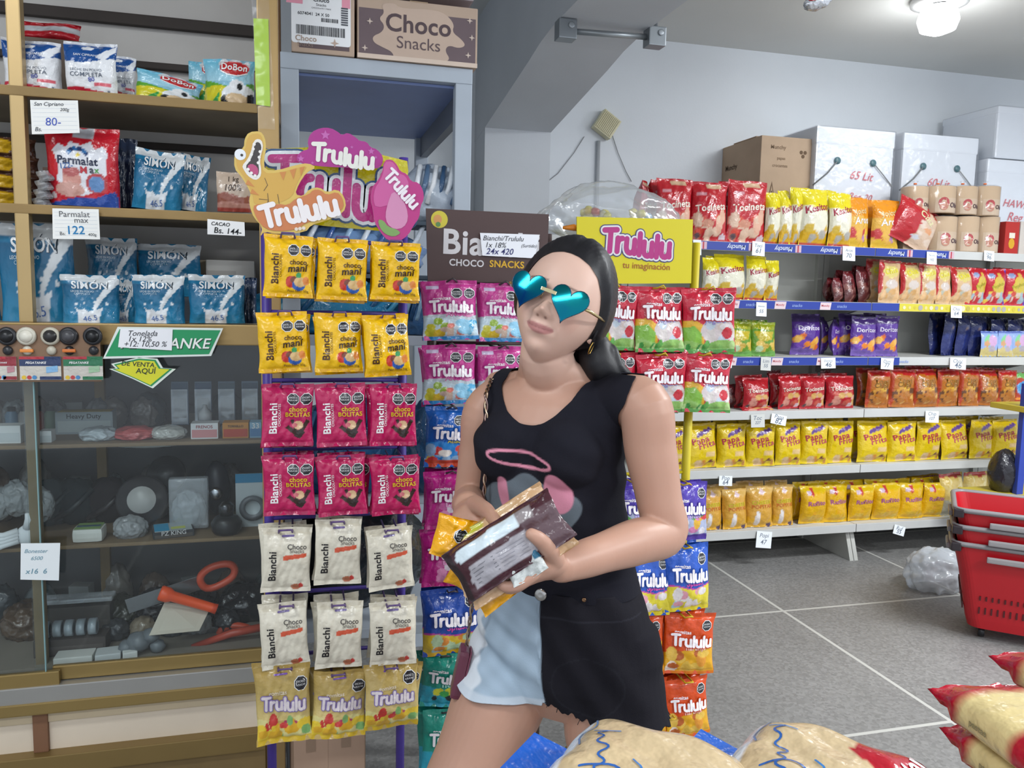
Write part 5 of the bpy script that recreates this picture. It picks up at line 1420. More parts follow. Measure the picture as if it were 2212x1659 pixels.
def frame_stand(xs, Y, ztop, col, rows_, label, hookc):
    x0 = sum(xs) / len(xs)
    s = empty('candy_stand', (x0, Y, 0))
    for xx in xs:
        MB('paint').tube([(xx - x0, 0, .02), (xx - x0, 0, ztop)], .0125, col).build('pole', s)
        MB('paint').tube([(xx - x0, -.17, .013), (xx - x0, .17, .013)], .012, col).build('foot', s)
    for boxes in rows_:
        zz = P(boxes[0][0], sum(b_[1] for b_ in boxes) / len(boxes) + 10, Y - .09).z
        MB('paint').tube([(xs[0] - x0, 0, zz + .012), (xs[-1] - x0, 0, zz + .012)], .005, col, None, 8).build('crossbar', s)
        for bx in boxes:
            q = P((bx[0] + bx[2]) / 2, bx[1] + 8, Y - .09)
            MB('paint').tube([(q.x - x0 - .012, 0, q.z + .006), (q.x - x0 - .012, -.105, q.z + .006), (q.x - x0, -.118, q.z + .014), (q.x - x0 + .012, -.105, q.z + .006), (q.x - x0 + .012, 0, q.z + .006)], .0024, hookc, None, 6).build('hook', s)
    T(s, label, 'display stand')
frame_stand([P(930, 1000, Y2 + .1).x, P(1170, 1000, Y2 + .1).x], Y2 + .1, P(1050, 500, Y2 + .1).z, '4a3a38', [r[1] for r in L2], 'brown-headed wire stand hung with gummy bags left of the woman', '3c3438')
frame_stand([P(1290, 1000, Y2b + .08).x, P(1484, 960, Y2b + .08).x], Y2b + .08, P(1400, 520, Y2b + .08).z, 'cbb81c', [r[1] for r in R2], 'yellow-poled wire stand hung with gummy bags right of the woman', 'c8a81c')

o, mb, at, shape, line = signboard('header_sign', [(920, 450), (1186, 463), (1180, 612), (924, 608)], Y2 + .02, '4b3532', 'brown header sign with white and yellow lettering above pink bags', side='2e2a2a')
k_ = mpp(Y2)
flat(mb, text2('Bianchi', 236 * k_, .03), fy((0, 0, 0)), .001, 'd9d6d8', None, at(1063, 527), -1)
flat(mb, text2('CHOCO', 84 * k_, .03), fy((0, 0, 0)), .001, 'd4d0d2', None, at(1008, 568), -1)
flat(mb, text2('SNACKS', 86 * k_, .03), fy((0, 0, 0)), .001, 'd8a820', None, at(1095, 571), -1)
cx_, cy_ = at(949, 474)
mb.poly([(a + cx_, b + cy_) for a, b in ngon(24, 20 * k_)], fy((0, 0, 0)), .001, 'd2c43c')
mb.poly([(a * .5 + cx_ - .004, b * .55 + cy_) for a, b in ngon(12, 20 * k_)], fy((0, 0, 0)), .0014, 'd89a58')
mb.poly([(a + cx_ - .003, b + cy_ - .012) for a, b in ngon(8, 6 * k_)], fy((0, 0, 0)), .0018, '5c8c4c')
mb.build('sign_panel', o)
card_px('price_card', [(1037, 503), (1166, 507), (1155, 558), (1042, 552)], Y2 + .012, [('Bianchi/Trululu', -.1, .3, .68, '34343c', 0, .3), ('1x 18%', -.22, .0, .34, '34343c', 0, .25), ('24x 420', -.16, -.28, .46, '3a3c70', .01, .25), ('(Surtido)', .33, -.02, .26, '44444c', 0, .3)], 'white handwritten note taped over the brown header sign', ruled=False, base='eef0f6')
o, mb, at, shape, line = signboard('header_sign', [(1246, 468), (1497, 474), (1493, 612), (1300, 613), (1246, 606)], Y2b + .0, 'd4c60c', 'glossy yellow header sign with magenta candy lettering', side='b0a410', mat='plastic')
k_ = mpp(Y2b)
logo(mb, fy((0, 0, 0)), .001, at(1376, 527), 190 * k_, 'b02a7a', 'dcdadc', '3c3c70', -3, .08, .42, 1.12)
flat(mb, text2('tu imaginación', 128 * k_, .01), fy((0, 0, 0)), .0012, 'a0581c', None, at(1396, 577), -1)
mb.build('sign_panel', o)
# clear bag of loose candy behind the yellow sign, orange clip
b0 = P(1330, 470, Y2b + .14)
bagr = empty('candy_sack', (b0.x, Y2b + .14, b0.z - .09))
mb = MB('clear_film'); mb.crumple((-.005, .03, .085), (.19, .06, .095), .2, 5, 'ffffff', None, True, 5, 1.3, False); mb.build('film_sack', bagr)
rnd = random.Random(4)
for i in range(40):
    col = rnd.choice(['d8c83c', 'd8b83c', 'd8c83c', 'c8584c', 'e0d86c', 'e0d86c', '8fb0c8', 'd8d4b0', 'c87838'])
    x = rnd.uniform(-.09, .12)
    q = MB('film').ball((x, rnd.uniform(.0, .05), .075 + rnd.uniform(-.03, .045) * (1 - abs(x) * 3)), (.014, .01, .012), col, None, 8, 6, .15, i)
    q.build('wrapped_candy', bagr)
T(bagr, 'clear plastic sack of wrapped candies behind the yellow header sign', 'candy sack')
mb = MB('plastic'); mb.tube([(0, 0, 0), (.03, 0, .002), (.05, 0, -.002)], [.004, .009, .006], 'd8801c', None, 8)
T(mb.build('orange_clip', None, P(1216, 492, Y2b + .02)), 'small orange clip at the left corner of the yellow sign', 'clip')
T(MB('paint').box((-.2, 0, 0), (.2, .16, .012), 'c8b81c', None, .003).build('rack_tray', None, (b0.x, Y2b + .09, b0.z - .088 + .0)), 'yellow tray top of the stand under the candy sack', 'tray')

# blue wrapped goods and shiny film bundle on the rack shelves, cartons on the floor
def bundle(px, py, Y, r, col, label, mat='film', seed=1, name='wrapped_bundle', stripes=None, z=None):
    p = P(px, py, Y)
    if z is not None: p.z = z
    mb = MB(mat)
    mb.crumple((0, 0, r[2] * .72), r, .2, seed, col, None, True, 4, 2.6, False)
    if stripes:
        for k in range(7):
            a = -r[0] * .8 + k * r[0] * .25
            mb.tube([(a, -r[1] * .9, r[2] * .5), (a + r[0] * .18, -r[1] * 1.0, r[2] * 1.1), (a + r[0] * .3, -r[1] * .75, r[2] * 1.65)], .008, stripes[k % len(stripes)], None, 6)
    T(mb.build(name, None, p), label, 'bundle')
bundle(934, 430, RY + .12, (.095, .09, .095), 'b8c4d2', 'shiny film-wrapped blue and silver bundle near the top of the grey rack', 'film', 3, 'wrapped_bundle', ['e8eef4', '5c7898', 'f0f4f8', '3c5c80'], z=1.632)  # white and blue stripes paint in the glints of the shiny film
bundle(760, 560, RY + .14, (.2, .1, .085), '6f90bc', 'blue and white film-wrapped bundle just above the yellow bags', 'film', 4, 'wrapped_bundle', ['d4dde8', '3c5c9c', '9cbcdc'], z=1.476)
bundle(740, 660, RY + .12, (.24, .11, .09), '2a86b4', 'bright blue film-wrapped bundle between the upper bag rows', 'film', 5, 'wrapped_bundle', ['8fcce4', '1c5c8c', '4aa0c8'], z=1.302)
bundle(912, 650, RY + .05, (.075, .05, .085), '35608c', 'blue film-wrapped bundle beside the brown-headed stand', 'film', 6, 'wrapped_bundle', ['8fb8d8', '1f4c78'], z=1.302)
for zz, w_ in ((1.462, 'between the two blue bundles'), (1.618, 'under the silver bundle')):
    T(MB('carton').box((-.22, 0, 0), (.22, .2, .012), '54606c', None, .003).build('cardboard_sheet', None, (.23, RY + .04, zz)), 'grey cardboard sheet ' + w_, 'cardboard')
bundle(760, 830, RY + .12, (.22, .11, .15), '2c5c8c', 'dark blue film-wrapped bundle behind the magenta bags', 'film', 7, 'wrapped_bundle', ['4a7cac', '1c3c5c'], z=.832)
bundle(912, 830, RY + .05, (.075, .07, .15), '274a6c', 'dark blue tall bundle on the rack shelf by the stand', 'film', 8, z=.832)
bundle(760, 1000, RY + .28, (.22, .16, .2), '23282e', 'black plastic bundle low on the grey rack', 'film', 9, z=.432)

for i, (x0, x1, y0, y1, lb) in enumerate(((632, 712, 1598, 1750, 'small brown carton on the floor, left of the pair'), (706, 790, 1588, 1750, 'small brown carton on the floor, right of the pair'))):
    a, b_ = P(x0, 1650, RY - .25), P(x1, 1650, RY - .25)
    o = empty('carton', ((a.x + b_.x) / 2, RY - .25, 0), .1 - i * .2)
    h_ = P(x0, y0, RY - .25).z
    MB('carton').box((-(b_.x - a.x) / 2 + .003, 0, 0), ((b_.x - a.x) / 2 - .003, .12, h_), 'a98d78', None, .003).build('box_body', o)
    MB('plastic').box((-.012, -.001, h_ - .04), (.012, .12, h_ + .0008), '8c7460').build('tape', o)
    T(o, lb, 'carton', 'floor cartons')

# ---------------------------------------------------------------- snack gondola along the back wall
GY = 3.727
LV = [1.715, 1.425, 1.132, .848, .542, .208]
GX = [.72, 1.75, 2.976, 4.2, 5.2]
GD = .46
for u in range(4):
    x0, x1 = GX[u], GX[u + 1]
    w = x1 - x0
    g = empty('shelf_unit', ((x0 + x1) / 2, GY, 0))
    for k, z in enumerate(LV):
        MB('paint').box((-w / 2 + .002, 0, z - .045), (w / 2 - .002, .012, z), 'c3c4c2', None, .003).build('price_rail', g)
        MB('paint').box((-w / 2 + .002, .012, z - .02), (w / 2 - .002, GD, z - .002), 'cfcfca', None, 0).build('shelf_board', g)
        if z < 1.6:
            for s_ in (-1, 1):
                MB('paint').prism([(0, 0), (GD - .03, 0), (GD - .03, -.10), (GD - .1, -.10)], (Vector((s_ * (w / 2 - .012), .03, z - .02)), Vector((0, 1, 0)), Vector((0, 0, 1)), Vector((1, 0, 0))), -.003, .003, 'a9a9a6').build('bracket', g)
    MB('paint').box((-w / 2, GD, .02), (w / 2, GD + .02, 1.74), 'd0d1cb').build('back_panel', g)
    for s_ in (-1, 1):
        MB('paint').box((s_ * (w / 2 - .02) - .018, GD - .03, 0), (s_ * (w / 2 - .02) + .018, GD + .02, 1.74), 'c4c5c0', None, .003).build('upright', g)
        MB('paint').prism([(0, 0), (GD - .02, 0), (GD - .02, .165), (.06, .165)], (Vector((s_ * (w / 2 - .014), .0, 0)), Vector((0, 1, 0)), Vector((0, 0, 1)), Vector((1, 0, 0))), -.012, .012, 'bcbcb6').build('base_foot', g)
    if u in (1, 2):
        bands = {0: (-w / 2, w / 2) if u == 1 else (-w / 2, P(2053, 530, GY).x - g.location.x), 1: (-w / 2, w / 2), 2: (-w / 2, w / 2) if u == 1 else (-w / 2, P(1943, 780, GY).x - g.location.x)}
        for k, (a, b_) in bands.items():
            z = LV[k]
            x2 = b_ if not (k == 1 and u == 2) else P(1943, 655, GY).x - g.location.x
            mb = MB('plastic').box((a + .003, -.003, z - .043), (x2 - .003, -.0005, z - .002), '223a96')
            fr = fy((0, -.0035, z - .023))
            n = int((x2 - a) / .27)
            for i in range(n + 1):
                cx_ = a + .13 + i * .27
                if cx_ + .05 > x2: break
                if k == 0:
                    flat(mb, text2('Munchy', .105, .03, .15), fr, .0003, 'c8cfe0', None, (cx_, 0), 180)
                    mb.poly([(cx_ + .07, -.018), (cx_ + .105, -.018), (cx_ + .105, .018), (cx_ + .07, .018)], fr, .0002, 'c8a8b4')
                    mb.poly([(cx_ + .082, -.018), (cx_ + .09, -.018), (cx_ + .09, .018), (cx_ + .082, .018)], fr, .0004, 'b03040')
                else:
                    mb.poly([(cx_ - .034, -.02), (cx_ + .03, -.02), (cx_ + .036, .018), (cx_ - .03, .018)], fr, .0003, 'd8c4c8')
                    flat(mb, text2('Munchy', .05, .03, .15), fr, .0006, 'b43c48', None, (cx_, 0), 0)
                    flat(mb, text2('snacks', .06, .01, .15), fr, .0006, '8fa4d8', None, (cx_ + .1, 0), 0)
            mb.build('blue_strip', g)
            if k == 1 and u == 2:
                mb = MB('plastic').box((x2, -.003, z - .043), (w / 2 - .003, -.0005, z - .002), 'd0c43c')
                rnd = random.Random(8)
                for i in range(26):
                    xx = x2 + .03 + i * .035
                    if xx > w / 2 - .04: break
                    mb.poly([(xx + p_, q_) for p_, q_ in ngon(8, rnd.uniform(.008, .017))], fr, .0004, rnd.choice(['d8cc84', 'c8b83c', 'b8a84c', 'd8d4b0', 'a8a49c']))
                mb.build('yellow_strip', g)
    w_ = ('far left, behind the candy stands', 'left one in view', 'middle one, from the seam on', 'right end, beyond the baskets')[u]
    T(g, 'pale grey metal snack shelf unit, ' + w_, 'shelf unit', 'snack shelf units')

# bag kinds on the gondola
sk = dict(nx=22, nz=28, crease=1.6)
kind('bacon', 'snack_bag', 3, w=.18, h=.25, t=.08, nx=32, nz=40, crease=1.6, ops=[('fill', 'b51a26'), ('blobs', 3, .1, .12, .95, .42, 12, .12, ['c88a70', 'b0604c', 'd8a890', 'c8402c', 'd8b8a0']), ('ell', .86, .08, .1, .05, 'd0c0c8'), ('ell', .16, .09, .07, .045, '5a4a50'), ('rect', .1, .76, .35, .82, 'c88c94'), ('rect', .4, .9, .8, .96, 'cfae8c')], decals=[('text', 'Tocineta', .5, .57, .84, 'e8dccc', .04, 6, .1)])
kind('kesito', 'snack_bag', 3, w=.15, h=.23, t=.07, **sk, ops=[('fill', 'd8c818'), ('wave', .66, .03, 5, 1, 'dcd8c4'), ('wave', .24, .05, 7, 0, 'd0a41c'), ('blobs', 6, .1, .1, .9, .45, 8, .1, ['dcd8c4', 'd8b82c', 'c8a838', 'a8a49c', '4c8c80', 'd8a890']), ('rect', 0, 0, 1, .04, 'a83030')], decals=[('text', 'Kesitos', .5, .66, .86, '9c2440', .045, 10, .1)])
kind('aros', 'snack_bag', 2, w=.13, h=.22, t=.06, **sk, ops=[('fill', 'd88a18'), ('wave', .62, .02, 6, 0, 'd8a844'), ('blobs', 2, .1, .1, .9, .4, 7, .11, ['d8b838', 'd8882c', 'd8d0c4', 'a878a8', 'b83c3c']), ('wave', .14, .05, 8, 0, 'cfa82c')], decals=[('text', 'Jojoti', .5, .7, .6, 'd8c08c', .04, 5), ('text', 'Aros', .55, .54, .7, 'e0dcdc', .05, 4)])
kind('tilt', 'snack_bag', 1, w=.2, h=.2, t=.08, **sk, ops=[('fill', 'b02028'), ('poly', [(.4, 0), (1, 0), (1, .7), (.7, .9), (.5, .5)], 'd0b49c'), ('blobs', 5, .5, .1, .95, .6, 7, .1, ['d89868', 'd8c4b4', '4c6ca8', 'c8c8d0'])], decals=[('text', 'Chiz', .6, .72, .4, 'd8d0a0', .05, -20)])
kind('chis', 'snack_bag', 3, w=.12, h=.2, t=.06, **sk, ops=[('fill', 'c9a880'), ('poly', [(0, 1), (.3, 1), (.15, .75), (.1, .3), (0, .2)], 'b0282c'), ('above', .93, .0, 1, 0, 'b0302c'), ('ell', .5, .74, .38, .14, 'd0c070'), ('ell', .55, .45, .3, .1, 'c8bcb4'), ('blobs', 5, .1, .03, .9, .35, 12, .1, ['c89c64', 'd8b080', 'a8a898', 'b88850'])], decals=[('text', 'Chis', .5, .76, .56, 'd8cc28', .06, 12)])
kind('clown', 'snack_bag', 2, w=.12, h=.19, t=.06, **sk, ops=[('fill', 'b81e2c'), ('ell', .6, .5, .3, .3, 'c8b038'), ('ell', .6, .78, .1, .1, 'd0a848'), ('blobs', 5, .1, .05, .9, .35, 10, .1, ['d0b8a8', '9cb0b8', 'c84c40', 'd8b848']), ('ell', .25, .8, .12, .07, '8490b4'), ('rect', .95, 0, 1, 1, '54389c')], decals=[('text', 'Pepito', .55, .52, .6, 'a8a020', .05, 20)])
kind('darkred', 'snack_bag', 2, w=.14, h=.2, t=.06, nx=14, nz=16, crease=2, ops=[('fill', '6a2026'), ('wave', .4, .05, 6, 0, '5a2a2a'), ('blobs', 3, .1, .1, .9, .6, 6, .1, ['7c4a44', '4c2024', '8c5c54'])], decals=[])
kind('limon', 'snack_bag', 2, w=.13, h=.19, t=.05, **sk, ops=[('fill', '5c8a1c'), ('above', .78, .02, 6, 0, '8a9420'), ('poly', [(.1, .74), (.9, .74), (.8, .5), (.3, .4)], 'b8a41c'), ('blobs', 2, .3, .15, .95, .45, 8, .11, ['c8a83c', 'b89838', 'd0b050']), ('wave', .15, .03, 9, 0, '6aa04c'), ('ell', .3, .22, .14, .1, 'b0c8a0')], decals=[('text', 'Limón', .5, .84, .5, 'c8c040', .04)])
kind('purple_chip', 'snack_bag', 2, w=.14, h=.21, t=.06, **sk, ops=[('fill', '54308c'), ('above', .8, .02, 4, 0, '38245c'), ('blobs', 4, .1, .2, .9, .5, 12, .13, ['d87c1c', 'd89830', 'c8601c', 'd8a850', '6a3ca0']), ('wave', .16, .02, 6, 0, '6a509c')], decals=[('text', 'Doritos', .52, .66, .74, 'd0c8d8', .05)])
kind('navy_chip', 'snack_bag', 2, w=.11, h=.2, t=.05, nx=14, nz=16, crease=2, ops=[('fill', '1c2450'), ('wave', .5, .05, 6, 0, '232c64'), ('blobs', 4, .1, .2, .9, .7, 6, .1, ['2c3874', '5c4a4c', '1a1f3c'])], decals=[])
kind('sky_pack', 'snack_bag', 2, w=.11, h=.12, t=.03, nx=18, nz=18, crease=1, ops=[('fill', '8fa8d8'), ('rect', 0, .9, 1, 1, '4c60a8'), ('wave', .3, .05, 6, 0, 'c0b074'), ('ell', .4, .62, .24, .22, '7cc48c'), ('ell', .64, .6, .24, .24, 'c8a0c8'), ('ell', .3, .5, .16, .12, 'c8986c'), ('ell', .6, .3, .2, .1, 'a8a0a8')], decals=[])
kind('redsmall', 'snack_bag', 3, w=.17, h=.19, t=.06, **sk, ops=[('fill', 'a81a24'), ('blobs', 3, .1, .15, .95, .45, 10, .12, ['c88878', 'd0a090', 'b84c3c', 'c89c58']), ('ell', .15, .1, .07, .05, '4c3c40'), ('rect', .7, .05, .9, .15, 'c8b0b8')], decals=[('text', 'Tocinetas', .5, .61, .8, 'd8c8b8', .04, 5)])
kind('choc_chip', 'snack_bag', 3, w=.16, h=.22, t=.06, **sk, ops=[('fill', 'a8621c'), ('above', .84, .02, 5, 0, 'a82020'), ('rect', 0, 0, .12, 1, 'a83c20'), ('blobs', 5, .15, .1, .95, .6, 16, .11, ['c08a34', 'a86c2c', '5c3820', 'c89c50', '8c4c20', 'd0a838'])], decals=[('text', 'Tosti', .52, .7, .6, '8c6420', .06, 0), ('text', 'Chips', .52, .58, .56, '7c5418', .06, 0)])
kind('moon', 'snack_bag', 1, w=.14, h=.2, t=.05, **sk, ops=[('fill', 'a83820'), ('ell', .3, .5, .24, .22, '3c88c0'), ('ell', .38, .46, .18, .18, 'd8b030'), ('blobs', 4, .1, .05, .9, .3, 8, .1, ['d8882c', 'd8c8a0', '4c88a8']), ('above', .8, .05, 9, 0, '6aa858')], decals=[])
kind('papita', 'snack_bag', 3, w=.16, h=.25, t=.08, **sk, ops=[('fill', 'd4b60e'), ('grad', 0, 1, 'd8bc12', 'd0b010'), ('blobs', 9, .3, .02, .95, .2, 7, .09, ['b8803c', '8c2c28', 'd0b088', '6a3028', 'd88c28']), ('poly', [(.3, .78), (.8, .92), (.84, .84), (.32, .7)], '5c3c84'), ('rect', .55, .28, .9, .36, 'd8b880')], decals=[('text', 'Papa', .42, .62, .6, 'a82c3c', .09, 12), ('text', 'Frita', .62, .54, .6, 'b04050', .09, 12)])
kind('pepitos', 'snack_bag', 2, w=.15, h=.25, t=.08, **sk, ops=[('fill', 'cf9c3c'), ('above', .84, .02, 6, 0, 'd0a85c'), ('wave', .22, .06, 5, 2, 'd8a428'), ('ell', .35, .2, .1, .16, 'dcd4d0'), ('ell', .36, .34, .09, .06, 'e0dcdc'), ('ell', .5, .86, .1, .07, 'd8c0c8'), ('ell', .85, .05, .1, .06, '4c3c58')], decals=[('text', 'CHEESE', .5, .62, .7, 'c0b41c', .05, 3), ('text', 'POPITAS', .52, .52, .74, 'c06820', .04, 3)])
kind('rufita', 'snack_bag', 3, w=.16, h=.25, t=.08, **sk, ops=[('fill', 'd8a810'), ('above', .84, .02, 6, 0, 'cfae14'), ('ell', .26, .82, .1, .07, 'c8b0c0'), ('poly', [(.36, .96), (.46, .94), (.4, .74), (.3, .76)], 'b83c38'), ('blobs', 4, .3, .05, .9, .3, 5, .12, ['d8b030', 'd8a020', 'd8b840'])], decals=[('text', 'Ruflito', .52, .56, .72, 'c890a8', .09, 3), ('text', 'Ruflito', .52, .56, .71, '9c4c78', .035, 3)])
kind('creamy', 'snack_bag', 2, w=.16, h=.22, t=.07, **sk, ops=[('fill', 'c8ae60'), ('above', .9, .02, 6, 0, 'a83c38'), ('blobs', 4, .05, .4, .95, .95, 14, .1, ['d0bc7c', 'c0a458', 'd8c890']), ('wave', .35, .05, 6, 1, '9c9884'), ('ell', .6, .3, .25, .1, 'b0c838'), ('ell', .7, .42, .2, .06, 'a03048')], decals=[])

BASE = {'bacon': ('red bacon-snack bag', 0), 'kesito': ('yellow and white cheese-snack bag', 0)}
def shelf_row(key, lvl, spans, top, desc, where, group, behind=0, rz=0.0, Y=None, ddy=.085, hs=None):
    n = len(spans)
    nm = ['first', 'second', 'third', 'fourth', 'fifth', 'sixth', 'seventh', 'eighth', 'ninth', 'tenth', 'eleventh', 'twelfth', 'thirteenth']
    y0 = Y or GY + .055
    rnd = random.Random(lvl * 31 + n)
    for i, (a, b_) in enumerate(spans):
        x0, x1 = P(a, 900, y0), P(b_, 900, y0)
        t_ = top[i] if isinstance(top, (list, tuple)) else top
        h = P((a + b_) / 2, t_, y0).z - LV[lvl]
        w = (x1.x - x0.x)
        o_ = nm[i] + ' from left' if n > 2 else (('left one' if i == 0 else 'right one') if n == 2 else 'single')
        yj = rnd.uniform(-.006, .012)
        bag(key, ((x0.x + x1.x) / 2, y0 + yj, LV[lvl]), w * .97, h, rz + rnd.uniform(-.12, .12), rnd.uniform(-.1, -.02), rnd.uniform(-.035, .035), min(1.0, .5 + w * 3), f'{desc}, {o_} {where}', 'snack bag', group)
        for k in range(behind):
            bag(key, ((x0.x + x1.x) / 2 + rnd.uniform(-.015, .015), y0 + ddy * (k + 1), LV[lvl]), w, h * rnd.uniform(1.0, 1.06), rz + rnd.uniform(-.1, .1), -.05, rnd.uniform(-.04, .04), min(1.0, .5 + w * 3), f'{desc}, {o_} {where}, ' + ('second' if k == 0 else 'third') + ' in line', 'snack bag', group)

T0 = 'on top shelf'
shelf_row('bacon', 0, [(1398, 1476), (1472, 1550), (1546, 1636)], [384, 392, 388], 'large red bacon-snack bag', T0, 'red bags on the top shelf', 1)
for i, (a, b_) in enumerate(((1366, 1404), (1384, 1420))):
    bagpx('bacon', a, 390, b_, 512, GY + .16 + i * .04, .9, label='red bacon-snack bag turned edge-on at the left end, ' + ('outer' if i == 0 else 'inner') + ' one', group='red bags on the top shelf')
shelf_row('kesito', 0, [(1628, 1664), (1662, 1692), (1684, 1714), (1702, 1766), (1762, 1812)], [414, 408, 404, 406, 414], 'yellow and white cheese-snack bag', T0, 'yellow bags on the top shelf', 0, .1)
shelf_row('kesito', 0, [(1690, 1740), (1740, 1790)], [402, 408], 'yellow cheese-snack bag standing behind', T0, 'yellow bags on the top shelf', 0, .1, GY + .15)
shelf_row('aros', 0, [(1806, 1858), (1856, 1918)], [424, 430], 'orange ring-snack bag', T0, 'orange bags on the top shelf', 1)
bagpx('tilt', 1908, 436, 2014, 530, GY + .05, .1, 0, .35, label='red and clear snack bag slumped beside the wafer packs')
bagpx('tilt', 1905, 450, 1960, 528, GY + .14, .4, 0, .1, label='red snack bag tucked behind the slumped one')
def oblea(px0, px1, y0, y1, label, up):
    Y = GY + .10
    a, b_ = P(px0, 480, Y), P(px1, 480, Y)
    zb = LV[0] if not up else P(2050, 465, Y).z
    h = P((px0 + px1) / 2, y0, Y).z - zb
    w = b_.x - a.x
    o = empty('wafer_pack', ((a.x + b_.x) / 2, Y, zb))
    r = w / 2
    MB('paper').lathe([(r * .96, 0), (r, .004), (r, h - .004), (r * .96, h)], 'c2a684', None, 26).build('wafer_stack', o)
    lab = MB('paper')
    def wrap(pts, col, dz):
        n = len(pts)
        vs = []
        for x, z in pts:
            an = x / r
            vs.append(Vector((math.sin(an) * (r + dz), -math.cos(an) * (r + dz), z)))
        lab.add(vs, [tuple(range(n))], col)
    for i in range(8):
        x0 = -r * .8 + i * r * .2
        wrap([(x0, .004), (x0 + r * .2, .004), (x0 + r * .2, h * .56), (x0, h * .56)], 'c8b094', .0008)
    wrap([(-r * .32 + x, h * .38 + y) for x, y in ngon(12, r * .32)], 'b03034', .0016)
    wrap([(-r * .32 + x, h * .26 + y) for x, y in ngon(12, r * .26)], 'b8785c', .0022)
    v2, f2 = text2('Oblea', r * 1.0, .04)
    lab.add([Vector((math.sin((x + r * .55) / r) * (r + .003), -math.cos((x + r * .55) / r) * (r + .003), y + h * .3)) for x, y in v2], f2, '4a2830')
    lab.build('label_band', o)
    f = MB('wrap_film').lathe([(r * 1.03, -.0), (r * 1.04, .01), (r * 1.04, h), (r * .8, h + .008), (.012, h + .014), (.006, h + .02), (.016, h + .034)], 'ffffff', None, 20)
    f.build('film_wrap', o)
    MB('plastic').lathe([(.008, h + .016), (.009, h + .02), (.008, h + .024)], 'd86a2c', None, 10).build('orange_tie', o)
    T(o, label, 'wafer pack', 'stacked round wafer packs')
for i, (a, b_) in enumerate(((2002, 2058), (2054, 2106), (2103, 2150))):
    oblea(a, b_, 470, 535, 'round wafer pack in clear film, bottom layer, ' + ('left', 'middle', 'right')[i], False)
for i, (a, b_) in enumerate(((1948, 1994), (1990, 2050), (2048, 2098), (2096, 2146))):
    oblea(a, b_, 405, 465, 'round wafer pack in clear film, upper layer, ' + ('first', 'second', 'third', 'last')[i] + ' from left', True)
p = P(1970, 470, GY + .1)
T(MB('carton').box((-.06, 0, 0), (.06, .12, P(1970, 466, GY + .1).z - LV[0] - .002), 'a08c74', None, .003).build('carton', None, (p.x - .01, GY + .07, LV[0])), 'plain carton under the leftmost upper wafer pack', 'carton')
for i, (a, b_, c1) in enumerate(((2172, 2202, 'b03430'), (2204, 2240, 'c8c0b8'))):
    x0, x1 = P(a, 500, GY + .06), P(b_, 500, GY + .06)
    mb = MB('carton').box((-(x1.x - x0.x) / 2, 0, 0), ((x1.x - x0.x) / 2, .08, P(a, 478, GY + .06).z - LV[0]), c1, None, .003)
    mb.poly([(q_ * .7, r_) for q_, r_ in ngon(10, .03)], fy((0, -.0006, .06)), 0, 'd0a030'); mb.poly([(-.02, .09), (.02, .09), (.02, .12), (-.02, .12)], fy((0, -.0006, 0)), 0, 'e0d8c8')
    T(mb.build('small_box', None, ((x0.x + x1.x) / 2, GY + .06, LV[0])), ('red and yellow' if i == 0 else 'white') + ' box at the right end of the top shelf', 'box')

# cartons and foam ice boxes standing behind on the top
def top_carton():
    Y = GY + .30
    a, b_ = P(1643, 350, Y), P(1752, 350, Y)
    h = P(1650, 292, Y).z - LV[0]
    w = b_.x - a.x
    o = empty('carton', ((a.x + b_.x) / 2, Y, LV[0]))
    mb = MB('carton').box((-w / 2, 0, 0), (w / 2, .42, h), 'b79f87', None, .004)
    fr = fy((0, -.0006, h / 2))
    for s_, x, y, ww in (('Munchy', -.02 - w * .1, h * .40, w * .3), ('papas', -w * .1, h * .3, w * .16), ('crocantes', -w * .12, h * .24, w * .3)):
        flat(mb, text2(s_, ww, .02), fr, 0, '7a6450', None, (x, y))
    for k in range(3):
        an = k * 2.1 + .5
        mb.poly([(x + w * .33 + .014 * math.cos(an), y + h * .36 + .014 * math.sin(an)) for x, y in ngon(8, .011)], fr, 0, '6a5644')
    mb.poly([(-w * .34, -h * .08), (-w * .18, -h * .08), (-w * .26, h * .1)], fr, 0, '6f5a48'); mb.poly([(-w * .31, -h * .065), (-w * .21, -h * .065), (-w * .26, h * .06)], fr, .0006, 'b79f87')
    flat(mb, text2('!', .008, .03), fr, .001, '5f4c3c', None, (-w * .26, -h * .015))
    mb.poly([(-w * .48, -h * .3), (w * .48, -h * .3), (w * .48, -h * .14), (-w * .48, -h * .14)], fr, 0, '6f6054')
    L = (Vector((-w / 2 - .0006, .21, h / 2)), Vector((0, -1, 0)), Vector((0, 0, 1)), Vector((-1, 0, 0)))
    flat(mb, text2('Munchy', .13, .03), L, 0, '4a3a2c', None, (-.1, h * .28))
    for x, y, r in ((-.14, .0, .016), (-.05, .02, .02), (.02, .0, .014), (.08, .03, .018), (-.1, -.07, .018), (.0, -.07, .018), (.1, -.06, .024)):
        mb.poly([(a_ * 1.3 + x, b2 + y) for a_, b2 in ngon(9, r)], L, 0, '5a4838')
    mb.build('box_body', o)
    MB('carton').box((-w / 2 + .002, .06, h + .001), (-w / 2 + .05, .3, h + .006), 'a58d74').build('flap', o)
    MB('carton').box((w / 2 - .07, .1, h + .004), (w / 2 - .004, .42, h + .008), '5d4c3e', None, 0).build('flap', o)
    T(o, 'brown open-topped carton printed Munchy on the top shelf', 'carton')
top_carton()
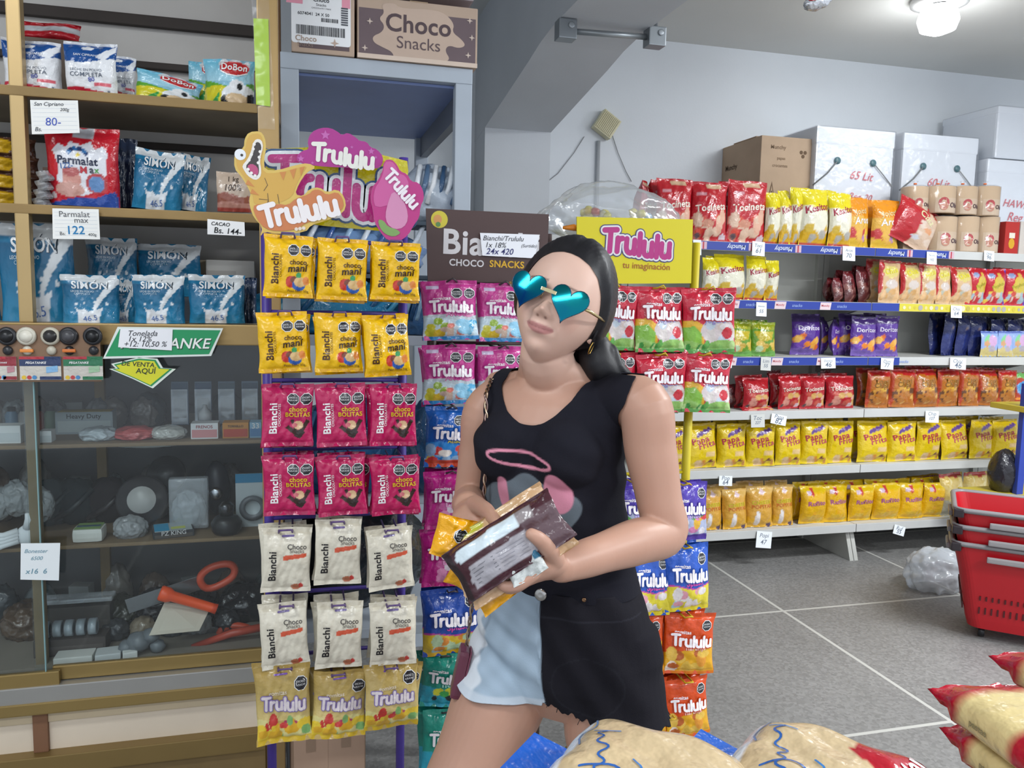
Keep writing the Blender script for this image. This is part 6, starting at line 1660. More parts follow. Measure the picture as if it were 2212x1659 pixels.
def ice_box(x0, x1, y0, zb, Y, dep, label, txt, dots=True, side=0):
    a, b_ = P(x0, (y0 + 400) / 2, Y), P(x1, (y0 + 400) / 2, Y)
    h = P((x0 + x1) / 2, y0, Y).z - zb
    w = b_.x - a.x
    o = empty('foam_box', ((a.x + b_.x) / 2, Y, zb))
    mb = MB('foam').box((-w / 2, 0, 0), (w / 2, dep, h * .97), 'dfe4ea', None, .015)
    fr = fy((0, -.001, h / 2))
    mb.build('foam_body', o)
    MB('foam').box((-w / 2 - .003, -.003, h * .86), (w / 2 + .003, dep + .003, h), 'e3e8ee', None, .012).build('lid', o)
    mk = MB('paper')
    for s_, x, y, ww, rr in txt:
        flat(mk, text2(s_, ww * w, .0, .3), fr, .004, 'd0646c', None, (x * w, y * h), rr)
    mk.build('marker_writing', o)
    if dots:
        for s_ in (-1, 1):
            M_ = Matrix.Translation((s_ * w * .23, -.002, h * .73)) @ Matrix.Rotation(math.pi / 2, 4, 'X')
            MB('plastic').lathe([(.02, 0), (.02, .006), (.014, .011), (0, .012)], '4e6f76', None, 14, M_).build('rope_knob', o)
        M2 = [(-w * .23, -.01, h * .73), (-w * .36, -.012, h * .62), (-w * .52, -.004, h * .52)]
        MB('cloth').tube(M2, .004, '777a7c', None, 6).build('rope', o)
        MB('cloth').tube([(w * .23, -.01, h * .73), (w * .36, -.012, h * .64), (w * .5, -.004, h * .55)], .003, '9a9c9e', None, 6).build('rope', o)
    mbf = MB('wrap_film').box((-w / 2 - .006, -.008, .0), (w / 2 + .006, dep, h + .004), 'ffffff', None, .01)
    mbf.build('film_wrap', o)
    T(o, label, 'foam box', 'white foam boxes on the shelf top')
    return o
ice_box(1762, 1930, 278, LV[0], GY + .26, .40, 'white film-wrapped foam box with two knobs beside the carton', [('65 Lit', .1, .12, .3, -3), ('Reg. 20', .1, -.06, .3, -3)])
ice_box(1950, 2110, 292, LV[0], GY + .26, .40, 'white film-wrapped foam box with two knobs behind the wafer packs', [('60 Lit', .0, .1, .3, -3), ('Tre 22', .0, -.06, .28, -3)])
ice_box(2132, 2300, 348, LV[0], GY + .24, .40, 'lower film-wrapped foam box of the right-hand stack', [('HAWA', -.1, .05, .34, -3), ('Reg', -.1, -.1, .2, -3)], False)
ice_box(2150, 2330, 236, P(2200, 346, GY + .24).z + .004, GY + .25, .42, 'upper film-wrapped foam box of the right-hand stack', [('HAWA', .0, .1, .34, -3)], False)
o = MB('carton').box((-.035, 0, 0), (.035, .15, .47), 'b9b1a4', None, .004).build('carton', None, (P(2064, 300, GY + .50).x, GY + .50, LV[0])); T(o, 'dull carton edge behind the right-hand foam boxes', 'carton')

W1 = 'on second shelf'
shelf_row('kesito', 1, [(1500, 1540), (1512, 1556), (1528, 1598), (1594, 1640), (1636, 1668)], [556, 552, 548, 552, 562], 'yellow and white cheese-snack bag', W1, 'yellow bags on the second shelf', 0, .05)
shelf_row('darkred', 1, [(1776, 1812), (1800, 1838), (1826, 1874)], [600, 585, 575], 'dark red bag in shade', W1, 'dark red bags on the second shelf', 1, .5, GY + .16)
shelf_row('chis', 1, [(1872, 1924), (1920, 1968), (1962, 2004), (1996, 2032), (2028, 2078)], [562, 566, 568, 572, 576], 'cream and red cheese-curl bag', W1, 'cream bags on the second shelf', 1)
shelf_row('clown', 1, [(2066, 2108), (2102, 2148), (2142, 2190)], [578, 580, 580], 'red and gold puff bag', W1, 'red and gold bags on the second shelf', 1)
shelf_row('limon', 1, [(2190, 2240)], [590], 'dim yellow-green bag at the right edge', W1, 'green bags', 0)
W2 = 'on third shelf'
shelf_row('limon', 2, [(1560, 1618), (1614, 1668)], [694, 696], 'green and yellow lemon chip bag', W2, 'green bags on the third shelf', 1)
shelf_row('purple_chip', 2, [(1700, 1762)], [678], 'purple chip bag standing alone', W2, 'purple bags on the third shelf', 0, 0, GY + .16)
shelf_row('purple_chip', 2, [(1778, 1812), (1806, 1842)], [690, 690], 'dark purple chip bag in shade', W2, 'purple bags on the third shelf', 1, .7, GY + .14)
shelf_row('purple_chip', 2, [(1826, 1884), (1880, 1930)], [684, 682], 'bright purple chip bag', W2, 'purple bags on the third shelf', 1)
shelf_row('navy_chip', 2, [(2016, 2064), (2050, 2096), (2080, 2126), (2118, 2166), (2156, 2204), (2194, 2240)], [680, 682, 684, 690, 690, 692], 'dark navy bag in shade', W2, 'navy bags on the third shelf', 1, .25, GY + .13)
shelf_row('sky_pack', 2, [(2104, 2142), (2139, 2177), (2174, 2212), (2209, 2247)], 715, 'small sky-blue pack', W2, 'sky blue packs on the third shelf', 0)
W3 = 'on fourth shelf'
shelf_row('redsmall', 3, [(1600, 1660), (1680, 1732), (1726, 1780), (1784, 1844)], [816, 812, 812, 812], 'red bacon-strip bag', W3, 'red bags on the fourth shelf', 1)
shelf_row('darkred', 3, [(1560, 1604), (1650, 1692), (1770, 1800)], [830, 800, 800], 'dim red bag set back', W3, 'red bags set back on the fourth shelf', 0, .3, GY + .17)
bagpx('redsmall', 1604, 868, 1680, 890, GY + .03, .1, -1.2, 0, .5, label='red bacon-strip bag lying flat at the front edge, fourth shelf')
shelf_row('choc_chip', 3, [(1866, 1918), (1914, 1972), (1968, 2022), (2018, 2072), (2068, 2114), (2110, 2154), (2150, 2192)], [800, 798, 798, 798, 798, 800, 800], 'red-topped brown chip bag', W3, 'brown chip bags on the fourth shelf', 1)
shelf_row('moon', 3, [(2188, 2240)], [805], 'red bag with blue circle', W3, 'red bag at shelf end', 0)
W4 = 'on fifth shelf'
shelf_row('papita', 4, [(1430, 1484), (1484, 1556), (1554, 1618), (1616, 1678), (1678, 1736), (1733, 1792), (1790, 1850), (1853, 1924), (1921, 1982), (1979, 2037), (2034, 2096), (2093, 2148), (2145, 2202)], [920, 916, 916, 916, 912, 910, 910, 910, 910, 908, 908, 906, 906], 'bright yellow potato chip bag', W4, 'yellow chip bags on the fifth shelf', 1)
W5 = 'on bottom shelf'
shelf_row('pepitos', 5, [(1518, 1572), (1570, 1626), (1622, 1682), (1680, 1728)], [1056, 1056, 1050, 1048], 'tan popcorn bag with chef picture', W5, 'tan bags on the bottom shelf', 1)
shelf_row('rufita', 5, [(1738, 1798), (1795, 1848), (1845, 1902), (1898, 1958), (1954, 2008), (2004, 2052)], [1050, 1048, 1048, 1044, 1042, 1042], 'golden yellow corn-puff bag', W5, 'golden bags on the bottom shelf', 1)
bagpx('rufita', 1724, 1046, 1758, 1140, GY + .12, .8, label='golden corn-puff bag turned edge-on, left end of its row', group='golden bags on the bottom shelf')
bagpx('rufita', 1970, 1022, 2046, 1050, GY + .2, .1, -.9, label='golden corn-puff bag lying on top of the others, bottom shelf', group='golden bags on the bottom shelf')
shelf_row('creamy', 5, [(2040, 2100), (2094, 2152), (2148, 2210)], [1022, 1020, 1020], 'cream and red snack bag above the baskets', W5, 'cream bags on the bottom shelf', 0)
bp_ = empty('blue_stand', (P(2206, 1000, GY - .35).x, GY - .35, 0))
MB('paint').box((-.012, 0, 0), (.03, .03, 1.02), '2a3f9c', None, .004).build('post', bp_)
MB('paint').box((-.012, -.02, .0), (.4, .2, .04), '2a3f9c', None, .004).build('foot', bp_)
MB('paint').box((-.03, -.03, .87), (.4, .2, .9), 'c8b43c', None, .004).build('yellow_shelf', bp_)
MB('paint').box((-.2, -.03, .40), (.4, .2, .43), 'c8b43c', None, .004).build('yellow_shelf', bp_)
T(bp_, 'blue stand with yellow shelf edges at the right edge', 'display stand')
o = MB('film').crumple((0, 0, .094), (.075, .07, .13), .1, 5, '24232a', None, True, 4, 1.4, False).build('dark_sack', None, (P(2172, 1045, GY - .28).x, GY - .26, .431))
T(o, 'dark rounded sack on the blue stand behind the baskets', 'sack')

# price tags on the shelf rails
def tag(px, py, w_px, h_px, tilt, txt, col, label, yoff=0.0, tcol='6a7484'):
    Y = GY - .008
    p = P(px, py, Y)
    k = mpp(Y) * 1.02
    w, h = w_px * k, h_px * k
    mb = MB('paper').prism([(-w / 2, -h), (w / 2, -h), (w / 2, 0), (-w / 2, 0)], fy((0, 0, 0)), -.002, 0, col)
    for i, s_ in enumerate(txt):
        flat(mb, text2(s_, w * (.6 if i == 0 else .42), .0 if i == 0 else .01, .2), fy((0, 0, 0)), .0005, tcol, None, (0, -h * (.28 + i * .36)))
    o = mb.build('price_tag', None, p); o.rotation_euler = (-.12, tilt, 0)
    T(o, label, 'price tag', 'paper price tags on the snack shelves')
tg = [(1506, 518, 22, 38, 0, ('Toc', '47'), 'first under the top shelf, by the yellow sign'), (1639, 522, 36, 36, .05, ('Toci', '61'), 'under the large red bags'), (1834, 532, 38, 38, .02, ('Aros', '70'), 'under the orange bags, reading 70'), (2013, 544, 32, 34, .03, ('Pecora', '192'), 'at the end of the blue strip'), (2137, 542, 34, 28, .05, ('Oblea', '96'), 'bluish, under the wafer packs'),
      (1645, 653, 30, 36, .03, ('Kesitos', '55'), 'under the second shelf, left part'), (2066, 660, 36, 34, .02, ('Chis', '64'), 'under the yellow strip'),
      (1571, 772, 30, 26, .1, ('L', '26'), 'under the third shelf beside the green bags'), (1655, 772, 30, 34, .06, ('Lim', '55'), 'greyish, under the third shelf'), (1789, 773, 44, 28, -.02, ('Doritos', '46'), 'under the third shelf with red number'), (1917, 774, 40, 30, .06, ('Dori', '77'), 'under the bright purple bags'), (2070, 773, 54, 32, .06, ('Choc', '46'), 'wide, under the third shelf at right'),
      (1637, 895, 40, 34, .0, ('Toc', '227'), 'greyish, under the fourth shelf'), (1684, 896, 46, 26, .2, ('Papa', '82'), 'slanting, under the fourth shelf'), (2014, 888, 44, 32, .05, ('Chip', '107'), 'under the brown chip bags'),
      (1568, 1028, 38, 26, .06, ('Pop', '64'), 'under the fifth shelf at left'), (1652, 1148, 46, 44, .12, ('Popi', '47'), 'large, under the tan bags'), (1945, 1136, 38, 26, .3, ('Ruf', '55'), 'twisted, under the golden bags')]
for px, py, w_, h_, tl, tx, lb in tg:
    tag(px, py, w_, h_, tl, tx, 'e8ecf0' if 'greyish' not in lb else 'c9cac6', 'white paper price tag ' + lb)

# ---------------------------------------------------------------- shopping baskets, floor bag, foreground bags
def basket(name, z0, label, full):
    o = empty(name, (0, 0, z0))
    def ring(a, b, z, n=8, r=.05):
        pts = []
        for cx_, cy_, a0 in ((a - r, b - r, 0), (-a + r, b - r, 90), (-a + r, -b + r, 180), (a - r, -b + r, 270)):
            for k in range(n):
                an = math.radians(a0 + 90 * k / (n - 1))
                pts.append(Vector((cx_ + r * math.cos(an), cy_ + r * math.sin(an), z)))
        return pts
    A_, B_, H_ = .285, .20, .37
    red, red2 = 'b3121e', 'c01c24'
    mb = MB('plastic')
    lv = [(0.72, 0), (0.76, .04), (.9, .25), (1.0, H_)]
    rows_o = [ring(A_ * s, B_ * s, z) for s, z in lv]
    rows_i = [ring(A_ * s - .008, B_ * s - .008, max(z, .01)) for s, z in lv]
    n = len(rows_o[0])
    vs = [v for r_ in rows_o for v in r_] + [v for r_ in rows_i for v in r_]
    fs = []
    m_ = len(lv)
    for i in range(m_ - 1):
        for k in range(n):
            l = (k + 1) % n
            fs.append((i * n + k, i * n + l, (i + 1) * n + l, (i + 1) * n + k))
            q = m_ * n
            fs.append((q + i * n + l, q + i * n + k, q + (i + 1) * n + k, q + (i + 1) * n + l))
    for k in range(n):
        l = (k + 1) % n
        fs.append(((m_ - 1) * n + k, (m_ - 1) * n + l, (2 * m_ - 1) * n + l, (2 * m_ - 1) * n + k))
    fs.append(tuple(range(n))[::-1]); fs.append(tuple(m_ * n + k for k in range(n)))
    mb.add(vs, fs, red, None, False)
    # slots in the wall, as recessed dark slits
    for i in range(15):
        for (z, h_) in ((.07, .028), (.13, .018)) if full else ():
            s = .76 + .14 * z / .21
            x = -A_ * .6 + i * A_ * .08
            mb.box((x, -B_ * s - .0015, z), (x + .006, -B_ * s + .004, z + h_), '4a0a10')
            y = -B_ * .6 + i * B_ * .08
            mb.box((-A_ * s - .0015, y, z), (-A_ * s + .004, y + .005, z + h_), '4a0a10')
    mb.build('tub', o)
    rim = MB('plastic').tube(ring(A_ + .004, B_ + .004, H_), .011, '7f7c7e', None, 8, True, True, 1.0)
    rim.build('rim', o)
    for s_ in (-1, 1):
        h_ = MB('plastic')
        h_.box((-.16, s_ * (B_ + .018) - .008, H_ - .06), (.16, s_ * (B_ + .018) + .008, H_ - .036), '8e8a8b', None, .006)
        h_.build('handle', o)
        e_ = MB('plastic').box((s_ * (A_ + .014) - .008, -.07, H_ - .058), (s_ * (A_ + .014) + .008, .07, H_ - .036), '8c8889', None, .006)
        e_.build('handle', o)
        MB('plastic').box((s_ * A_ * .96 - .02, -B_ - .012, H_ - .03), (s_ * A_ * .96 + .02, -B_ + .03, H_ + .006), '2b2328', None, .006).build('corner_clip', o)
    if full:
        for sx in (-1, 1):
            for sy in (-1, 1):
                MB('plastic').lathe([(.022, -.012), (.022, .012)], '1d1d1f', None, 14, Matrix.Translation((sx * .15, sy * .1, -.026)) @ Matrix.Rotation(math.pi / 2, 4, 'Y')).build('wheel', o)
    T(o, label, 'shopping basket', 'nested red shopping baskets')
    return o
BC = PZ(2205, 1412, 0)
bx_, by_ = BC.x + .15, BC.y + .15
for i, lb in enumerate(('red wheeled shopping basket, lowest of the nested stack', 'red shopping basket nested second from the bottom', 'red shopping basket nested on top of the stack')):
    o = basket('shopping_basket', .052 + i * .072, lb, i == 0)
    o.location.x, o.location.y = bx_, by_
    o.rotation_euler = (0, 0, math.radians(-42))
q = PZ(2018, 1270, 0)
mb = MB('milky_film').crumple((0, 0, .082), (.145, .11, .115), .24, 9, 'ffffff', None, True, 5, 1.5, False)
T(mb.build('plastic_bag', None, (q.x, q.y, .0)), 'crumpled clear plastic bag lying on the floor by the baskets', 'plastic bag')

# foreground table (just under the view) with rice and pasta bags
TZ = .772
tb = empty('display_table', (.55, .45, 0))
MB('paint').box((-.62, -.28, TZ - .03), (.62, .41, TZ), '9a9c9e', None, .004).build('table_top', tb)
for sx in (-1, 1):
    for sy in (-.25, .37):
        MB('paint').box((sx * .58 - .02, sy - .02, 0), (sx * .58 + .02, sy + .02, TZ - .03), '8a8c8e', None, .003).build('leg', tb)
T(tb, 'grey display table under the rice bags, below the view', 'table')

def rice_mesh(name, seed, red):
    """a filled rice bag lying flat, length along +Y (seal end), width along X, base at z=0"""
    w, l, t = .19, .29, .085
    rnd = np.random.RandomState(seed); ph = rnd.rand(8) * 6.28
    nx, ny = 48, 64
    U, V = np.meshgrid(np.linspace(0, 1, nx + 1), np.linspace(0, 1, ny + 1))
    X = np.abs(2 * U - 1)
    body = np.clip(V / .80, 0, 1)
    prof_ = np.clip(1 - X ** 3.0, 0, 1) ** .5 * np.clip(1 - np.abs(2 * body - 1) ** 4, 0, 1) ** .5
    wr = .0035 * (np.sin(U * 11 + V * 7 + ph[0]) * np.sin(V * 9 + ph[1]) + .5 * np.sin(U * 23 - V * 19 + ph[2]))
    z = prof_ * t + wr * prof_ + .02 * np.clip((V - .8) / .2, 0, 1) + .004
    taper = 1 - .22 * np.clip((V - .72) / .28, 0, 1) ** .8 + .05 * prof_
    x = (U - .5) * w * taper
    y = V * l
    ops = [('fill', 'cbb48e'), ('rect', 0, .805, 1, 1, '1656b4'), ('rect', 0, .69, 1, .815, 'dfe4ec'), ('rect', 0, 0, .035, .8, 'd9dce4'), ('rect', .965, 0, 1, .8, 'd9dce4'), ('poly', [(.3, 0), (1, 0), (1, .2), (.85, .34), (.6, .36), (.4, .2)], 'b01c2c')]
    if not red: ops = ops[:5] + [('poly', [(.3, 0), (1, 0), (.9, .06), (.5, .08)], 'b01c2c')]
    C = paint(ops, U, V)
    grain = rnd.uniform(.92, 1.06, U.shape)[..., None]
    m_ = (V < .69)[..., None]
    C = np.where(m_, C * grain, C)
    pts = np.stack([x, y, z], -1).reshape(-1, 3)
    mb = MB('film')
    fs = []
    for j in range(ny):
        for i in range(nx):
            a = j * (nx + 1) + i
            fs.append((a, a + 1, a + nx + 2, a + nx + 1))
    mb.add(pts, fs, [tuple(q_) for q_ in C.reshape(-1, 3)], None, True)
    zb = np.where(True, .004 * np.ones_like(z) + .018 * np.clip((V - .8) / .2, 0, 1), z)
    pts2 = np.stack([x, y, zb], -1).reshape(-1, 3)
    mb.add(pts2, [f_[::-1] for f_ in fs], 'cbb48e', None, True)
    def lay(shape, cu, cv, col, rot=0, lift=.0012):
        v2, f2 = shape
        v2 = rot2(v2, rot)
        Uq = np.clip(np.array([v_[0] for v_ in v2]) / w + cu, 0, 1); Vq = np.clip(np.array([v_[1] for v_ in v2]) / l + cv, 0, 1)
        ii = np.clip((Uq * nx).astype(int), 0, nx - 1); jj = np.clip((Vq * ny).astype(int), 0, ny - 1)
        fu, fv = Uq * nx - ii, Vq * ny - jj
        def bl(Aq):
            return (Aq[jj, ii] * (1 - fu) * (1 - fv) + Aq[jj, ii + 1] * fu * (1 - fv) + Aq[jj + 1, ii] * (1 - fu) * fv + Aq[jj + 1, ii + 1] * fu * fv)
        mb.add(np.stack([bl(x), bl(y), bl(z) + lift], -1), f2, col, None, True)
    script = [[(-.05, -.01), (-.04, .012), (-.03, -.012), (-.02, .01), (-.01, -.008), (0, .008), (.01, -.01), (.02, .012), (.034, .0), (.046, .014), (.05, .0)], [(-.03, -.03), (-.01, -.014), (-.02, .02)]]
    lay(thick(dense(curvy(script), .004), .0026), .36, .56, '2f5fa8', 14)
    lay(thick(dense(curvy([[(-.03, 0), (-.01, .014), (.01, .002), (.03, .016)], [(0, .0), (.004, -.03)]]), .004), .0022), .62, .66, '6a88b4', -10)
    lay(thick(dense(curvy([[(-.03, 0), (-.012, .014), (.004, -.004), (.02, .006)]]), .004), .0024), .3, .4, '3a78b8', 24)
    if red: lay(text2('Mary', .07, .05, .2), .68, .15, 'e8d8d8', 8)
    return mb.mesh(name)
me = [rice_mesh('rice_bag', 3, False), rice_mesh('rice_bag', 8, True)]
def rice(px, py, D, m_, rz, tilt, label, z=None):
    """px, py, D: where the middle of the blue sealed end is"""
    p = PD(px, py, D)
    o = bpy.data.objects.new('rice_bag', m_); COL.objects.link(o)
    o.rotation_euler = (tilt, 0, rz)
    e = o.rotation_euler.to_matrix() @ Vector((0, .29, .024))
    o.location = p - e
    if z is not None: o.location.z = z
    T(o, label, 'rice bag', 'rice bags in the foreground')
    return o
rice(1092, 1648, .93, me[0], math.radians(47), 0, 'clear rice bag with blue end, left one in front of the woman', TZ + .092)
rice(1462, 1622, .95, me[1], math.radians(40), 0, 'clear rice bag with blue end and red emblem, right one', TZ + .092)
rice(1150, 1700, .93, me[1], math.radians(46), 0, 'rice bag lying under the left rice bag', TZ + .002)
rice(1500, 1690, .95, me[0], math.radians(34), 0, 'rice bag lying under the right rice bag', TZ + .002)

def pasta_pack(loc, rz, ry, label, L=.27, wide=.12, first=True):
    o = empty('pasta_pack', loc); o.rotation_euler = (0, ry, rz)
    mb = MB('film')
    n, sg = 26, 22
    prof_ = []
    for i in range(n + 1):
        t = i / n
        x = -.055 + t * (L + .11)
        if x < 0: k = .25 + .75 * ((x + .055) / .055) ** .8
        elif x > L: k = .25 + .75 * ((L + .055 - x) / .055) ** .8
        else: k = 1
        flatten = 1 if 0 <= x <= L else max(.10, 1 - min(1, (abs(x - (0 if x < 0 else L)) / .055) ** .7) * .92)
        prof_.append((x, k if 0 <= x <= L else (.86 + .14 * flatten), flatten, x < .006 or x > L - .006 or .105 < x < .145))
    vs = []; cl = []
    rnd = np.random.RandomState(3)
    for x, kw, fl, red in prof_:
        for s_ in range(sg):
            an = 2 * math.pi * s_ / sg
            cy, sz = math.cos(an), math.sin(an)
            yy = math.copysign(abs(cy) ** .7, cy) * wide / 2 * kw
            zz = math.copysign(abs(sz) ** .75, sz) * .027 * fl + .028
            if red and not (.1 < x < .15):
                zz += rnd.uniform(-.003, .003); yy += rnd.uniform(-.004, .004)
            vs.append((x, yy, zz))
            cl.append(c('b3142c') if red else c('d8c48c'))
    fs = [(i * sg + s_, i * sg + (s_ + 1) % sg, (i + 1) * sg + (s_ + 1) % sg, (i + 1) * sg + s_) for i in range(n) for s_ in range(sg)]
    fs.append(tuple(range(sg))[::-1]); fs.append(tuple(n * sg + k for k in range(sg)))
    mb.add(vs, [f_[::-1] for f_ in fs[:-2]] + fs[-2:], cl, None, True)
    fr = (Vector((0, 0, .0555)), Vector((1, 0, 0)), Vector((0, 1, 0)), Vector((0, 0, 1)))
    mb.poly([(a * 1.4 + .215, b) for a, b in ngon(16, .03)], fr, .0008, '2c6cb0')
    mb.poly([(a * 1.3 + .215, b) for a, b in ngon(12, .02)], fr, .0014, 'd0a02c')
    s = (Vector((0, -wide / 2 - .0008, .028)), Vector((1, 0, 0)), Vector((0, 0, 1)), Vector((0, -1, 0)))
    flat(mb, text2('pastas', .03, .02), s, .001, '8c8460', None, (.05, 0))
    flat(mb, text2('Mary', .05, .06, .2), s, .001, 'd8a01c', None, (.19, 0))
    mb.build('film_pack', o)
    T(o, label, 'pasta pack', 'pasta packs in the foreground')
    return o

pp = PD(2146, 1530, 1.05)
for i, lb in enumerate(('pasta pack with red end, lowest of the near stack', 'pasta pack with red end, middle of the near stack', 'pasta pack with red end and blue emblem, top of the near stack')):
    pasta_pack((pp.x + (.006, .012, 0)[i], pp.y - (.03, .012, 0)[i], TZ + .001 + i * .0515), math.radians(-97 + (3, -2, 0)[i]), 0, lb)
pp = PD(2268, 1462, 1.16)
for i, lb in enumerate(('pasta pack with red end, lowest of the far stack', 'pasta pack with red end, middle of the far stack', 'pasta pack with red end, top of the far stack at the right edge')):
    pasta_pack((pp.x, pp.y, TZ + .001 + i * .0515), math.radians(-95), 0, lb)

# ---------------------------------------------------------------- the woman
skin_m, nt, b = new_mat('skin')
a_ = nt.nodes.new('ShaderNodeVertexColor'); a_.layer_name = 'Col'
nt.links.new(a_.outputs['Color'], b.inputs['Base Color'])
b.inputs['Roughness'].default_value = .42
b.inputs['Subsurface Weight'].default_value = .12
b.inputs['Subsurface Radius'].default_value = (.012, .005, .003)
b.inputs['Specular IOR Level'].default_value = .4
bump(nt, b, 260.0, .06, .0006)
hair_m, nt, b = new_mat('hair')
b.inputs['Base Color'].default_value = (.009, .0085, .011, 1)
b.inputs['Roughness'].default_value = .40
b.inputs['Specular IOR Level'].default_value = .38
bump(nt, b, 70.0, .18, .001, 4.0, 'Generated', (1.0, 9.0, 1.5))
den_m, nt, b = new_mat('denim')
a_ = nt.nodes.new('ShaderNodeVertexColor'); a_.layer_name = 'Col'
nt.links.new(a_.outputs['Color'], b.inputs['Base Color'])
b.inputs['Roughness'].default_value = .92; b.inputs['Specular IOR Level'].default_value = .15
bump(nt, b, 350.0, .35, .001)
m_, nt, b = new_mat('mirror_lens')
a_ = nt.nodes.new('ShaderNodeVertexColor'); a_.layer_name = 'Col'
nt.links.new(a_.outputs['Color'], b.inputs['Base Color'])
b.inputs['Metallic'].default_value = .92; b.inputs['Roughness'].default_value = .08

FW = Vector((-.66, -.75, 0)).normalized()
LF = Vector((-FW.y, FW.x, 0))          # her left, the right side of the view
WY = 1.40
def zof(py): return P(1190, py, WY).z
_ax = [(1500, 1222), (1240, 1212), (1100, 1196), (960, 1192), (840, 1196)]
def axis_x(z):
    pts = sorted((P(x, y, WY).z, P(x, y, WY).x) for y, x in _ax)
    return float(np.interp(z, [q[0] for q in pts], [q[1] for q in pts]))
def Bp(a, bb, z): return Vector((axis_x(z), WY, z)) + LF * a + FW * bb
def to_body(V):
    ax = np.interp(V[:, 2], *zip(*sorted((P(x, y, WY).z, P(x, y, WY).x) for y, x in _ax)))
    dx, dy = V[:, 0] - ax, V[:, 1] - WY
    return dx * LF.x + dy * LF.y, dx * FW.x + dy * FW.y, V[:, 2]

class Solid:
    def __init__(s): s.v = []; s.f = []
    def add(s, v, f):
        n = len(s.v); s.v += [tuple(x) for x in v]; s.f += [tuple(i + n for i in q) for q in f]
    def loft(s, rings):
        m = len(rings[0]); v = [p for r in rings for p in r]; f = []
        for i in range(len(rings) - 1):
            for k in range(m):
                l = (k + 1) % m
                f.append((i * m + k, i * m + l, (i + 1) * m + l, (i + 1) * m + k))
        f.append(tuple(range(m))[::-1]); f.append(tuple((len(rings) - 1) * m + k for k in range(m)))
        s.add(v, f)
    def limb(s, pts, rad, seg_=14, flat=1.0, flat_dir=None, sub=6):
        """smooth tapering limb through points"""
        seg = 36
        P_ = [Vector(p) for p in pts]; n = len(P_)
        cen = []; rr = []
        for i in range(n - 1):
            p0, p1, p2, p3 = P_[max(i - 1, 0)], P_[i], P_[i + 1], P_[min(i + 2, n - 1)]
            for j in range(sub):
                t = j / sub
                cen.append(.5 * ((2 * p1) + (p2 - p0) * t + (2 * p0 - 5 * p1 + 4 * p2 - p3) * t * t + (3 * p1 - p0 - 3 * p2 + p3) * t ** 3))
                tt = t * t * (3 - 2 * t)
                rr.append(rad[i] * (1 - tt) + rad[i + 1] * tt)
        cen.append(P_[-1]); rr.append(rad[-1])
        # rounded ends
        d0 = (cen[0] - cen[1]).normalized(); d1 = (cen[-1] - cen[-2]).normalized()
        for k in (.5, .85, .99):
            cen.insert(0, P_[0] + d0 * rad[0] * k); rr.insert(0, rad[0] * math.sqrt(1 - k * k))
            cen.append(P_[-1] + d1 * rad[-1] * k); rr.append(rad[-1] * math.sqrt(1 - k * k))
        rings = []; prev = None
        for i, p in enumerate(cen):
            t = (cen[min(i + 1, len(cen) - 1)] - cen[max(i - 1, 0)]).normalized()
            if prev is None:
                prev = Vector(flat_dir) if flat_dir is not None else t.orthogonal()
            u = (prev - t * prev.dot(t)).normalized(); w = t.cross(u); prev = u
            rings.append([p + (u * math.cos(2 * math.pi * k / seg) * flat + w * math.sin(2 * math.pi * k / seg)) * rr[i] for k in range(seg)])
        s.loft(rings)
    def ball(s, cen, r, M=None, seg=20, rings=12):
        mb = MB().ball((0, 0, 0), r, 'ffffff', None, seg, rings)
        s.add([Vector(cen) + (M @ Vector(v) if M is not None else Vector(v)) for v in mb.v], mb.f)
    def remesh(s, vox, smooth):
        me = bpy.data.meshes.new('t'); me.from_pydata(s.v, [], s.f); me.update()
        bm = bmesh.new(); bm.from_mesh(me); bmesh.ops.remove_doubles(bm, verts=bm.verts, dist=1e-6); bmesh.ops.recalc_face_normals(bm, faces=bm.faces); bm.to_mesh(me); bm.free()
        ob = bpy.data.objects.new('t', me); COL.objects.link(ob)
        r = ob.modifiers.new('r', 'REMESH'); r.mode = 'VOXEL'; r.voxel_size = vox
        q = ob.modifiers.new('s', 'SMOOTH'); q.factor = .5; q.iterations = smooth
        dg = bpy.context.evaluated_depsgraph_get(); dg.update()
        ev = ob.evaluated_get(dg)
        m2 = bpy.data.meshes.new_from_object(ev)
        n = len(m2.vertices)
        V = np.empty(n * 3); m2.vertices.foreach_get('co', V); V = V.reshape(-1, 3)
        N = np.empty(n * 3); m2.vertices.foreach_get('normal', N); N = N.reshape(-1, 3)
        F = [tuple(p.vertices) for p in m2.polygons]
        bpy.data.objects.remove(ob); bpy.data.meshes.remove(me); bpy.data.meshes.remove(m2)
        return V, N, F

def mesh_obj(name, V, F, colors, mat, parent=None, smooth=True):
    me = bpy.data.meshes.new(name); me.from_pydata([tuple(v) for v in V], [], F)
    me.materials.append(MATS[mat])
    me.polygons.foreach_set('use_smooth', [smooth] * len(me.polygons))
    at = me.color_attributes.new('Col', 'FLOAT_COLOR', 'POINT')
    C = np.ones((len(V), 4)); C[:, :3] = colors
    at.data.foreach_set('color', C.ravel())
    me.update()
    o = bpy.data.objects.new(name, me); COL.objects.link(o)
    if parent is not None: o.parent = parent
    return o

